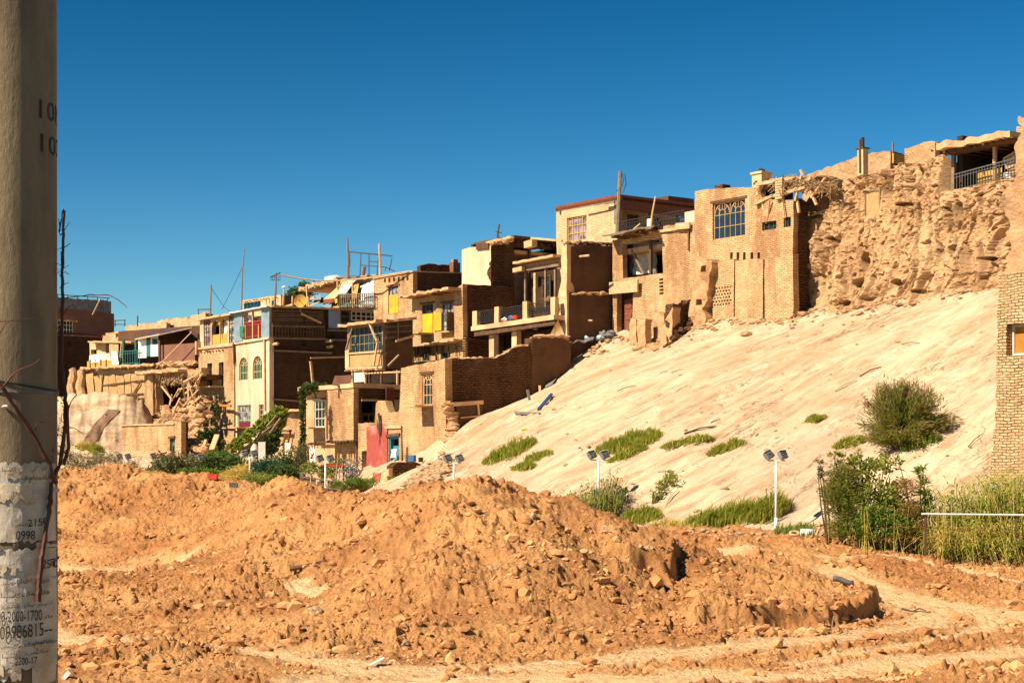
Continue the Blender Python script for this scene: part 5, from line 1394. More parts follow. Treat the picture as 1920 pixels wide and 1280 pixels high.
# small roof house and rooftop shack behind it
h = House('small_roof_house', 'small plastered house with a blue window band on the flat roofs', 'house', 526, 108, 584)
h.win('L', (457, 489, 566, 578), 5, 1, fm=M.teal, gm=M.blueglass, rec=.08, fw=.05)
h.win('L', (509, 518, 562, 574), 2, 1, fm=M.teal, gm=M.blueglass, rec=.08, fw=.05)
h.body(452, 580, [(452, 563), (490, 558), (526, 553)], [(526, 553), (580, 558)], zb=-3, mL=M.plaster, mR=M.brownplaster, rough=.03, jag=.04, seed=161)
h.beams('L', [(456, 566), (524, 558)], 10, out=.25, r=.05, m=M.palewood)
h = House('rooftop_shack', 'ramshackle rooftop shack patched with boards, tarpaulin and leaning sheets', 'shack', 640, 103, 578)
zt_ = h.at('L', 620, 532)[1]
mb = MB(); slab(mb, TF('L', 1.6), -1.5, 3.6, 0, zt_, rough=.03); mb.box(1.6, 5, 3.4, 3.6, 0, zt_); h.part('wall', mb, M.darkbrick)
h.eave('L', (573, 540), (640, 520), out=.4, th=.25, c=.2, inn=3.4, rough=.14, n=30, name='roof'); h.eave('R', (640, 523), (704, 514), out=.3, th=.25, c=.2, inn=3, rough=.12, n=30, name='roof')
h.beams('L', [(575, 546), (636, 530)], 10, out=.6, r=.07, m=M.palewood, c=.2)
for pts, m_, n_ in ((((606, 562), (628, 560), (664, 527), (645, 527)), M.palewood, 'board'), (((632, 552), (648, 550), (668, 526), (652, 526)), M.whitesheet, 'sheet'), (((638, 577), (655, 576), (655, 548), (640, 549)), M.green, 'board'), (((656, 570), (666, 570), (674, 532), (664, 535)), M.ochre, 'board'), (((664, 576), (680, 575), (692, 530), (676, 536)), M.whitesheet, 'sheet'), (((681, 575), (700, 575), (702, 525), (690, 530)), M.whitesheet, 'sheet'), (((596, 568), (626, 569), (626, 558), (597, 558)), M.rust, 'board'), (((582, 563), (602, 562), (602, 553), (582, 554)), M.sheet, 'sheet'), (((622, 577), (636, 577), (636, 559), (622, 562)), M.ochre, 'board'), (((576, 577), (600, 566), (600, 560), (590, 563)), M.palewood, 'board'), (((606, 577), (621, 577), (621, 565), (606, 570)), M.sheet, 'sheet')):
    mb = MB(); k = R.uniform(-.9, -.3); mb.sheet(h.pt('L', *pts[0], k - .3), h.pt('L', *pts[1], k - .3), h.pt('L', *pts[2], k + .5), h.pt('L', *pts[3], k + .5), amp=.05); h.part(n_, mb, m_)
for x, y0, y1 in ((577, 576, 536), (635, 576, 522), (549, 578, 555), (580, 578, 556), (663, 577, 530)): h.bar('L', (x, y0), (x + R.uniform(-2, 2), y1), .09, m=M.palewood, c=-.6, name='post')
h.rail('L', (638, 576), (701, 574), .75, M.greywood, c=-1.2, gap=.2, bw=.05)
mb = MB(); mb.beam(h.pt('L', 531, 576, -.5), h.pt('L', 590, 558, -.5), .1); h.part('pole_rail', mb, M.palewood)
mb = MB(); mb.rock(h.pt('L', 627, 524, .8), .6, .5, .3, 3, 2); h.part('tarpaulin_heap', mb, M.whitesheet)
mb = MB()
for k in range(16):
    a = 2 * math.pi * k / 16
c0 = P(563, 564, 99.2)
mb = MB(); ring = 20
vs = [tuple(c0 + Vector((0, .12, 0)))]
for j in (1, 2, 3):
    for k in range(ring):
        a = 2 * math.pi * k / ring; rr = .38 * j / 3
        vs.append(tuple(c0 + Vector((rr * math.cos(a), .12 - .12 * (j / 3) ** 2 - .25 * rr * math.cos(a), rr * math.sin(a)))))
fs = [(0, 1 + k, 1 + (k + 1) % ring) for k in range(ring)]
for j in (0, 1): fs += [(1 + j * ring + k, 1 + (j + 1) * ring + k, 1 + (j + 1) * ring + (k + 1) % ring, 1 + j * ring + (k + 1) % ring) for k in range(ring)]
mb.add(vs, fs)
e = empty('satellite_dish', c0 + Vector((0, .1, -.6)), 'round ochre satellite dish on the flat roof of the tall house', 'satellite dish')
mb.v = [tuple(Vector(v) - e.location) for v in mb.v]; mb.build('dish', M.ochre, e, True)
mb = MB(); mb.tube([(0, .1, 0), (0, .1, .6), (0, .02, .62)], .04); mb.build('mast', M.steel, e)
mb = MB(); mb.tube([(0, 0, .55), (0, -.35, .58)], .015); mb.rock((0, -.36, .6), .05, .05, .05); mb.build('feed_arm', M.steel, e)

# vine porch house
h = House('arched_door_house', 'small brick house with a white arched door behind the vine trellis', 'house', 572, 91, 868)
qa = h.hole('L', (530, 544.5, 815, 880))
h.body(521, 592, [(521, 772), (548, 768), (572, 768)], [(572, 768), (592, 771)], zb=-1.2, mL=M.tan, mR=M.brown, rough=.03, jag=.05, seed=171, cell=.15)
h.spandrel('L', qa, M.plaster)
h.panel('L', (531, 544, 829, 878), M.whitewash, out=-.10, th=.05, name='door'); h.panel('L', (531, 544, 815, 828), M.ochre, out=-.12, name='fanlight')
h.eave('L', (516, 770), (573, 767), out=.4, th=.1, rough=.05, m=M.palewood, name='eave'); h.bar('L', (526, 807), (552, 808), .12, m=M.wood, out=.3, name='porch_beam'); h.bar('L', (546, 830), (552, 805), .07, m=M.wood, out=.2, name='strut')

# ------------------------------------------------------------------ far left houses
h = House('red_brown_house', 'reddish brown plastered house with a grey sheet-metal parapet on its roof', 'house', 60, 128, 640)
h.win('R', (108, 137, 601, 626), 5, 3, fm=M.whitewash, gm=M.glass, rec=.1, fw=.05, sill=1)
h.body(20, 214, [(20, 570), (60, 568)], [(60, 568), (118, 577), (214, 588)], zb=-6, mL=M.redbrown, mR=M.redbrown, rough=.02, seed=201)
mb = MB(); x0, x1 = h.at('R', 62, 570)[0], h.at('R', 210, 570)[0]; z0, z1 = h.at('R', 150, 585)[1], h.at('R', 150, 560)[1]
for i in range(22):
    a = x0 + (x1 - x0) * i / 22; b = x0 + (x1 - x0) * (i + 1) / 22; k = mn.noise(Vector((i * .7, 2, 3))) * .12
    mb.hexa([(a, .1, z0), (b, .1 + (i % 2) * .05, z0), (b, .14 + (i % 2) * .05, z0), (a, .14, z0), (a, .1, z1 + k), (b, .1 + (i % 2) * .05, z1 + k), (b, .14 + (i % 2) * .05, z1 + k), (a, .14, z1 + k)])
h.part('sheet_parapet', mb, M.zinc)
mb = MB()
for i in range(6): mb.beam((x0 + 2 + i * .8, .2, z1 - .1), (x0 + 2 + i * .8, .2, z1 + .22), .05)
mb.beam((x0 + 1.8, .2, z1 + .24), (x0 + 6.2, .2, z1 + .2), .06); h.part('railing', mb, M.greywood)
h.bar('R', (171, 591), (186, 561), .1, m=M.palewood, out=.25, name='leaning_pole'); h.eave('R', (100, 599), (142, 602), out=.3, th=.06, name='window_hood', m=M.palewood)
h = House('dark_brick_house', 'low dark brown brick house with a flat coping in front of the red-brown house', 'house', 70, 121, 750)
h.body(30, 192, [(30, 622), (70, 622)], [(70, 622), (150, 624), (192, 629)], zb=-1.5, mL=M.darkbrick, mR=M.darkbrick, rough=.04, seed=202)
h.eave('R', (70, 624), (192, 630), out=.12, th=.12, rough=.03, m=M.redbrown, name='coping'); h.panel('R', (127, 133, 641, 649), M.dark, out=.02, name='vent')

h = House('terrace_shanty', 'ramshackle terrace dwelling on crumbling reed-matted retaining wall with blue tarpaulin eave', 'house', 372, 110, 745, rot=52)
D = h.at('L', 148, 720)[0]
fl = h.prof('L', [(148, 690), (170, 694), (220, 692), (290, 690), (372, 690)])
h.wall('L', 0, D, -1.5, fl, M.adobe, rough=.14, jag=.15, cell=.2, seed=211, th=.5)
for i, x in enumerate((171, 186, 199, 213, 227, 241, 255, 267)):
    mb = MB(); t = 704 + R.uniform(-4, 4)
    mb.sheet(h.pt('L', x, 745 + R.uniform(-4, 3), 0, .25), h.pt('L', x + 13, 744 + R.uniform(-3, 3), 0, .25), h.pt('L', x + 12, t - 2, 0, .32), h.pt('L', x + R.uniform(-2, 2), t, 0, .32), amp=.10, th=.05); h.part('reed_mat', mb, M.reed)
for p, q in (((200, 723), (277, 713)), ((190, 742), (277, 738)), ((199, 745), (203, 700)), ((257, 742), (272, 718))): h.bar('L', p, q, .07, m=M.wood, out=.42, name='tie_pole')
for x, t, b in ((143, 692, 745), (160, 694, 746)):
    mb = MB(); pp = [h.pt('L', x + 2 * math.sin(k), t + (b - t) * k / 8, 0, .35) for k in range(9)]; mb.tube(pp, .28, 9, .36, .1); mb.rough(.08, 2); h.part('mud_pier', mb, M.adobe)
h.eave('L', (163, 689), (300, 682), out=.5, th=.14, inn=1.5, rough=.10, m=M.palewood, name='deck', n=30); h.beams('L', [(165, 693), (296, 687)], 12, out=.8, r=.06, m=M.palewood)
zd = h.at('L', 230, 686)[1]
# upper rooms stand on the terrace, set back
a, b = h.at('L', 366, 660, .2)[0], h.at('L', 300, 660, .2)[0]
mb = MB(); slab(mb, TF('L', .2), a, b, zd - .8, h.at('L', 330, 645, .2)[1], rough=.04, cell=.2); h.part('mud_wall', mb, M.redbrown)
mb = MB(); slab(mb, TF('L', 3.0), -.5, D - .5, zd - .5, h.at('L', 250, 640)[1] + 1.1, rough=.04, cell=.3); slab(mb, TF('R', .1), .3, 3, zd - 1, h.at('L', 360, 620)[1], rough=.04); h.part('wall', mb, M.brownplaster)
mb = MB(); mb.sheet(h.pt('L', 256, 634, -.3), h.pt('L', 360, 614, -.3), h.pt('L', 352, 621, 3.2), h.pt('L', 250, 640, 3.2), nu=14, amp=.1, th=.06); h.part('tarpaulin_roof', mb, M.bluetarp)
h.bar('L', (254, 636), (300, 627), .1, m=M.palewood, c=-.3, name='eave_pole'); h.bar('L', (300, 627), (362, 614), .1, m=M.greywood, c=-.3, name='eave_pole')
for x0, x1, y0, y1, m_ in ((260, 275, 634, 671, M.white), (275, 283, 636, 668, M.teal), (283, 297, 630, 668, M.white)): h.panel('L', (x0, x1, y0, y1), m_, c=.1, name='door_panel')
h.panel('L', (286, 295, 635, 645), M.glass, c=.05, name='window_pane')
for x in (232, 255, 300): h.bar('L', (x, 684), (x, 637), .11, m=M.green if x < 290 else M.wood, c=.0, name='post')
h.rail('L', (222, 684), (262, 682), .9, M.teal, c=-.1, gap=.22, bw=.03)
lad = MB()
for x in (226, 232): lad.beam(h.pt('L', x - 2, 684, .1), h.pt('L', x + 2, 640, .5), .06)
for k in range(8): lad.beam(h.pt('L', 224 + k * .5, 680 - k * 5, .15 + .05 * k), h.pt('L', 231 + k * .5, 679 - k * 5, .15 + .05 * k), .05)
for v_ in [lad]: o = lad.build('ladder', M.palewood); o.location = h.o.matrix_basis @ o.location; o.rotation_euler = h.o.rotation_euler; tag(o, 'wooden ladder leaning on the shanty terrace beside green posts', 'ladder')
mb = MB(); mb.sheet(h.pt('L', 165, 681, -.3), h.pt('L', 208, 679, -.35), h.pt('L', 206, 662, -.2), h.pt('L', 166, 666, -.2), nu=14, amp=.16); o = mb.build('cloth_screen', M.cloth); o.location = h.o.matrix_basis @ o.location; o.rotation_euler = h.o.rotation_euler; tag(o, 'long white cloth draped over the ochre fence of the shanty terrace', 'cloth')
mb = MB(); mb.sheet(h.pt('L', 209, 684, -.4), h.pt('L', 223, 683, -.35), h.pt('L', 219, 659, -.2), h.pt('L', 209, 658, -.2), amp=.14, sc=3); o = mb.build('hanging_cloth', M.cloth); o.location = h.o.matrix_basis @ o.location; o.rotation_euler = h.o.rotation_euler; tag(o, 'bulky whitish cloth hanging at the middle of the shanty terrace', 'cloth')
h.panel('L', (164, 211, 676, 692), M.ochre, c=-.3, name='fence')
for x in (170, 180, 190, 200): h.bar('L', (x, 692), (x, 674), .07, m=M.greywood, c=-.3, out=.06, name='fence_post')
a, b = h.at('L', 198, 650, 1.2)[0], h.at('L', 168, 650, 1.2)[0]
mb = MB(); slab(mb, TF('L', 1.2), a, b, zd - .3, h.at('L', 183, 640, 1.2)[1], rough=.06, cell=.2, jag=.1, holes=[h.rect('L', (170, 181, 655, 664), 1.2)]); h.part('hut_wall', mb, M.plaster)
h.eave('L', (178, 640), (258, 641), out=.6, th=.1, c=1.2, inn=1.8, rough=.08, m=M.palewood, name='hut_roof')
h.bar('L', (293, 690), (360, 622), .05, m=M.palewood, c=-.4, name='slack_pole')
mb = MB()
for i in range(14): mb.rock(h.pt('L', 305 + i * 4.5, 684 + R.uniform(-3, 5), -.1), .4, .4, .2, i, 2, .5)
h.part('terrace_rubble', mb, M.adobe)
for lab, x0, x1, t0, t1, Y, b in (('lowest mud roof block left of the blue tarpaulin eave', 205, 240, 636, 632, 121, 650), ('mud roof block with a lumpy parapet behind the white door panels', 236, 312, 612, 606, 121, 650), ('dark mud roof block on the skyline beside the tall house', 352, 384, 596, 588, 119, 650), ('broad flat mud roof block behind the blue tarpaulin eave', 296, 352, 602, 598, 123, 640), ('small mud parapet block right of the dark brick house', 192, 216, 628, 624, 124, 650)):
    h = House('mud_roof_block', lab, 'house', x1, Y, b)
    h.body(x0, x1 + 14, [(x0, t0), ((x0 + x1) / 2, (t0 + t1) / 2 - 2), (x1, t1)], [(x1, t1), (x1 + 14, t1 + 3)], zb=-3, mL=M.roofmud, mR=M.brownplaster, rough=.08, jag=.22, seed=x0)
    for k in range(3):
        mb = MB(); a = h.D * (k + .5) / 3; mb.rock((.4, a, h.zt + .1), .35, .4, .25, k + x0, 2, .5); h.part('parapet_lump', mb, M.roofmud)
# collapsed corner beside the tall house
h = House('collapsed_house', 'collapsed house corner with splintered roof timbers and hanging thatch over a dark hollow', 'ruin', 376, 104, 800); hc = h
D = h.at('L', 276, 740)[0]
fl = h.prof('L', [(276, 704), (300, 698), (376, 690)])
q = h.hole('L', (292, 376, 708, 800))
h.wall('L', 0, D, -2.0, fl, M.adobe, rough=.12, jag=.15, cell=.18, seed=221, th=.5)
mb = MB(); slab(mb, TF('L', 3.2), -1, D, -1, fl(1), rough=.1); mb.box(.3, 3.2, D - .2, D, -1, fl(D) - .2); mb.box(.4, 3.2, .0, D, fl(D) - .5, fl(D) - .2); h.part('wall', mb, M.brownplaster)
mb = MB(); a0, a1, z0, z1 = h.rect('L', (275, 291, 704, 800)); slab(mb, TF('L', -.15), a0, a1, z0 - .3, z1, rough=.06, cell=.15, th=.3, jag=.08); h.part('brick_pillar', mb, M.tan)
h.eave('L', (268, 698), (352, 692), out=.7, th=.16, inn=.4, rough=.16, n=30, m=M.palewood, name='broken_roof')
mb = MB()
for i in range(260):
    p = h.pt('L', R.uniform(300, 374), R.uniform(700, 714), R.uniform(-.4, .6)); mb.beam(p, p + Vector((R.uniform(-.5, .1), R.uniform(-.5, .5), R.uniform(-.8, -.1))) * .6, R.uniform(.03, .055))
h.part('hanging_thatch', mb, M.thatch)
for p, q_ in (((303, 724), (322, 748)), ((322, 752), (336, 728)), ((318, 760), (322, 740)), ((330, 744), (350, 714)), ((353, 752), (352, 720)), ((338, 768), (372, 730)), ((354, 716), (366, 760)), ((362, 752), (376, 706)), ((344, 716), (376, 698)), ((345, 740), (372, 716)), ((356, 762), (378, 742)), ((366, 720), (380, 700)), ((306, 716), (318, 742)), ((326, 770), (338, 746)), ((340, 712), (348, 750)), ((352, 770), (362, 730)), ((334, 730), (370, 722)), ((322, 722), (340, 700))):
    mb = MB(); mb.beam(h.pt('L', *p, R.uniform(-1.0, .3)), h.pt('L', *q_, R.uniform(-1.0, .2)), R.uniform(.06, .10)); h.part('broken_beam', mb, M.palewood)
mb = MB()
for i in range(420):
    t = R.random(); px = 283 + 100 * t + R.gauss(0, 8); top_ = 770 - 30 * t; py = R.uniform(top_, 845)
    k = (py - top_) / 80
    p = h.pt('L', px, py, .6 - 3.2 * k); s_ = R.uniform(.12, .42)
    mb.rock(p, s_, s_ * R.uniform(.6, 1.2), s_ * R.uniform(.3, .8), i, 1, .5)
o = mb.build('rubble', M.adobe); o.location = hc.o.matrix_basis @ o.location; o.rotation_euler = hc.o.rotation_euler; tag(o, kind='stuff')
h = House('low_brick_house', 'plain low brick house with a small green door at its right end', 'house', 340, 97, 852)
w_ = h.win('L', (318, 328, 822, 849), 1, 2, fm=M.wood, gm=M.green, rec=.14, fw=.05, name='door')
h.body(228, 353, [(228, 796), (326, 793), (328, 791), (340, 790)], [(340, 790), (353, 792)], zb=-2.2, mL=M.tan, mR=M.brown, rough=.03, jag=.03, seed=231)
h.bar('L', (317, 820), (329, 819), .12, m=M.wood, out=.03, name='lintel'); h.eave('L', (228, 796), (328, 793), out=.08, th=.08, rough=.02, name='coping'); h.bar('L', (334, 855), (334, 836), .08, m=M.wood, out=.3, name='post')
mb = MB(); mb.sheet(h.pt('L', 200, 880, 0, 1.6), h.pt('L', 345, 880, 0, 1.6), h.pt('L', 345, 852, 0, .6), h.pt('L', 215, 853, 0, .6), nu=24, nv=8, amp=.25, th=.3); o = mb.build('earth_bank', M.adobe); o.location = h.o.matrix_basis @ o.location; o.rotation_euler = h.o.rotation_euler; tag(o, kind='structure')
mb = MB(); mb.sheet(h.pt('L', 285, 886, 0, 2.2), h.pt('L', 345, 884, 0, 2.2), h.pt('L', 342, 864, 0, 2.0), h.pt('L', 288, 866, 0, 2.0), nu=16, amp=.12, th=.2); o = mb.build('whitewashed_wall', M.whitewash); o.location = h.o.matrix_basis @ o.location; o.rotation_euler = h.o.rotation_euler; tag(o, 'peeling whitewashed low garden wall below the low brick house', 'wall')

# ------------------------------------------------------------------ masts, sticks and wires on the roofs
world_pole([(453, 582, 104), (454, 520, 104), (458, 467, 104)], .05, 'tall thin leaning mast on the roof left of the blue-banded small house', M.greywood, .03, name='mast', cat='pole')
world_pole([(394, 592, 104), (395, 560, 104), (396, 534, 104)], .055, 'short mast with a crossbar frame on the left roof edge of the tall house', M.greywood, .04, name='mast', cat='pole', extra=[('crossbar', (lambda b: (b.beam(P(370, 580, 104), P(397, 580, 104), .06), b.beam(P(372, 590, 104), P(372, 580, 104), .05))[0])(MB()), M.steel)])
world_pole([(515, 574, 99.0), (517, 540, 99.0), (517, 512, 99.0)], .07, 'grey antenna post with a wire grid at its head over the tall house', M.greywood, .055, name='antenna_post', cat='antenna', extra=[('antenna_grid', (lambda b: ([b.beam(P(508 + k * 3.4, 517, 99), P(508 + k * 3.4, 526, 99), .025) for k in range(6)], b.beam(P(507, 520, 99), P(526, 511, 99), .05), b.beam(P(508, 525, 99), P(525, 525, 99), .025))[1])(MB()), M.blackmetal)])
world_pole([(521, 514, 99), (560, 522, 99.2), (600, 526.5, 99.3), (640, 526, 99.2), (690, 521, 97), (773, 508, 95)], .045, 'long slack bamboo line from the antenna post to the upper brick house', M.palewood, .045, name='bamboo_line', cat='pole')
world_pole([(652, 522, 101), (653, 490, 101), (651, 446, 101)], .10, 'tall crooked wooden pole rising from the rooftop shack', M.greywood, .05, name='pole', cat='pole')
world_pole([(713, 516, 99), (712, 480, 99), (711, 457, 99)], .08, 'straight wooden pole at the right end of the roof frame', M.palewood, .06, name='pole', cat='pole')
mb = MB()
for a, b, w_ in (((655, 472), (736, 480), .07), ((656, 500), (656, 472), .05), ((675, 518), (677, 474), .06), ((692, 518), (692, 476), .06), ((707, 516), (710, 478), .06), ((730, 508), (735, 484), .06), ((676, 497), (724, 501), .05), ((724, 501), (740, 509), .06), ((692, 490), (708, 491), .05), ((655, 518), (675, 518), .05), ((722, 508), (724, 501), .05)): mb.beam(P(*a, 100.4), P(*b, 100.4), w_)
tag(mb.build('metal_roof_frame', M.steel), 'rusting empty metal cage frame on the roof above the shack', 'frame')
world_pole([(681, 516, 99.5), (684, 500, 99.5)], .09, 'short rust-red flue stub inside the metal roof frame', M.rust, name='flue', cat='flue')
world_pole([(530, 572, 100), (533, 539, 100)], .05, 'thin stick with a white cap among the flat roofs', M.palewood, name='stick', cat='pole', extra=[('white_cap', MB().rock(P(533, 538, 100), .16, .16, .09, 3, 1), M.white)])
for x, t, b in ((258, 592, 612), (286, 594, 606), (231, 597, 612), (234, 599, 612)): pass
world_pole([(258, 612, 114), (258, 592, 114)], .05, 'thin dark roof stub left of the taller skyline stick', M.wood, name='stub', cat='pole')
mb = MB()
for a, b in (((216, 612), (216, 600)), ((234, 612), (234, 600)), ((214, 601), (236, 600)), ((214, 608), (236, 608))): mb.beam(P(*a, 116), P(*b, 116), .06)
tag(mb.build('bed_frame', M.steel), 'little metal frame standing on the far mud roof', 'frame')
for lab, p in (('sagging dark wire between the two left roof masts', [(396, 540, 104), (420, 575, 104), (440, 590, 103.5)]), ('thin wire rising to the tall leaning mast', [(416, 580, 104), (436, 540, 104), (455, 500, 104)])):
    mb = MB(); mb.tube([P(*q) for q in p], .014, 4); tag(mb.build('wire', M.blackmetal), lab, 'wire')
# a tree showing between the roofs
e = empty('roof_tree', P(566, 575, 112), 'dark green tree crown peeping between the flat roofs', 'tree')

# ------------------------------------------------------------------ plants
M.leafdark = leafmat('dark_green_leaf', (0.052, 0.098, 0.021), (0.095, 0.143, 0.030), (0.173, 0.210, 0.045))
M.leafmid = leafmat('mid_green_leaf', (.14, .23, .03), (.22, .31, .04), (.32, .35, .07), tr=.5)
M.leafyel = leafmat('yellow_green_leaf', (.22, .28, .035), (.34, .36, .055), (.46, .42, .10), tr=.45)
M.leafolive = leafmat('olive_leaf', (0.131, 0.145, 0.051), (0.203, 0.189, 0.072), (0.290, 0.217, 0.102))
M.leafblue = leafmat('bluish_green_leaf', (0.053, 0.143, 0.068), (0.090, 0.195, 0.090), (0.150, 0.255, 0.120))
M.grass = leafmat('slope_grass', (.24, .28, .022), (.36, .37, .04), (.46, .42, .08), sc=1.6, tr=.5)
M.grassyel = leafmat('straw_grass', (.78, .58, .14), (.56, .50, .10), (.85, .66, .26), sc=.9, tr=.45)
M.reedgreen = leafmat('reed_leaf', (.17, .31, .018), (.30, .42, .03), (.50, .52, .07), sc=.9, tr=.5)
M.tamar = leafmat('tamarisk_foliage', (.24, .26, .035), (.34, .31, .06), (.15, .17, .025), sc=1.1, tr=.5)
M.tampink = leafmat('tamarisk_plume', (0.420, 0.196, 0.168), (0.336, 0.168, 0.126), sc=1.5)
M.vine = leafmat('vine_leaf', (.26, .33, .04), (.38, .42, .06), (.14, .20, .03), sc=1.0, tr=.5)
M.dryorange = leafmat('dry_orange_foliage', (0.392, 0.182, 0.049), (0.280, 0.140, 0.042), sc=2)


def fast_hit(fan, px, py, ya, yb):
    f = lambda Y: CZ + (HY - py) / F * Y - fan.h(px, Y)
    Y = ya
    while Y < yb and f(Y) > 0: Y += .8
    lo, hi = Y - .8, Y
    for _ in range(9):
        mid = (lo + hi) / 2
        if f(mid) > 0: lo = mid
        else: hi = mid
    return Vector(((px - CX) / F * hi, hi, fan.h(px, hi)))


def top_z(px, Y): return max(G.h(px, Y), H.h(px, Y) if Y > 43 else -9)


def ground_at(px, Y): return Vector(((px - CX) / F * Y, Y, top_z(px, Y)))


def leaf(mb, p, d, w, l):
    d = d.normalized(); u = d.cross(Vector((R.uniform(-1, 1), R.uniform(-1, 1), R.uniform(-1, 1)))).normalized()
    nrm = d.cross(u)
    mid = p + d * l * .45 + nrm * l * .08
    mb.add([p, mid + u * w / 2, p + d * l, mid - u * w / 2], [(0, 1, 2, 3)])


def foliage(mb, blobs, n, w, l, droop=0.0, up=.3):
    """blobs: (centre, (rx, ry, rz)); leaves gather in sprays so that gaps stay between them"""
    tot = sum(r[0] * r[1] * r[2] for _, r in blobs)
    for c, r in blobs:
        c = Vector(c); k = max(3, int(n * r[0] * r[1] * r[2] / tot / 14))
        for _ in range(k):
            while True:
                q = Vector((R.uniform(-1, 1), R.uniform(-1, 1), R.uniform(-1, 1)))
                if .3 < q.length < 1: break
            q = q * (1 if R.random() < .85 else 1.18)
            s = c + Vector((q.x * r[0], q.y * r[1], q.z * r[2]))
            sp = min(r) * .28
            for _ in range(14):
                p = s + Vector((R.gauss(0, sp), R.gauss(0, sp), R.gauss(0, sp * .8)))
                leaf(mb, p, Vector((R.uniform(-1, 1) + q.x * .5, R.uniform(-1, 1) + q.y * .5, R.uniform(-.6, .8) + up - droop)), w * R.uniform(.6, 1.3), l * R.uniform(.6, 1.3))


def shrub(name, label, cat, base, blobs, n, m, w=.09, l=.15, stems=5, group=None, droop=0, extra=(), sm=None):
    base = Vector(base)
    e = empty(name, base, label, cat, group)
    mb = MB(); foliage(mb, [(Vector(c) - base, r) for c, r in blobs], n, w, l, droop); mb.build('foliage', m, e)
    for nm, bl, nn, mm, ww, ll in extra:
        mb = MB(); foliage(mb, [(Vector(c) - base, r) for c, r in bl], nn, ww, ll, droop); mb.build(nm, mm, e)
    if stems:
        mb = MB()
        for i in range(stems):
            c, r = blobs[i % len(blobs)]
            t = Vector(c) - base + Vector((R.uniform(-.5, .5) * r[0], R.uniform(-.5, .5) * r[1], R.uniform(-.3, .4) * r[2]))
            mb.tube([Vector((R.uniform(-.1, .1), R.uniform(-.1, .1), -.1)), t * .5 + Vector((R.uniform(-.1, .1), 0, .1)), t], .03, 5, .008)
        mb.build('stem', sm or M.bark, e)
    return e


def PB(px, py, Y, rx, ry, d=None):      # blob given by its middle and half-sizes in photo pixels
    k = Y / F
    return (P(px, py, Y), (rx * k, (d or (rx + ry) / 2) * k, ry * k))


def blade(mb, p, h, w, lean, bend=.5):
    a = R.uniform(0, 6.28); sd_ = Vector((math.cos(a), math.sin(a), 0)) * w / 2
    l = Vector(lean) + Vector((R.uniform(-.35, .35), R.uniform(-.35, .35), 0))
    m_ = p + Vector((l.x * h * .35, l.y * h * .35, h * .6)); t = p + Vector((l.x * h, l.y * h, h * (1 - bend * .35)))
    mb.add([p - sd_, p + sd_, m_ + sd_ * .8, t, m_ - sd_ * .8], [(0, 1, 2, 4), (4, 2, 3)])


def slope_grass(label, x0, y0, x1, y1, th, n, h, m=None, fan=None, group='grass patches on the clay slope', name='grass_patch', w=.028, lean=(.15, 0, 0)):
    """an uneven patch: dense tussocks in the middle, thin stray blades and dry stalks along its rim"""
    green, dry = MB(), MB(); n = max(n, 1900)
    for i in range(n // 4):
        t = (i + .5) / (n // 4); e = math.sqrt(max(0, 1 - (2 * t - 1) ** 2))
        px = x0 + (x1 - x0) * t + R.gauss(0, 1.2); o = R.gauss(0, .42)
        py = y0 + (y1 - y0) * t + o * th * (e * .95 + .15)
        den = mn.noise(Vector((px * .09, py * .2, 3))) + .55 - abs(o) * .35
        p = fast_hit(H, px, py, 44, 100)
        k = 2 if den < .2 else 5
        hh = h * (.35 + .65 * e) * (.55 + .75 * max(0, min(1, den))) * R.uniform(.7, 1.3)
        for _ in range(k):
            q = p + Vector((R.gauss(0, .05 + .05 * (k < 3)), R.gauss(0, .09), -.03))
            blade(dry if R.random() < (.28 if den < .2 else .07) else green, q, hh * R.uniform(.35, 1.25), w * R.uniform(.5, 1.4), (lean[0] + R.gauss(0, .15), R.gauss(0, .15), 0))
    c = fast_hit(H, (x0 + x1) / 2, (y0 + y1) / 2, 44, 100)
    e_ = empty(name, c, label, 'grass', group)
    k = len(green.f); green.add(dry.v, dry.f); green.v = [(v[0] - c.x, v[1] - c.y, v[2] - c.z) for v in green.v]
    o = green.build('blades', m or M.grass, e_); o.data.materials.append(M.grassyel)
    o.data.polygons.foreach_set('material_index', [0] * k + [1] * (len(green.f) - k))
    return e_


slope_grass('broad grass patch highest toward the brick corner house', 908, 868, 1003, 828, 13, 3600, .34)
slope_grass('small narrow grass strip just right of the left grass patch', 985, 866, 1034, 848, 5, 700, .25)
slope_grass('tiny lowest grass strip beside the left grass patch', 962, 880, 1005, 872, 5, 500, .22)
slope_grass('largest rounded grass mound behind the middle floodlight', 1120, 848, 1238, 816, 14, 4600, .38)
slope_grass('thin grass fringe under the largest grass mound', 1140, 866, 1212, 838, 7, 1100, .24)
slope_grass('long slim grass strip below the black stick', 1240, 839, 1336, 821, 5, 1100, .24)
slope_grass('short grass strip right of the long slim strip', 1327, 852, 1396, 830, 7, 1100, .27)
slope_grass('tiny lone grass tuft highest on the bare clay slope', 1512, 791, 1546, 781, 3, 300, .18)
slope_grass('small grass tuft left of the pinkish tamarisk', 1565, 838, 1622, 822, 6, 700, .22)
slope_grass('bright grass at the foot of the pinkish tamarisk', 1690, 843, 1760, 818, 9, 1100, .30, m=M.leafmid)
slope_grass('green grass bank rising along the slope foot to the right floodlight', 1285, 985, 1470, 955, 16, 5200, .45, m=M.grass, lean=(.25, 0, 0))
slope_grass('tall grass hump just behind the right floodlight post', 1410, 972, 1476, 950, 15, 3000, .55, m=M.grass)
slope_grass('green grass running from the reed bush along the slope foot', 1165, 978, 1238, 968, 9, 2200, .42)
slope_grass('yellowing grass at the lowest bend of the slope foot', 1212, 991, 1330, 990, 7, 1800, .30, m=M.grassyel)
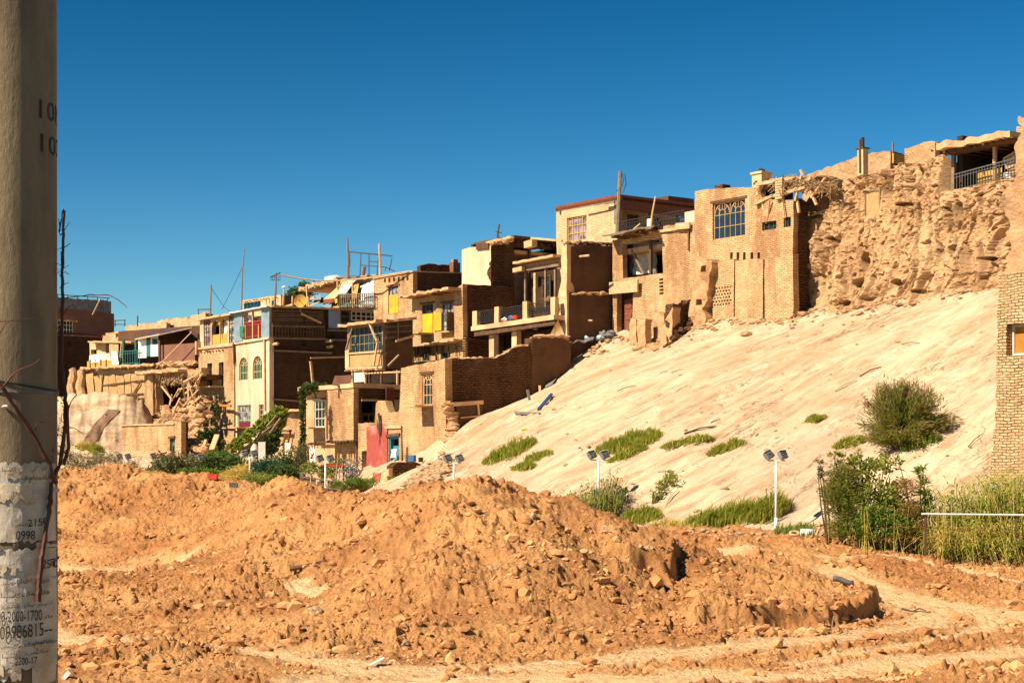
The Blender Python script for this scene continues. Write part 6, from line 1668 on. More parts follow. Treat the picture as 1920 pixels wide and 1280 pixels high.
slope_grass('olive bush tuft on the far left clay slope', 168, 845, 192, 838, 7, 700, .5)
slope_grass('yellowish tuft beside the olive tuft on the far left slope', 145, 838, 172, 834, 5, 500, .5, m=M.grassyel)
mb = MB()
for i in range(700):
    p = ground_at(R.uniform(1452, 1528), R.uniform(46.5, 51)); blade(mb, p, R.uniform(.12, .3), .03, (.1, 0, 0))
tag(mb.build('grass_patch', M.leafmid), 'low green grass at the foot of the right floodlight', 'grass', 'grass patches on the clay slope')
# creeping plant climbing the slope
b0 = fast_hit(H, 1228, 945, 44, 90)
shrub('creeping_plant', 'thin creeping plant climbing the clay slope between two floodlights', 'plant', b0, [(fast_hit(H, x, y, 44, 90) + Vector((0, -.05, .12)), (.28, .2, .16)) for x, y in ((1232, 940), (1240, 925), (1250, 915), (1258, 908), (1268, 912), (1248, 908), (1262, 900))], 420, M.leafyel, .06, .13, 5)
mb = MB(); mb.tube([fast_hit(H, 1247, 950, 44, 90), fast_hit(H, 1258, 935, 44, 90) + Vector((0, 0, .1)), fast_hit(H, 1272, 922, 44, 90) + Vector((0, 0, .1))], .03, 5, .01)
tag(mb.build('dead_branch', M.palewood), 'bleached dead branch lying by the creeping plant', 'branch')


def reeds(name, label, spots, n, hgt, m, group=None, w=.05, lean=(.0, 0, 0), m2=None, cat='reeds', leaves=6):
    base = ground_at(*spots[0]); e = empty(name, base, label, cat, group)
    mb, sb, yb_ = MB(), MB(), MB()
    for i in range(n):
        px, Y = spots[R.randrange(len(spots))]
        p = ground_at(px + R.gauss(0, 11), Y + R.gauss(0, .35)) - base
        hh = hgt * R.uniform(.55, 1.1)
        d = Vector((lean[0] + R.gauss(0, .16), R.gauss(0, .14), 1)).normalized()
        q = p + d * hh
        sb.tube([p, p + d * hh * .5, q], .009, 3, .004)
        for k in range(leaves):
            t = R.uniform(.25, 1); s = p + d * hh * t
            a = R.uniform(0, 6.28); o = Vector((math.cos(a), math.sin(a), R.uniform(.1, .9))).normalized()
            L_ = R.uniform(.25, .6) * (1.2 - .4 * t); sd_ = o.cross(Vector((0, 0, 1))).normalized() * w * R.uniform(.4, .8)
            m_ = s + o * L_ * .5; tip = s + o * L_ + Vector((0, 0, -L_ * R.uniform(.1, .7)))
            (yb_ if (m2 and R.random() < (.16 if t > .55 else .6)) else mb).add([s, m_ + sd_ * .5, tip, m_ - sd_ * .5], [(0, 1, 2, 3)])
    mb.build('foliage', m, e); sb.build('stem', M.grassyel, e)
    if yb_.v: yb_.build('dry_leaves', m2, e)
    return e


reeds('reed_bush', 'dark reed bush around the foot of the middle floodlight', [(1062, 55), (1085, 55.5), (1110, 56), (1135, 56), (1150, 55.5), (1100, 54.6), (1125, 55)], 330, 1.0, M.leafdark, m2=M.reedgreen, w=.05)
reeds('reed_bush', 'small low reed bush at the left end of the slope foot', [(1055, 54.5), (1075, 54.2)], 60, .8, M.leafmid, m2=M.leafolive, w=.05)
# the thicket in front of the brick tower
reeds('reed_thicket', 'tall green and straw reed thicket left half in front of brick tower', [(1770, 44.2), (1795, 44.4), (1815, 44.8), (1835, 44.3), (1850, 44.6)], 300, 1.85, M.reedgreen, group='reeds before the brick tower', m2=M.grassyel, w=.055)
reeds('reed_thicket', 'tallest reed thicket right half under the orange boarded window', [(1865, 44.4), (1885, 44.6), (1905, 44.2), (1925, 44.6), (1950, 44.3), (1980, 44.4)], 430, 2.05, M.reedgreen, group='reeds before the brick tower', m2=M.grassyel, w=.055)
reeds('reed_thicket', 'dry straw-coloured reeds bending low along the dirt bank', [(1770, 43.5), (1800, 43.6), (1830, 43.4), (1860, 43.6), (1890, 43.5), (1915, 43.5)], 330, .95, M.grassyel, group='reeds before the brick tower', m2=M.reedgreen, w=.05, lean=(-.25, 0, 0))
reeds('reed_thicket', 'loose mixed reeds at the middle of the thicket behind the orange shrub', [(1625, 44.2), (1655, 44.4), (1685, 44.3), (1715, 44.4), (1745, 44.2)], 260, 1.15, M.reedgreen, group='reeds before the brick tower', m2=M.grassyel, w=.05)
mb = MB()
for i in range(70):
    p = ground_at(R.uniform(1770, 1910), R.uniform(43.2, 44)); a = R.uniform(-1, .2); l = R.uniform(.7, 1.5)
    mb.tube([p + Vector((0, 0, .05)), p + Vector((a * l * .4, -.1, l * .45)), p + Vector((a * l * .8, -.2, l * .5)), p + Vector((a * l * 1.25, -.25, l * .22))], .014, 3, .006)
tag(mb.build('bent_straw', M.grassyel), 'long bleached straw stalks arching over the front of the thicket', 'straw')
k = 44.3
shrub('feathery_shrub', 'dark feathery shrub at the left end of the thicket', 'shrub', ground_at(1578, k), [PB(1580, 888, k, 24, 26), PB(1567, 925, k, 28, 20), PB(1590, 920, k, 24, 26), PB(1578, 950, k, 26, 24), PB(1575, 990, k, 24, 22), PB(1600, 960, k, 24, 28)], 6500, M.tamar, .022, .17, 7)
shrub('spindly_sapling', 'spindly brownish sapling sticking out left of the dark feathery shrub', 'sapling', ground_at(1558, k + .3), [PB(1535, 880, k, 10, 6), PB(1546, 892, k, 8, 10), PB(1536, 868, k, 6, 7), PB(1542, 920, k, 7, 12)], 260, M.leafolive, .035, .10, 5)
shrub('leafy_climber', 'tall loose climber with round yellow-green leaves behind the orange shrub', 'shrub', ground_at(1622, k + .2), [PB(1605, 858, k, 16, 18), PB(1612, 885, k, 18, 22), PB(1560, 852, k, 12, 6), PB(1575, 860, k, 16, 7), PB(1640, 880, k, 26, 20), PB(1662, 862, k, 14, 14), PB(1668, 880, k, 6, 14), PB(1625, 915, k, 30, 24), PB(1650, 945, k, 34, 28), PB(1608, 836, k, 6, 12), PB(1680, 930, k, 26, 26)], 2600, M.leafyel, .075, .10, 14)
shrub('green_shrub', 'mid-green bushy shrub low in the middle of the thicket', 'shrub', ground_at(1640, k - .2), [PB(1640, 985, k - .3, 40, 26), PB(1690, 985, k - .3, 36, 26), PB(1720, 960, k - .2, 24, 22), PB(1610, 1000, k - .3, 26, 18)], 2600, M.leafmid, .05, .13, 9)
shrub('orange_shrub', 'dry rusty orange feathery shrub amid the green thicket', 'shrub', ground_at(1705, k - .4), [PB(1705, 958, k - .5, 22, 18), PB(1712, 990, k - .5, 24, 16), PB(1700, 915, k - .3, 24, 16), PB(1690, 1005, k - .5, 20, 12)], 2200, M.dryorange, .014, .15, 6)
shrub('tall_reed_sprig', 'single dark-leaved tall stem poking above the middle of the thicket', 'plant', ground_at(1735, k), [PB(1728, 885, k, 6, 18), PB(1735, 915, k, 9, 20), PB(1686, 872, k, 8, 10), PB(1742, 940, k, 12, 14)], 420, M.leafmid, .04, .2, 5)

# the tamarisk on the slope
b0 = fast_hit(H, 1688, 838, 44, 90); k = b0.y
e = empty('tamarisk', b0, 'large rounded tamarisk bush with pinkish plumes alone on the clay slope', 'shrub')
mb, pk, sb = MB(), MB(), MB()
for i in range(150):
    a = R.uniform(0, 2 * math.pi); el = R.uniform(.1, 1.5); l = R.uniform(.75, 1.0)
    tip = Vector((math.cos(a) * math.cos(el) * 1.55 + .10 + .35 * mn.noise(Vector((a, el, 2))), math.sin(a) * math.cos(el) * 1.2, math.sin(el) * 2.1 + .05)) * l
    if R.random() < .35: tip.x += .25
    mid = tip * .5 + Vector((0, 0, .25))
    s0 = Vector((R.uniform(-.25, .25), R.uniform(-.2, .2), -.1))
    if i < 50: sb.tube([s0, mid, tip], .02, 4, .004)
    for j in range(105):
        t = R.uniform(.18, 1.0); t = t ** .8
        q = (s0 * (1 - t) ** 2 + mid * 2 * t * (1 - t) + tip * t * t) + Vector((R.gauss(0, .09), R.gauss(0, .09), R.gauss(0, .09)))
        d = (tip - mid).normalized() + Vector((R.uniform(-.8, .8), R.uniform(-.8, .8), R.uniform(-.5, .9)))
        pink = R.random() < (.22 if t > .8 else .03)
        leaf(pk if pink else mb, q, d, .03, R.uniform(.12, .26))
mb.build('foliage', M.tamar, e); pk.build('plume', M.tampink, e); sb.build('stem', M.twig, e)

# garden below the houses on the left
Y = 76
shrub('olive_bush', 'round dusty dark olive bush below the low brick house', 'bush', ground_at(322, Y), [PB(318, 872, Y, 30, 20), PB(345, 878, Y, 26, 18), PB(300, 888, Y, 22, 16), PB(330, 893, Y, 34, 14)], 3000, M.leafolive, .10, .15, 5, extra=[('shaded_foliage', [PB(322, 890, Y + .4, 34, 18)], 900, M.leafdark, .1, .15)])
shrub('clipped_hedge', 'low bright green hedge just behind the dirt mounds', 'hedge', ground_at(372, 71), [PB(345, 893, 71, 18, 12), PB(372, 890, 71, 22, 12), PB(400, 892, 71, 20, 11), PB(420, 896, 71, 14, 10)], 3000, M.leafmid, .07, .11, 4)
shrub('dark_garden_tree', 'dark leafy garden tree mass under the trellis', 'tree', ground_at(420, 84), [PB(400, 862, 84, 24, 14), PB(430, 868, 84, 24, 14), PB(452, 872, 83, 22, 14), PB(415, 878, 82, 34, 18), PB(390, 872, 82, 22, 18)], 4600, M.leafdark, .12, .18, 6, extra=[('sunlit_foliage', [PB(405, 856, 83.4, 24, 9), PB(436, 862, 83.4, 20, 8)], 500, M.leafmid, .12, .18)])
shrub('ivy', 'dense ivy cloaking the lower left corner of the tall house', 'ivy', P(392, 855, 98), [PB(381, 822, 97.6, 11, 20, 5), PB(398, 822, 98, 12, 18, 5), PB(388, 845, 97.6, 18, 12, 6), PB(412, 838, 98, 8, 14, 5)], 2400, M.leafdark, .12, .14, 3)
shrub('ivy', 'thin dark vertical vine on the left front of the tall house', 'ivy', P(404, 812, 99), [PB(404, 800, 99, 3.5, 16, 3), PB(405, 772, 99.2, 2.5, 18, 3), PB(405, 748, 99.4, 1.6, 14, 2)], 500, M.leafdark, .10, .14, 1)
b0 = P(520, 862, 90)
shrub('trellis_vine', 'bright vine sprawling over a slanting pole trellis in front of the tall house', 'vine', b0, [PB(440 + 10.5 * i, 838 - 8.3 * i, 87.8 + .25 * i, 13, 7.5, .9) for i in range(9)] + [PB(527, 785, 90, 5, 16)], 5000, M.vine, .15, .2, 5,
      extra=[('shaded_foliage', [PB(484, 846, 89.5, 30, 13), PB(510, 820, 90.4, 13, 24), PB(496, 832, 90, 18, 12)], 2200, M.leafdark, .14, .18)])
mb = MB()
for a, b in (((430, 846, 88), (530, 768, 90)), ((446, 850, 88), (545, 775, 90)), ((478, 830, 88.4), (494, 800, 89)), ((492, 812, 88.4), (520, 792, 89.4)), ((500, 800, 88.6), (518, 780, 89.2)), ((506, 812, 88.6), (526, 784, 89.2)), ((432, 880, 84), (430, 845, 87.6)), ((424, 884, 83), (432, 842, 87))): mb.beam(P(*a), P(*b), .09)
tag(mb.build('pole_trellis', M.greywood), 'slanting trellis of grey poles carrying the bright vine', 'trellis')
shrub('column_vine', 'narrow dark green vine column climbing between arched-door house and bay house', 'vine', P(567, 866, 86.5), [PB(567, y, 86.5, 4.6, 14, 4) for y in range(740, 868, 15)] + [PB(571, 728, 86.6, 7, 12, 5)], 1900, M.leafdark, .10, .13, 2)
shrub('vine_head', 'leafy vine mass spilling over the roof edge beside the bay house', 'vine', P(590, 742, 88.5), [PB(578, 730, 88, 10, 9), PB(592, 726, 88.5, 12, 7), PB(607, 724, 88.8, 8, 5)], 1100, M.leafdark, .10, .13, 3)
shrub('blue_green_bush', 'bluish green bush beside the white garden lamp', 'bush', ground_at(492, 78), [PB(485, 878, 78, 16, 16), PB(505, 875, 78, 18, 14), PB(522, 885, 78, 16, 16)], 2200, M.leafblue, .09, .13, 4)
shrub('dark_green_bush', 'dark shady bush between bluish bush and arched door', 'bush', ground_at(530, 77), [PB(525, 890, 76.6, 22, 20), PB(545, 895, 77, 20, 18), PB(510, 898, 76, 18, 12), PB(530, 865, 79, 14, 16)], 2200, M.leafdark, .09, .14, 4)
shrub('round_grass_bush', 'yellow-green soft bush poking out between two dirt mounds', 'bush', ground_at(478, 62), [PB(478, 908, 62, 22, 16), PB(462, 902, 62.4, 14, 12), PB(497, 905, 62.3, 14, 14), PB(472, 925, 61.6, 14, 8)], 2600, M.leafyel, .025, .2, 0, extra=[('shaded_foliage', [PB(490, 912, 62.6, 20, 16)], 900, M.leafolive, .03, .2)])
shrub('dry_grass_bush', 'straw-tinged low bush behind the yellow-green soft bush', 'bush', ground_at(450, 68), [PB(440, 893, 68, 16, 12), PB(455, 884, 69, 16, 12), PB(425, 893, 69, 14, 9)], 1500, M.grassyel, .03, .2, 2)
shrub('thin_tree', 'thin pale-leaved young tree in front of the arched door', 'tree', ground_at(556, 80), [PB(548, 850, 80, 14, 16), PB(562, 868, 80, 14, 18), PB(552, 890, 80, 14, 14), PB(568, 845, 80, 10, 12), PB(540, 872, 80, 9, 12)], 1000, M.leafolive, .08, .12, 8)
shrub('fence_bush', 'yellow-green bush growing over the plank fence', 'bush', ground_at(595, 77.5), [PB(580, 878, 77.5, 14, 12), PB(600, 880, 77.5, 14, 10), PB(622, 878, 77.8, 14, 12), PB(640, 870, 78, 9, 12), PB(612, 890, 77, 18, 8)], 1500, M.leafyel, .07, .12, 5)
shrub('weed_patch', 'green weeds in front of the scrap heap by the red wall', 'weeds', ground_at(655, 70), [PB(640, 912, 70, 16, 8), PB(668, 908, 70, 18, 10), PB(690, 906, 71, 12, 9)], 1500, M.leafmid, .03, .2, 0)
shrub('weed_patch', 'weeds on the rubble bank beside the stacked brick wall', 'weeds', ground_at(752, 72), [PB(742, 900, 72, 14, 6), PB(762, 893, 72.5, 12, 5)], 600, M.leafmid, .03, .18, 0)
shrub('weed_patch', 'small weeds between dirt crest and slope below the rubble', 'weeds', ground_at(775, 60), [PB(768, 922, 60, 14, 5)], 320, M.grass, .03, .2, 0)
shrub('pale_shrub', 'pale dusty feathery shrub row behind the leftmost mound', 'shrub', ground_at(190, 66), [PB(150, 868, 66, 30, 14), PB(195, 862, 67, 30, 12), PB(235, 878, 68, 26, 12), PB(265, 887, 68, 18, 9), PB(125, 850, 66, 14, 18)], 2600, leafmat('dusty_leaf', (.26, .23, .10), (.20, .20, .07), (.34, .27, .14)), .03, .16, 8)
shrub('corner_weeds', 'broad-leaved green weeds left of the olive bush', 'weeds', ground_at(288, 72), [PB(288, 892, 72, 14, 10), PB(277, 896, 72, 8, 8)], 700, M.leafmid, .10, .16, 3)
mb = MB(); foliage(mb, [(P(556, 551, 112) - e.location if False else P(556, 551, 112) - bpy.data.objects['roof_tree'].location, (.8, .6, .5)), (P(568, 545, 112) - bpy.data.objects['roof_tree'].location, (.6, .5, .7)), (P(572, 552, 112) - bpy.data.objects['roof_tree'].location, (.6, .5, .5))], 900, .16, .22)
mb.build('crown', M.leafdark, bpy.data.objects['roof_tree']); mb = MB(); mb.tube([(0, 0, -1), (0, 0, .9)], .09, 6, .05); mb.build('trunk', M.bark, bpy.data.objects['roof_tree'])

# ------------------------------------------------------------------ loose things on the dirt and the slope
def clods():      # countless lumps of earth
    rs = np.random.RandomState(5)
    vs0 = np.array([tuple(v) for v in ICO[1][0]]); fs0 = np.array(ICO[1][1])
    V, Fc = [], []; k = 0; n = 0
    while n < 21000:
        Y = math.exp(rs.uniform(math.log(22.8), math.log(56))); px = rs.uniform(70, 1960)
        j = int(np.searchsorted(G.y, Y)); i = int(np.searchsorted(G.u, px))
        if TR[j, i] > .4 and rs.rand() < .93: continue
        pt = mn.noise(Vector((px / 90, Y * .9, 4)))
        if pt < rs.uniform(-.5, .25): continue
        if n % 12 == 0:
            px = rs.uniform(1285, 1665); Y = float(np.interp(px, [1240, 1300, 1400, 1500, 1580, 1625, 1650], [28.4, 28.2, 28.5, 29.2, 30.0, 31.0, 32.5])) - abs(rs.normal(0, .35)) - .1
        if Y > 46 and px > 1000 and rs.rand() < .8: continue
        s = min(.15, .0165 * math.exp(rs.normal(0, .78)))
        z = G.h(px, Y)
        sc = s * rs.uniform(.6, 1.25, 3) * np.array([1.1, 1.1, .75])
        a = rs.uniform(0, 6.28); c_, s_ = math.cos(a), math.sin(a)
        v = vs0 * (1 + rs.uniform(-.3, .3, (len(vs0), 1))) * sc
        v = np.stack([v[:, 0] * c_ - v[:, 1] * s_, v[:, 0] * s_ + v[:, 1] * c_, v[:, 2]], 1) + np.array([(px - CX) / F * Y, Y, z + s * .25])
        V.append(v); Fc.append(fs0 + k); k += len(vs0); n += 1
    V = np.concatenate(V); Fc = np.concatenate(Fc)
    me = bpy.data.meshes.new('dirt_clods'); me.from_pydata(V.tolist(), [], Fc.tolist())
    me.materials.append(M.clod); me.update()
    o = bpy.data.objects.new('dirt_clods', me); COL.objects.link(o); tag(o, kind='stuff')


M.clod = mat('clod_earth', (.64, .31, .112), (.40, .175, .06), sc=2.3, c3=(.74, .45, .19), bmp=.7, bsc=16, bd=.02)
clods()
mb = MB()
for i in range(2200):      # grit, chips and straw bits on the clay slope
    px = R.uniform(830, 1865); py = R.uniform(560, 985)
    try: p = fast_hit(H, px, py, 44, 92)
    except Exception: continue
    if p.y > 88 or mn.noise(Vector((px * .012, py * .02, 1))) < R.uniform(-.4, .5): continue
    s_ = min(.10, .014 * math.exp(R.gauss(0, .75)))
    mb.rock(p + Vector((0, 0, s_ * .3)), s_ * R.uniform(.8, 2.2), s_, s_ * .7, i, 1, .5)
tag(mb.build('slope_grit', M.stone), kind='stuff')
mb = MB()
for i in range(420):
    t = R.random(); px = 765 + 75 * t + R.gauss(0, 7); py = 925 - 60 * t + R.uniform(-16, 20)
    p = fast_hit(H, px, py, 55, 84); s_ = R.uniform(.05, .17)
    mb.rock(p + Vector((0, 0, s_ * .5)), s_ * R.uniform(.8, 1.9), s_, s_ * .5, i, 1, .5)
tag(mb.build('rubble', M.stone), kind='stuff')
mb = MB()
te = [(1100, 656), (1160, 632), (1215, 646), (1290, 622), (1335, 602), (1400, 600), (1487, 596), (1515, 584), (1600, 578), (1700, 557), (1790, 540), (1862, 524)]
for i in range(520):
    px = R.uniform(1100, 1864); y0 = float(np.interp(px, [q[0] for q in te], [q[1] for q in te])); py = y0 + abs(R.gauss(0, 9)) - 2
    p = fast_hit(H, px, py, 55, 92); s_ = min(.3, .055 * math.exp(R.gauss(0, .6)))
    mb.rock(p + Vector((0, -.05, s_ * .3)), s_ * R.uniform(.8, 1.7), s_, s_ * .6, i, 1, .5)
tag(mb.build('fallen_rubble', M.adobe), kind='stuff')
mb = MB()
for i in range(240):
    px = R.uniform(1290, 1560); Y = R.uniform(46.5, 51.5); p = ground_at(px, Y); s_ = R.uniform(.02, .09)
    mb.rock(p + Vector((0, 0, s_ * .4)), s_ * R.uniform(.8, 1.9), s_, s_ * .6, i, 1, .5)
tag(mb.build('gravel', M.stone), kind='stuff')

for lab, px, py, w_, hf, m_ in [
    ('largest pale boulder low on the left half of the dirt mound', 590, 1145, 26, .7, M.stone), ('rounded boulder at the foot of the mound, under the curved cut', 1270, 1235, 26, .55, M.clod),
    ('dusty boulder half-way between mound foot and the dark cut bank', 1111, 1180, 20, .6, M.clod), ('small pale block beside the upper dark cut bank', 1217, 1028, 18, .7, M.stone),
    ('angular pale boulder near the crest below the middle floodlight', 1138, 991, 20, .8, M.stone), ('pointed stone on the right shoulder of the mound crest', 998, 967, 14, .9, M.stone),
    ('flat pale boulder in the middle of the mound face', 926, 1064, 24, .6, M.stone), ('stone casting a dark hollow left of the flat pale boulder', 871, 1088, 18, .5, M.clod),
    ('smooth small stone near the mound foot left of centre', 757, 1205, 14, .6, M.stone), ('dark-shadowed round stone on the left mound', 492, 1134, 24, .6, M.clod),
    ('flat slab of earth on the far left mound', 287, 1001, 24, .4, M.clod), ('rough dark clod heap at left beside the pole', 128, 1090, 26, .7, M.clod),
    ('lump of earth beside the light patch at left', 238, 1010, 20, .6, M.clod), ('dark round boulder on the dirt bank by the thicket', 1604, 1014, 20, .8, M.redbrown),
    ('small stone in the wheel track at the bottom centre', 958, 1258, 11, .7, M.clod), ('small stone at the bottom of the mound left of centre', 558, 1230, 14, .5, M.clod)]:
    p = fast_hit(G, px, py + w_ * .2, 21, 60); k = p.y / F
    mb = MB(); mb.rock(p + Vector((0, 0, w_ * hf * k * .22)), w_ * k * .55, w_ * k * .5, w_ * hf * k * .55, px, 3, .45)
    tag(mb.build('boulder', m_), lab, 'boulder', 'boulders on the dirt mounds')

p = fast_hit(G, 565, 1068, 22, 60)
mb = MB(); mb.tube([p + Vector((-.22, 0, .02)), p + Vector((.05, -.02, .07)), p + Vector((.5, .1, .16))], .055, 7, .04, .1); tag(mb.build('buried_log', M.wood), 'dark half-buried log on the left flank of the mound', 'log')
p = fast_hit(G, 703, 1250, 21, 60); e = empty('debris_board', p, 'white broken board lying in the wheel track at the mound foot', 'board')
mb = MB(); mb.beam((-.09, 0, .02), (.13, .05, .13), .10, .02); mb.build('plank', M.white, e); mb = MB(); mb.beam((-.14, -.02, .02), (.03, -.04, .03), .07, .02); mb.build('splinter', M.palewood, e)
p = fast_hit(G, 127, 1272, 21, 60); mb = MB(); mb.beam(p + Vector((-.06, 0, 0)), p + Vector((.03, 0, .10)), .06, .06); tag(mb.build('chalk_block', M.white), 'white chalky block at the bottom beside the pole', 'block')
p = P(1560, 1090, 34.3); q = fast_hit(G, 1580, 1094, 25, 60)
mb = MB()
pts = [q + Vector(((1562 + 6 * i - 1580) / F * q.y, -.02 * i, .10 - .012 * i + .02 * math.sin(i))) for i in range(7)]
mb.tube(pts, .055, 12); e = tag(mb.build('plastic_pipe', M.steel, None, True), 'dark grey curved plastic pipe lying on the earth tongue', 'pipe')
mb = MB()
p = fast_hit(G, 1559, 1188, 22, 60); mb.tube([p, p + Vector((.01, 0, .13)), p + Vector((.05, .05, .30))], .012, 5); tag(mb.build('stick', M.greywood), 'thin stick leaning on the cut earth bank', 'stick')
p = fast_hit(G, 1664, 1082, 30, 60); e = empty('stake', p, 'small crossed stake standing in the dirt by the upper track', 'stake')
mb = MB(); mb.beam((0, 0, -.05), (-.05, 0, .27), .025); mb.build('upright', M.wood, e); mb = MB(); mb.beam((-.08, -.02, .17), (.03, -.02, .21), .02); mb.build('cross_piece', M.wood, e)
p = fast_hit(G, 1715, 1148, 25, 60); mb = MB()
mb.tube([p + Vector((-.25, 0, .08)), p + Vector((-.05, -.05, .03)), p + Vector((.3, -.05, .02))], .022, 5, .01); mb.tube([p + Vector((-.05, -.05, .03)), p + Vector((.1, .05, .08)), p + Vector((.25, .1, .03))], .016, 5, .008)
tag(mb.build('dead_root', M.bark), 'dark dead root lying on the light track at right', 'root')
# drum and junk near the thicket
p = ground_at(1515, 47.3); e = empty('drum', p, 'pale overturned drum lying on its side left of the thicket', 'drum')
mb = MB(); mb.tube([(-.19, .05, .14), (.19, -.08, .14)], .13, 16); mb.build('shell', M.cloth, e, True); mb = MB(); mb.tube([(.191, -.081, .14), (.195, -.082, .14)], .11, 16); mb.build('opening', M.wood, e)
p = ground_at(1490, 46.3); mb = MB(); ring = [p + Vector((.12 * math.cos(a), .03 + .06 * math.sin(a), .07 + .05 * math.sin(a))) for a in [2 * math.pi * i / 14 for i in range(15)]]; mb.tube(ring, .04, 6); tag(mb.build('tyre_ring', M.palewood), 'pale ring lying in front of the right floodlight', 'ring')
mb = MB()
for i in range(14): q = ground_at(R.uniform(1530, 1556), R.uniform(46.6, 47.6)); mb.beam(q + Vector((R.uniform(-.2, .1), 0, .03)), q + Vector((R.uniform(0, .3), .1, R.uniform(.08, .3))), R.uniform(.03, .07), .02)
mb.beam(ground_at(1528, 47) + Vector((0, 0, .05)), ground_at(1560, 47.1) + Vector((0, 0, .1)), .06, .02); tag(mb.build('scrap_heap', M.palewood), 'little heap of pale splinters between drum and feathery shrub', 'scrap')
# rail in front of the thicket
def drape(name, m, quad, nu=10, nv=14, lift=.05):
    A = np.zeros((nv + 1, nu + 1, 3))
    for j in range(nv + 1):
        for i in range(nu + 1):
            u, v_ = i / nu, j / nv
            x = (quad[0][0] * (1 - u) + quad[1][0] * u) * (1 - v_) + (quad[3][0] * (1 - u) + quad[2][0] * u) * v_; y = (quad[0][1] * (1 - u) + quad[1][1] * u) * (1 - v_) + (quad[3][1] * (1 - u) + quad[2][1] * u) * v_
            x += 7 * mn.noise(Vector((y * .07, 3 + i * .2, 1))) - 5 * math.sin(v_ * 3)
            A[j, i] = fast_hit(H, x, y, 60, 125) + Vector((0, 0, lift))
    tag(grid_object(name, A, m), kind='structure')


M.chute = mat('dark_gravel_chute', (.30, .17, .10), (.22, .12, .07), sc=3)
drape('path', M.chute, [(152, 834), (178, 832), (226, 770), (204, 768)])
e = empty('pole_barrier', ground_at(1905, 43.3), 'long white pole rail tied across the front of the reed thicket', 'barrier')
a, b = P(1728, 963, 43.0), P(2010, 966, 43.0); mb = MB(); mb.tube([a - e.location, b - e.location], .024, 8); mb.build('rail', M.white, e)
for x in (1905, 1990, 1735):
    t = P(x, 964 if x != 1905 else 955, 43.04) - e.location; g = ground_at(x, 43.05) - e.location; mb = MB(); mb.beam(g, t, .05); mb.build('post', M.wood, e)
mb = MB(); mb.tube([P(1640, 990, 43.3) - e.location, P(1735, 988, 43.1) - e.location, P(1905, 998, 43.1) - e.location], .008, 4); mb.build('wire', M.rust, e)
p = P(1862, 914, 45.6); mb = MB(); mb.rock(p, .16, .12, .12, 4, 2, .7); tag(mb.build('plastic_bag', M.laundry), 'white plastic bag caught in the reeds under the boarded window', 'bag')
p = P(1902, 908, 45.6); mb = MB(); mb.rock(p, .17, .12, .10, 9, 2, .7); tag(mb.build('plastic_bag', M.greycloth), 'greyish plastic bag in the reeds at the right of the white bag', 'bag')

# debris on the slope
def on_slope(px, py, dz=0): return fast_hit(H, px, py, 44, 92) + Vector((0, 0, dz))
for lab, a, b, w_, m_, nm in [('dark bent branch lying above the long slim grass strip', (1283, 815), (1342, 801), .03, M.wood, 'branch'), ('straight dark plank edge on the upper slope left of the tamarisk', (1612, 708), (1652, 690), .03, M.wood, 'plank'), ('pale splintered stick below the straight dark plank', (1565, 735), (1606, 715), .03, M.palewood, 'stick'),
        ('white stick standing out right above the right floodlight', (1452, 832), (1470, 822), .022, M.white, 'stick'), ('short stick high on the middle of the slope', (1158, 735), (1192, 726), .02, M.wood, 'stick'), ('pale rod on the slope above the largest grass mound', (1332, 793), (1350, 786), .03, M.cloth, 'rod'),
        ('crooked root on the upper slope below the cliff', (1690, 648), (1725, 646), .018, M.bark, 'root'), ('weathered branch low on the slope near the tower', (1815, 840), (1845, 815), .018, M.bark, 'branch')]:
    mb = MB(); p, q = on_slope(*a, .05), on_slope(*b, .05); mb.tube([p, (p + q) / 2 + Vector((0, 0, .06)), q], w_, 5, w_ * .6); tag(mb.build(nm, m_), lab, nm)
mb = MB(); p, q = on_slope(1010, 770, .06), on_slope(1034, 744, .12); mb.beam(p, q, .12, .10); tag(mb.build('blue_beam', M.bluetarp), 'dark blue beam lying on the slope below the dark brick wall', 'beam')
mb = MB(); p, q = on_slope(966, 776, .08), on_slope(1012, 777, .05); mb.beam(p, q, .08, .08); mb.beam(p + Vector((0, -.1, -.05)), q + Vector((0, -.1, -.05)), .05, .05); tag(mb.build('metal_channel', M.zinc), 'pale metal channel lying at the foot of the blue beam', 'channel')
mb = MB(); p = on_slope(993, 750); mb.beam(p + Vector((0, -.1, 0)), p + Vector((-.10, .05, .48)), .14, .03); tag(mb.build('roofing_strip', M.zinc), 'grey strip of sheeting leaning near the dark brick wall', 'sheet')
mb = MB(); p = on_slope(1012, 733); mb.box(p.x - .06, p.x + .06, p.y - .06, p.y + .06, p.z - .05, p.z + .27); mb.rough(.02); tag(mb.build('brick_stub', M.plaster), 'small upright brick stub right of the grey sheeting strip', 'brick')
mb = MB(); mb.sheet(on_slope(1022, 728, .05), on_slope(1036, 722, .05), on_slope(1044, 712, .1), on_slope(1030, 718, .1), amp=.08); tag(mb.build('crumpled_sheet', M.zinc), 'crumpled grey sheet at the upper end of the dark brick wall', 'sheet')
p = on_slope(983, 806, .03); mb = MB(); mb.rock(p, .14, .08, .05, 3, 2); tag(mb.build('yellow_scrap', M.yellow), 'bright yellow scrap on the slope above the left grass patch', 'scrap')
p = on_slope(1095, 920, .05); mb = MB(); mb.beam(p + Vector((-.13, 0, -.05)), p + Vector((.1, 0, .22)), .10, .04); tag(mb.build('white_slab', M.whitewash), 'tilted white slab above the dark reed bush', 'slab')
p = ground_at(1031, 50); mb = MB(); mb.tube([P(1027, 952, 50), P(1034, 942, 50)], .06, 8); tag(mb.build('pipe_end', M.zinc), 'small grey pipe end poking over the mound crest', 'pipe')
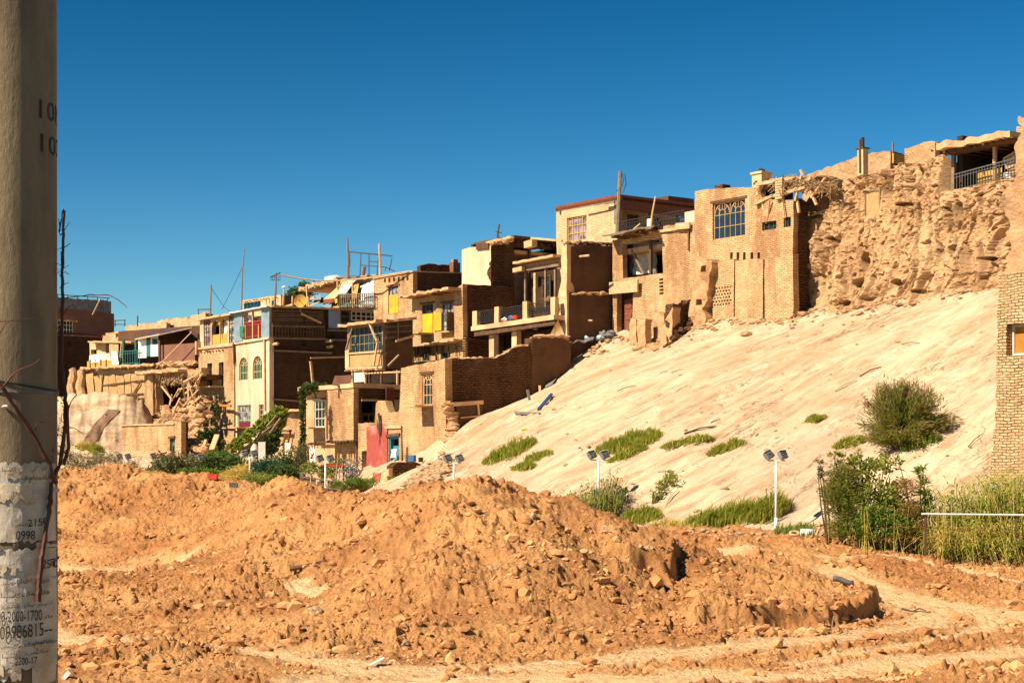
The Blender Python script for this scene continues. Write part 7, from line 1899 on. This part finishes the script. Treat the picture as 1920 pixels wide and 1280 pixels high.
# tarpaulin and bags at the head of the dark wall
mb = MB(); mb.sheet(P(1072, 645, 84.2), P(1112, 636, 84.8), P(1122, 628, 86.4), P(1084, 632, 86), nu=14, amp=.2, th=.05, sc=2.5); tag(mb.build('tarpaulin', M.zinc), 'crumpled grey tarpaulin spread at the foot of the tall dark wall', 'tarpaulin')
for lab, x, y, s_, m_ in (('striped bundle of sacks heaped by the brown door pillar', 1138, 629, .40, M.zinc), ('lower striped bundle left of the bigger sack heap', 1125, 633, .26, M.whitesheet), ('small pale sack on the crumpled tarpaulin', 1098, 634, .2, M.whitesheet)):
    mb = MB()
    for k in range(7): mb.rock(P(x + R.uniform(-9, 9) * s_ * 2.4, y + R.uniform(-5, 5) * s_ * 2, 85.2 + R.uniform(-.2, .2)), s_ * .5, s_ * .4, s_ * .38, k + x, 2, .8)
    tag(mb.build('sack_heap', m_), lab, 'sacks')
mb = MB(); mb.sheet(P(1028, 633, 83.8), P(1062, 640, 83.8), P(1052, 612, 84.1), P(1046, 600, 84.1), nu=8, amp=.15, th=.05); tag(mb.build('hanging_mat', M.reed), 'ragged mat hanging off the end of the balcony house corner', 'mat')

# ------------------------------------------------------------------ floodlights on white posts
def lamp_proto():
    e = bpy.data.objects.new('floodlight_post', None); COL.objects.link(e); e.empty_display_size = .2
    mb = MB(); mb.tube([(0, 0, 0), (0, 0, 1)], .038, 10); mb.build('post', M.white, e, True)
    mb = MB(); mb.tube([(0, 0, 0), (0, 0, .38)], .055, 10); mb.build('sleeve', M.white, e, True)
    mb = MB(); mb.rock((0, 0, .02), .19, .17, .10, 2, 2, .25); mb.build('foot', M.concrete_foot, e)
    return e


def lamp(label, px, Y, bar_py, tilt=0.0, sc=1.0):
    base = ground_at(px, Y); top = CZ + (HY - bar_py) / F * Y
    e = empty('floodlight_post', base, label, 'floodlight', 'white floodlight posts'); H_ = top - base.z
    mb = MB(); mb.tube([(0, 0, -.1), (0, 0, H_)], .038, 10); mb.build('post', M.white, e, True)
    mb = MB(); mb.tube([(0, 0, -.05), (0, 0, min(.42, H_ * .4))], .056, 10); mb.build('sleeve', M.white, e, True)
    mb = MB(); mb.rock((0, 0, .02), .20, .18, .10, int(px), 2, .3); mb.build('foot', M.concrete_foot, e)
    mb = MB(); mb.box(-.27, .27, -.035, .035, H_ - .02, H_ + .025); mb.build('crossbar', M.white, e)
    for sx in (-1, 1):
        c = Vector((sx * .21, 0, H_ + .17)); M_ = Matrix.Rotation(math.radians(-28 + tilt * sx), 3, 'Y') @ Matrix.Rotation(math.radians(-18), 3, 'X') @ Matrix.Rotation(math.radians(38), 3, 'Z')
        def bx(x0, x1, y0, y1, z0, z1):
            q = MB(); q.box(x0, x1, y0, y1, z0, z1); q.v = [tuple(c + M_ @ Vector(v)) for v in q.v]; return q
        hd = bx(-.135, .135, -.05, .06, -.115, .115)
        for k in range(4): q = bx(-.12 + .07 * k, -.10 + .07 * k, .061, .10, -.09, .09); hd.add(q.v, q.f)
        hd = hd.build('floodlight', M.zinc, e)
        bx(-.118, .118, -.062, -.051, -.098, .098).build('lens', M.lens, hd)
        q = bx(-.15, .15, -.085, .03, .117, .130); q.build('visor', M.white, hd)
        q = MB(); q.beam((sx * .21, 0, H_ + .026), (sx * .21, .02, H_ + .12), .03); q.build('bracket', M.steel, hd)


lamp('tallest white floodlight post with a concrete foot, nearest the thicket', 1455, 51, 863, 9)
lamp('white floodlight post rising from the dark reed bush', 1122, 56, 862)
lamp('white floodlight post half buried behind the mound crest before the rubble', 851, 61, 868)
lamp('rusty-based white floodlight post in front of the lower bay house', 610, 69, 867)
lamp('white floodlight post in front of the bluish green bush', 468, 76, 857)
lamp('short white floodlight post behind the bright hedge', 368, 79, 864)
lamp('small floodlight pair left of the olive bush by the whitewashed wall', 296, 82, 861)
lamp('leftmost small floodlight pair on the earth bank', 232, 84, 862)
p = P(301, 853, 81.5); mb = MB(); mb.rock(p, .12, .1, .13, 3, 2, .4); tag(mb.build('red_ball', M.chip), 'small bright red bundle beside a floodlight pair', 'bundle')
# garden clutter
e = empty('plank_fence', ground_at(598, 75), 'low grey plank fence under the yellow-green bush', 'fence')
for k in range(15):
    q = ground_at(565 + 5 * k, 75) - e.location; mb = MB(); mb.beam(q, q + Vector((R.uniform(-.05, .05), 0, R.uniform(.55, .8))), .10, .03); mb.build('paling', M.greywood, e)
for z in (.25, .58): mb = MB(); mb.beam(ground_at(562, 74.95) - e.location + Vector((0, 0, z)), ground_at(640, 74.95) - e.location + Vector((0, 0, z)), .05); mb.build('rail', M.greywood, e)
mb = MB(); mb.tube([P(536, 928, 66), P(570, 918, 66), P(606, 911, 66.2)], .07, 7, .06); tag(mb.build('log', M.greywood), 'long grey log lying behind the mound crest by the plank fence', 'log')
mb = MB()
for i in range(60):
    c = P(R.uniform(645, 672), R.uniform(868, 900), R.uniform(76.5, 77.5)); a = R.uniform(0, 6.28)
    mb.tube([c, c + Vector((.25 * math.cos(a), .2, .3 * math.sin(a))), c + Vector((.4 * math.cos(a + .8), .1, .4 * math.sin(a + .8)))], .022, 4)
tag(mb.build('scrap_heap', M.zinc), 'tangled grey heap of scrap wire and sticks beside the red wall', 'scrap')
for lab, a, b in (('upper grey stick leaning out of the scrap heap', (632, 925), (672, 888)), ('lower pale stick leaning out of the scrap heap', (622, 932), (650, 905)), ('thin post standing between fence and scrap heap', (630, 898), (634, 850)), ('grey stick lying at the edge of the scrap heap', (652, 925), (650, 900))):
    mb = MB(); mb.tube([P(*a, 73), P(*b, 73.6)], .04, 6, .03); tag(mb.build('stick', M.greywood), lab, 'stick')
for k, lab in enumerate(('lowest orange-red crate in the stack before the red wall', 'middle orange-red crate in the stack before the red wall', 'topmost orange-red crate in the stack before the red wall')):
    e = empty('crate', P(705 + k, 904 - 6 * k, 73), lab, 'crate', 'stacked red crates'); mb = MB(); mb.box(-.17, .17, -.14, .14, 0, .012)
    for x0, x1, y0, y1 in ((-.17, .17, -.14, -.125), (-.17, .17, .125, .14), (-.17, -.155, -.125, .125), (.155, .17, -.125, .125)): mb.box(x0, x1, y0, y1, .0125, .055); mb.box(x0, x1, y0, y1, .075, .125)
    for x in (-.162, .162):
        for y in (-.132, .132): mb.box(x - .007, x + .007, y - .007, y + .007, .055, .075)
    mb.build('basket', M.chip, e)
e = empty('planter_shelf', P(622, 885, 77), 'red-topped plank shelf behind the plank fence', 'shelf')
mb = MB(); mb.box(-.5, .6, -.15, .15, .28, .34); mb.build('top', M.chip, e)
for x in (-.45, .5): mb = MB(); mb.box(x, x + .06, -.1, .1, -.4, .28); mb.build('leg', M.wood, e)
for lab, x, y, Y, m_, s_ in (('orange-red box lying on the mound crest before the hedge', 400, 899, 51.5, M.chip, .10), ('white and pink bundle on the crest beside the soft bush', 506, 908, 48.5, M.pink, .07), ('dark box lying on the crest right of the orange-red box', 438, 909, 50.5, M.steel, .09), ('small blue cloth scrap on the crest by the hedge', 369, 896, 52.5, M.skyblue, .05)):
    c = P(x, y, Y); g = ground_at(x, Y); c.z = max(c.z, g.z + s_ * .6); mb = MB(); mb.box(c.x - s_ * 1.3, c.x + s_ * 1.3, c.y - s_, c.y + s_, c.z - s_ * .8, c.z + s_ * .8); mb.rough(.03, 6); tag(mb.build('crest_litter' if 'box' not in lab else 'box', m_), lab, 'litter' if 'box' not in lab else 'box')
e = empty('leaning_boards', P(398, 845, 95.5), 'pale plank bundle leaning against the ivy corner', 'boards')
mb = MB(); mb.beam(P(397, 843, 95.3) - e.location, P(407, 815, 96) - e.location, .30, .10); mb.build('board', M.palewood, e); mb = MB(); mb.beam(P(381, 838, 95.6) - e.location, P(386, 824, 96) - e.location, .14, .06); mb.build('short_board', M.palewood, e)
mb = MB(); mb.box(-.18, .18, -.04, .04, -.5, .42); o = mb.build('white_screen', M.whitewash); o.location = P(491, 862, 87); tag(o, 'white board screen standing behind the white garden lamp', 'board')
mb = MB(); mb.rock(P(476, 848, 87.6), .20, .16, .42, 4, 2, .4); tag(mb.build('limewashed_stump', M.whitewash), 'rounded pale limewashed post end under the trellis vine', 'post')
mb = MB(); mb.box(-.25, .25, -.06, .06, 0, .3); o = mb.build('basin', M.skyblue); o.location = P(770, 865, 78.3); tag(o, 'flat blue basin set on the ground beside the turquoise door', 'basin')
world_pole([(789, 866, 78.4), (789, 857, 78.4)], .11, 'short black pipe stub standing against the corner brick house', M.blackmetal, name='pipe_stub', cat='pipe', n=10)
world_pole([(763, 866, 78), (763, 838, 78)], .04, 'thin dark stake right of the turquoise door', M.wood, name='stake', cat='stake')

# ------------------------------------------------------------------ concrete pole in front
PX, PY, PR = 13.0, 6.0, .174
pc = Vector(((PX - CX) / F * PY, PY, 0)); gz = G.h(PX, PY)
M.pole = mat('weathered_concrete', (.38, .275, .155), (.19, .13, .07), sc=6, c3=(.09, .06, .034), bmp=.8, bsc=40, bd=.006, stretch=(1, 1, .35), rough=.75, lo=.3, hi=.7)
M.paper = mat('torn_bill_paper', (.84, .74, .58), (.56, .45, .31), sc=8, c3=(.30, .19, .11), bmp=.6, bsc=14, bd=.008, rough=.9)
M.paper2 = mat('peeling_paper', (.84, .68, .46), (.6, .44, .27), sc=9, bmp=.7, bsc=16, bd=.008)
pole = empty('utility_pole', (pc.x, pc.y, gz), 'thick weathered concrete utility pole plastered with torn paper bills', 'utility pole')


def rad(z): return PR - .0016 * (z - 1.8)


mb = MB(); N_ = 48; ks = [gz - .5 + .12 * i for i in range(80)]
for i, z in enumerate(ks):
    for j in range(N_): a = 2 * math.pi * j / N_; mb.v.append((rad(z) * math.cos(a), rad(z) * math.sin(a), z - gz))
for i in range(len(ks) - 1):
    for j in range(N_): mb.f.append((i * N_ + j, i * N_ + (j + 1) % N_, (i + 1) * N_ + (j + 1) % N_, (i + 1) * N_ + j))
mb.f.append(tuple((len(ks) - 1) * N_ + j for j in range(N_)))
shaft = mb.build('shaft', M.pole, pole, True)


def wrap(px, py, out):      # photo pixel -> point on the pole's skin, in the pole's space
    z = CZ + (HY - py) / F * (PY - PR)
    r = rad(z) + out; Yk = PY - PR * .6
    for _ in range(5):
        x = (px - CX) / F * Yk - pc.x; Yk = PY - math.sqrt(max(0, r * r - min(x * x, r * r)))
    x = max(-r * .995, min(r * .995, x))
    return Vector((x, -math.sqrt(r * r - x * x), z - gz))


def patch(px0, px1, top, bot, out, m, name, jag, seed, th=.002, nx=40):      # paper stuck round the pole
    mb = MB(); k = 0
    ny = max(3, int((bot - top) / 7))
    for lay in (0, 1):
        for j in range(ny + 1):
            for i in range(nx + 1):
                px = px0 + (px1 - px0) * i / nx
                t0 = top + jag * mn.noise(Vector((px * .09, seed, 1))) + jag * .6 * mn.noise(Vector((px * .3, seed, 2)))
                b0 = bot + jag * mn.noise(Vector((px * .09, seed, 5))) + jag * .6 * mn.noise(Vector((px * .3, seed, 6)))
                py = t0 + (b0 - t0) * j / ny
                lift = .004 * max(0, mn.noise(Vector((px * .06, py * .04, seed))))
                mb.v.append(tuple(wrap(px, py, out + lift - lay * th)))
    m_ = (nx + 1) * (ny + 1)
    for j in range(ny):
        for i in range(nx):
            q = (j * (nx + 1) + i, j * (nx + 1) + i + 1, (j + 1) * (nx + 1) + i + 1, (j + 1) * (nx + 1) + i)
            mb.f.append(q); mb.f.append(tuple(x + m_ for x in q[::-1]))
    return mb.build(name, m, pole)


B1 = patch(-70, 101, 868, 1016, .004, M.paper, 'torn_bill', 9, 1)
patch(-60, 60, 905, 940, .008, M.paper2, 'peeling_strip', 12, 2); patch(10, 100, 880, 897, .008, M.paper2, 'peeling_strip', 8, 7)
for k_ in range(16):
    a_ = R.uniform(-60, 96); b_ = R.choice([875, 890, 915, 935, 1018, 1024, 1036, 1055, 1070, 1085, 1250, 1262, 1205]) + R.uniform(-6, 6); patch(a_, a_ + R.uniform(8, 34), b_, b_ + R.uniform(5, 16), R.uniform(.009, .016), R.choice([M.paper2, M.paper2, M.paper, M.pole]), 'torn_scrap', R.uniform(4, 9), 20 + k_, nx=10)
B2 = patch(-70, 104, 1030, 1180, .006, M.paper, 'torn_bill', 7, 3)
patch(-70, 30, 1060, 1078, .010, M.paper2, 'peeling_strip', 6, 4)
B3 = patch(-70, 100, 1085, 1255, .008, M.paper, 'torn_bill', 9, 5)
patch(-60, 40, 1228, 1275, .006, M.paper2, 'peeling_strip', 14, 6); patch(60, 108, 1190, 1290, .004, M.paper2, 'peeling_strip', 10, 8)


def glyphs(txt, size):      # flat letter outlines from the built-in typeface
    cu = bpy.data.curves.new('lettering', 'FONT'); cu.body = txt; cu.size = size; cu.resolution_u = 3
    ob = bpy.data.objects.new('lettering', cu); COL.objects.link(ob)
    dg = bpy.context.evaluated_depsgraph_get()
    me = bpy.data.meshes.new_from_object(ob.evaluated_get(dg))
    vs = [v.co.copy() for v in me.vertices]; fs = [tuple(p.vertices) for p in me.polygons]
    bpy.data.objects.remove(ob); bpy.data.curves.remove(cu); bpy.data.meshes.remove(me)
    return vs, fs


def write(txt, x0, x1, py, hpx, out, parent, m=None, fit=True, slant=0, arc=False):
    """letters of height hpx photo pixels, laid from column x0 to x1 along the skin of the pole"""
    vs, fs = glyphs(txt, 1.0)
    if not vs: return
    X0, X1 = min(v.x for v in vs), max(v.x for v in vs); Y0, Y1 = min(v.y for v in vs), max(v.y for v in vs)
    mb = MB(); pts = []
    for v in vs:
        fx = (v.x - X0) / (X1 - X0)
        px = x0 + (x1 - x0) * fx; y = py - (v.y - Y0) / (Y1 - Y0) * hpx + slant * fx
        if arc:      # x is an angle on the far side of the pole's flank
            a = x0 + (x1 - x0) * fx; z = CZ + (HY - y) / F * (PY - PR) - gz; r = rad(z + gz) + out
            pts.append((r * math.sin(a), -r * math.cos(a), z))
        else: pts.append(tuple(wrap(px, y, out)))
    mb.add(pts, fs)
    mb.build('lettering', m or M.ink, parent)


write('10K', .97, 1.95, 213, 36, .0012, shaft, arc=True); write('102', 1.0, 1.95, 277, 36, .0012, shaft, arc=True)
write('0998', 30, 66, 1012, 17, .0125, B1); write('2150', 52, 90, 988, 14, .0125, B1, slant=-3)
write('250', 80, 102, 1068, 16, .0125, B2)
write('3500-2000-1700', -20, 79, 1165, 20, .0145, B3); write('09986815--', 0, 96, 1198, 25, .0145, B3, slant=-4); write('2200-17', 28, 70, 1247, 14, .0145, B3)


AR = {'\u0627': '\ufe8d\ufe8e\ufe8d\ufe8e', '\u0628': '\ufe8f\ufe90\ufe91\ufe92', '\u062a': '\ufe95\ufe96\ufe97\ufe98', '\u062c': '\ufe9d\ufe9e\ufe9f\ufea0', '\u062f': '\ufea9\ufeaa\ufea9\ufeaa', '\u0631': '\ufead\ufeae\ufead\ufeae', '\u0633': '\ufeb1\ufeb2\ufeb3\ufeb4', '\u0634': '\ufeb5\ufeb6\ufeb7\ufeb8', '\u0642': '\ufed5\ufed6\ufed7\ufed8', '\u0643': '\ufed9\ufeda\ufedb\ufedc', '\u0644': '\ufedd\ufede\ufedf\ufee0', '\u0645': '\ufee1\ufee2\ufee3\ufee4', '\u0646': '\ufee5\ufee6\ufee7\ufee8', '\u0648': '\ufeed\ufeee\ufeed\ufeee', '\u064a': '\ufef1\ufef2\ufef3\ufef4', '\u0641': '\ufed1\ufed2\ufed3\ufed4', '\u062e': '\ufea5\ufea6\ufea7\ufea8'}
NOJ = '\u0627\u062f\u0631\u0648'


def shape(t):      # join the letters of a right-to-left line and put them in reading order
    o = []
    for i, c in enumerate(t):
        if c not in AR: o.append(c); continue
        pj = i > 0 and t[i - 1] in AR and t[i - 1] not in NOJ
        nj = i + 1 < len(t) and t[i + 1] in AR and c not in NOJ
        o.append(AR[c][(1 if not nj else 3) if pj else (0 if not nj else 2)])
    return ''.join(reversed(o))


AL = '\u0642\u0627\u0646\u0648\u0646\u0644\u0648\u0642 \u0643\u0627\u0633\u0633\u0627 \u0641\u0627\u0631\u062a\u064a\u0645\u0627\u0646 \u0633\u0627\u062a\u064a\u0645\u064a\u0632 \u062e\u0648\u062c\u0627\u0644\u064a\u0642 \u0643\u0649\u0631\u0627\u064a \u0628\u0627\u0631'.split()
for i, (w0, x0, x1, y, hh, par, out) in enumerate([(0, 40, 96, 900, 9, B1, .0125), (1, 4, 30, 884, 9, B1, .0125), (3, 22, 62, 988, 8, B1, .0125), (2, 52, 66, 946, 6, B1, .0125), (4, 2, 30, 1098, 10, B3, .0145), (5, 32, 60, 1096, 12, B3, .0145), (0, 66, 92, 1096, 9, B3, .0145), (1, 2, 38, 1120, 9, B3, .0145), (2, 42, 92, 1119, 10, B3, .0145), (3, 2, 36, 1143, 10, B3, .0145), (4, 42, 66, 1141, 11, B3, .0145), (5, 70, 96, 1140, 8, B3, .0145), (6, 82, 96, 1164, 8, B3, .0145), (2, 2, 40, 1216, 9, B3, .0145), (0, 46, 96, 1213, 11, B3, .0145), (1, 4, 40, 1233, 8, B3, .0145), (3, 46, 90, 1231, 10, B3, .0145)]):
    write(shape(AL[w0]) if w0 != 6 else shape(AL[6]), x0, x1, y, hh, out, par)


def strap(py, dy, m, name, w_=.010):
    mb = MB()
    n = 40
    for j in range(2):
        for i in range(n + 1):
            a = -math.pi + 2 * math.pi * i / n
            for r_ in (.0, .004):
                z = CZ + (HY - py) / F * (PY - PR) - gz + dy * math.sin(a) + (j - .5) * w_; r = rad(z + gz) + .002 + r_
                mb.v.append((r * math.sin(a), -r * math.cos(a), z))
    L_ = 2 * (n + 1)
    for i in range(n):
        a = 2 * i
        mb.f += [(a, a + 2, L_ + a + 2, L_ + a), (a + 1, L_ + a + 1, L_ + a + 3, a + 3), (a, a + 1, a + 3, a + 2), (L_ + a, L_ + a + 2, L_ + a + 3, L_ + a + 1)]
    return mb.build(name, m, pole)


strap(733, .0, M.zinc, 'metal_strap', .008); strap(712, -.03, M.blackmetal, 'wire_tie', .006); strap(927, .012, M.cloth, 'paper_strap', .014); strap(1052, .0, M.blackmetal, 'wire_tie', .004)
# climbing dead stem round the pole
e = empty('dead_climber', pole.location, 'bare thorny brown climber twining up beside the concrete pole', 'dead plant')
mb = MB()
main_ = [wrap(72, 1130, .02), wrap(74, 1085, .022), wrap(80, 1040, .024), wrap(92, 960, .02), Vector((.175, -.07, CZ + (HY - 905) / F * PY - gz)), Vector((.195, -.03, CZ + (HY - 870) / F * PY - gz)), Vector((.205, .0, CZ + (HY - 800) / F * PY - gz)), Vector((.20, .02, CZ + (HY - 740) / F * PY - gz)), Vector((.193, .0, CZ + (HY - 680) / F * PY - gz)), Vector((.195, .0, CZ + (HY - 560) / F * PY - gz)), Vector((.192, .02, CZ + (HY - 460) / F * PY - gz)), Vector((.200, .0, CZ + (HY - 395) / F * PY - gz))]
sm = [main_[0]]
for a, b in zip(main_, main_[1:]):
    for k in range(1, 7): sm.append(a.lerp(b, k / 6) + Vector((R.gauss(0, .0015), 0, R.gauss(0, .001))))
mb.tube(sm, .0095, 7, .0045, .15); mb.build('main_stem', M.twig, e)
def Q(px, py, d=0): return Vector(((px - CX) / F * (PY + d) - pc.x, d, CZ + (HY - py) / F * (PY + d) - gz))
mb = MB()
for pts, r0, r1 in [([(120, 870), (128, 840), (126, 760), (118, 735)], .006, .004), ([(124, 780), (134, 750), (146, 738)], .0025, .0012), ([(118, 590), (128, 575), (138, 572)], .002, .001), ([(113, 466), (124, 462), (132, 456)], .0022, .001), ([(114, 515), (122, 510), (131, 515)], .002, .001), ([(112, 540), (122, 532), (129, 530)], .002, .001), ([(111, 435), (117, 400), (119, 392)], .003, .002), ([(113, 560), (170, 553), (205, 553), (222, 562), (238, 576)], .002, .0012), ([(113, 425), (110, 410)], .002, .001), ([(126, 800), (140, 803), (155, 812)], .002, .001), ([(120, 700), (112, 640), (116, 560), (115, 470)], .003, .002)]:
    q = [Q(*p) for p in pts]; s2 = [q[0]]
    for a, b in zip(q, q[1:]):
        for k in range(1, 5): s2.append(a.lerp(b, k / 4) + Vector((R.gauss(0, .0008), 0, R.gauss(0, .0008))))
    mb.tube(s2, r0, 5, r1, .2)
for k_ in range(16):
    y_ = R.uniform(440, 880); x_ = 114 + 8 * (y_ > 740); q = [Q(x_, y_), Q(x_ + R.choice([-1, 1]) * R.uniform(3, 9), y_ - R.uniform(4, 14)), Q(x_ + R.choice([-1, 1]) * R.uniform(6, 18), y_ - R.uniform(6, 26))]
    mb.tube(q, .0018, 4, .0008)
mb.build('side_twigs', M.twig, e)
mb = MB()
for pts, r0, r1 in [([wrap(-30, 690, .09), wrap(4, 728, .07), wrap(30, 765, .05), wrap(66, 818, .035), wrap(92, 870, .025), Vector((.185, -.05, CZ + (HY - 905) / F * PY - gz))], .006, .008), ([wrap(4, 728, .07), wrap(28, 700, .09), wrap(60, 685, .09), wrap(78, 672, .09)], .003, .0015), ([wrap(-30, 610, .10), wrap(20, 605, .10), wrap(68, 598, .09)], .0028, .0016), ([wrap(-10, 640, .10), wrap(10, 612, .10), wrap(18, 604, .10)], .0025, .0015), ([wrap(66, 806, .035), wrap(70, 792, .05), wrap(100, 784, .05)], .0028, .0014), ([wrap(-30, 770, .07), wrap(-5, 735, .07), wrap(4, 728, .07)], .004, .004), ([wrap(97, 850, .03), wrap(100, 838, .04)], .0025, .0015)]:
    s2 = [pts[0]]
    for a, b in zip(pts, pts[1:]):
        for k in range(1, 5): s2.append(a.lerp(b, k / 4) + Vector((R.gauss(0, .001), 0, R.gauss(0, .001))))
    mb.tube(s2, r0, 6, r1, .2)
mb.build('thorny_cane', M.twig, e)
mb = MB()
for i in range(60):
    p = Q(R.uniform(106, 122), R.uniform(745, 900), .1); leaf(mb, p, Vector((R.uniform(-1, 1), R.uniform(-1, 1), R.uniform(-.5, 1))), .006, .018)
mb.build('leaves', M.leafyel, e)
mb = MB(); mb.rock(wrap(10, 762, .012), .012, .01, .006, 3, 2, .3); mb.build('insulator', M.white, pole)

SKYZ, SKYSAT, SKYHUE, SKYSTR, EXPO, SKYGAM = 1.0, 1.15, .483, .0098, .72, 2.0

# ------------------------------------------------------------------ camera, sky, sun
cam = bpy.data.cameras.new('camera')
cam.sensor_width = 36; cam.lens = F * 36 / 1920; cam.shift_y = (HY - 640) / 1920
cam.clip_start = .1; cam.clip_end = 20000
co = bpy.data.objects.new('camera', cam); COL.objects.link(co)
co.location = (0, 0, CZ); co.rotation_euler = (math.radians(90), 0, 0)
scene.camera = co

EL, AZ = math.radians(42), math.radians(57)      # sun height; angle west of straight behind the eye
sd = Vector((-math.sin(AZ) * math.cos(EL), -math.cos(AZ) * math.cos(EL), math.sin(EL)))
sun = bpy.data.lights.new('sun', 'SUN'); sun.energy = 5.0; sun.angle = math.radians(.5); sun.color = (1, .865, .70)
so = bpy.data.objects.new('sun', sun); COL.objects.link(so)
so.rotation_euler = sd.to_track_quat('Z', 'Y').to_euler(); so.location = (-20, -20, 40)
w = bpy.data.worlds.new('World'); scene.world = w; w.use_nodes = True
nt = w.node_tree
bg = nt.nodes['Background']
sky = nt.nodes.new('ShaderNodeTexSky'); sky.sky_type = 'NISHITA'; sky.sun_disc = False
sky.sun_elevation = EL; sky.sun_rotation = math.atan2(sd.x, sd.y)
sky.altitude = 1300; sky.air_density = 1.0; sky.dust_density = .3; sky.ozone_density = .8
tc = nt.nodes.new('ShaderNodeTexCoord'); mp = nt.nodes.new('ShaderNodeMapping'); mp.inputs['Scale'].default_value = (1, 1, SKYZ)
nt.links.new(tc.outputs['Generated'], mp.inputs[0]); nt.links.new(mp.outputs[0], sky.inputs[0])
hs = nt.nodes.new('ShaderNodeHueSaturation'); hs.inputs['Saturation'].default_value = SKYSAT; hs.inputs['Hue'].default_value = SKYHUE
ga = nt.nodes.new('ShaderNodeGamma'); ga.inputs[1].default_value = SKYGAM
nt.links.new(sky.outputs[0], ga.inputs[0]); nt.links.new(ga.outputs[0], hs.inputs['Color'])
nt.links.new(hs.outputs[0], bg.inputs[0]); bg.inputs[1].default_value = SKYSTR
scene.view_settings.view_transform = 'Standard'; scene.view_settings.look = 'None'
scene.view_settings.exposure = EXPO; scene.view_settings.gamma = 1

scene.cycles.diffuse_bounces = 1
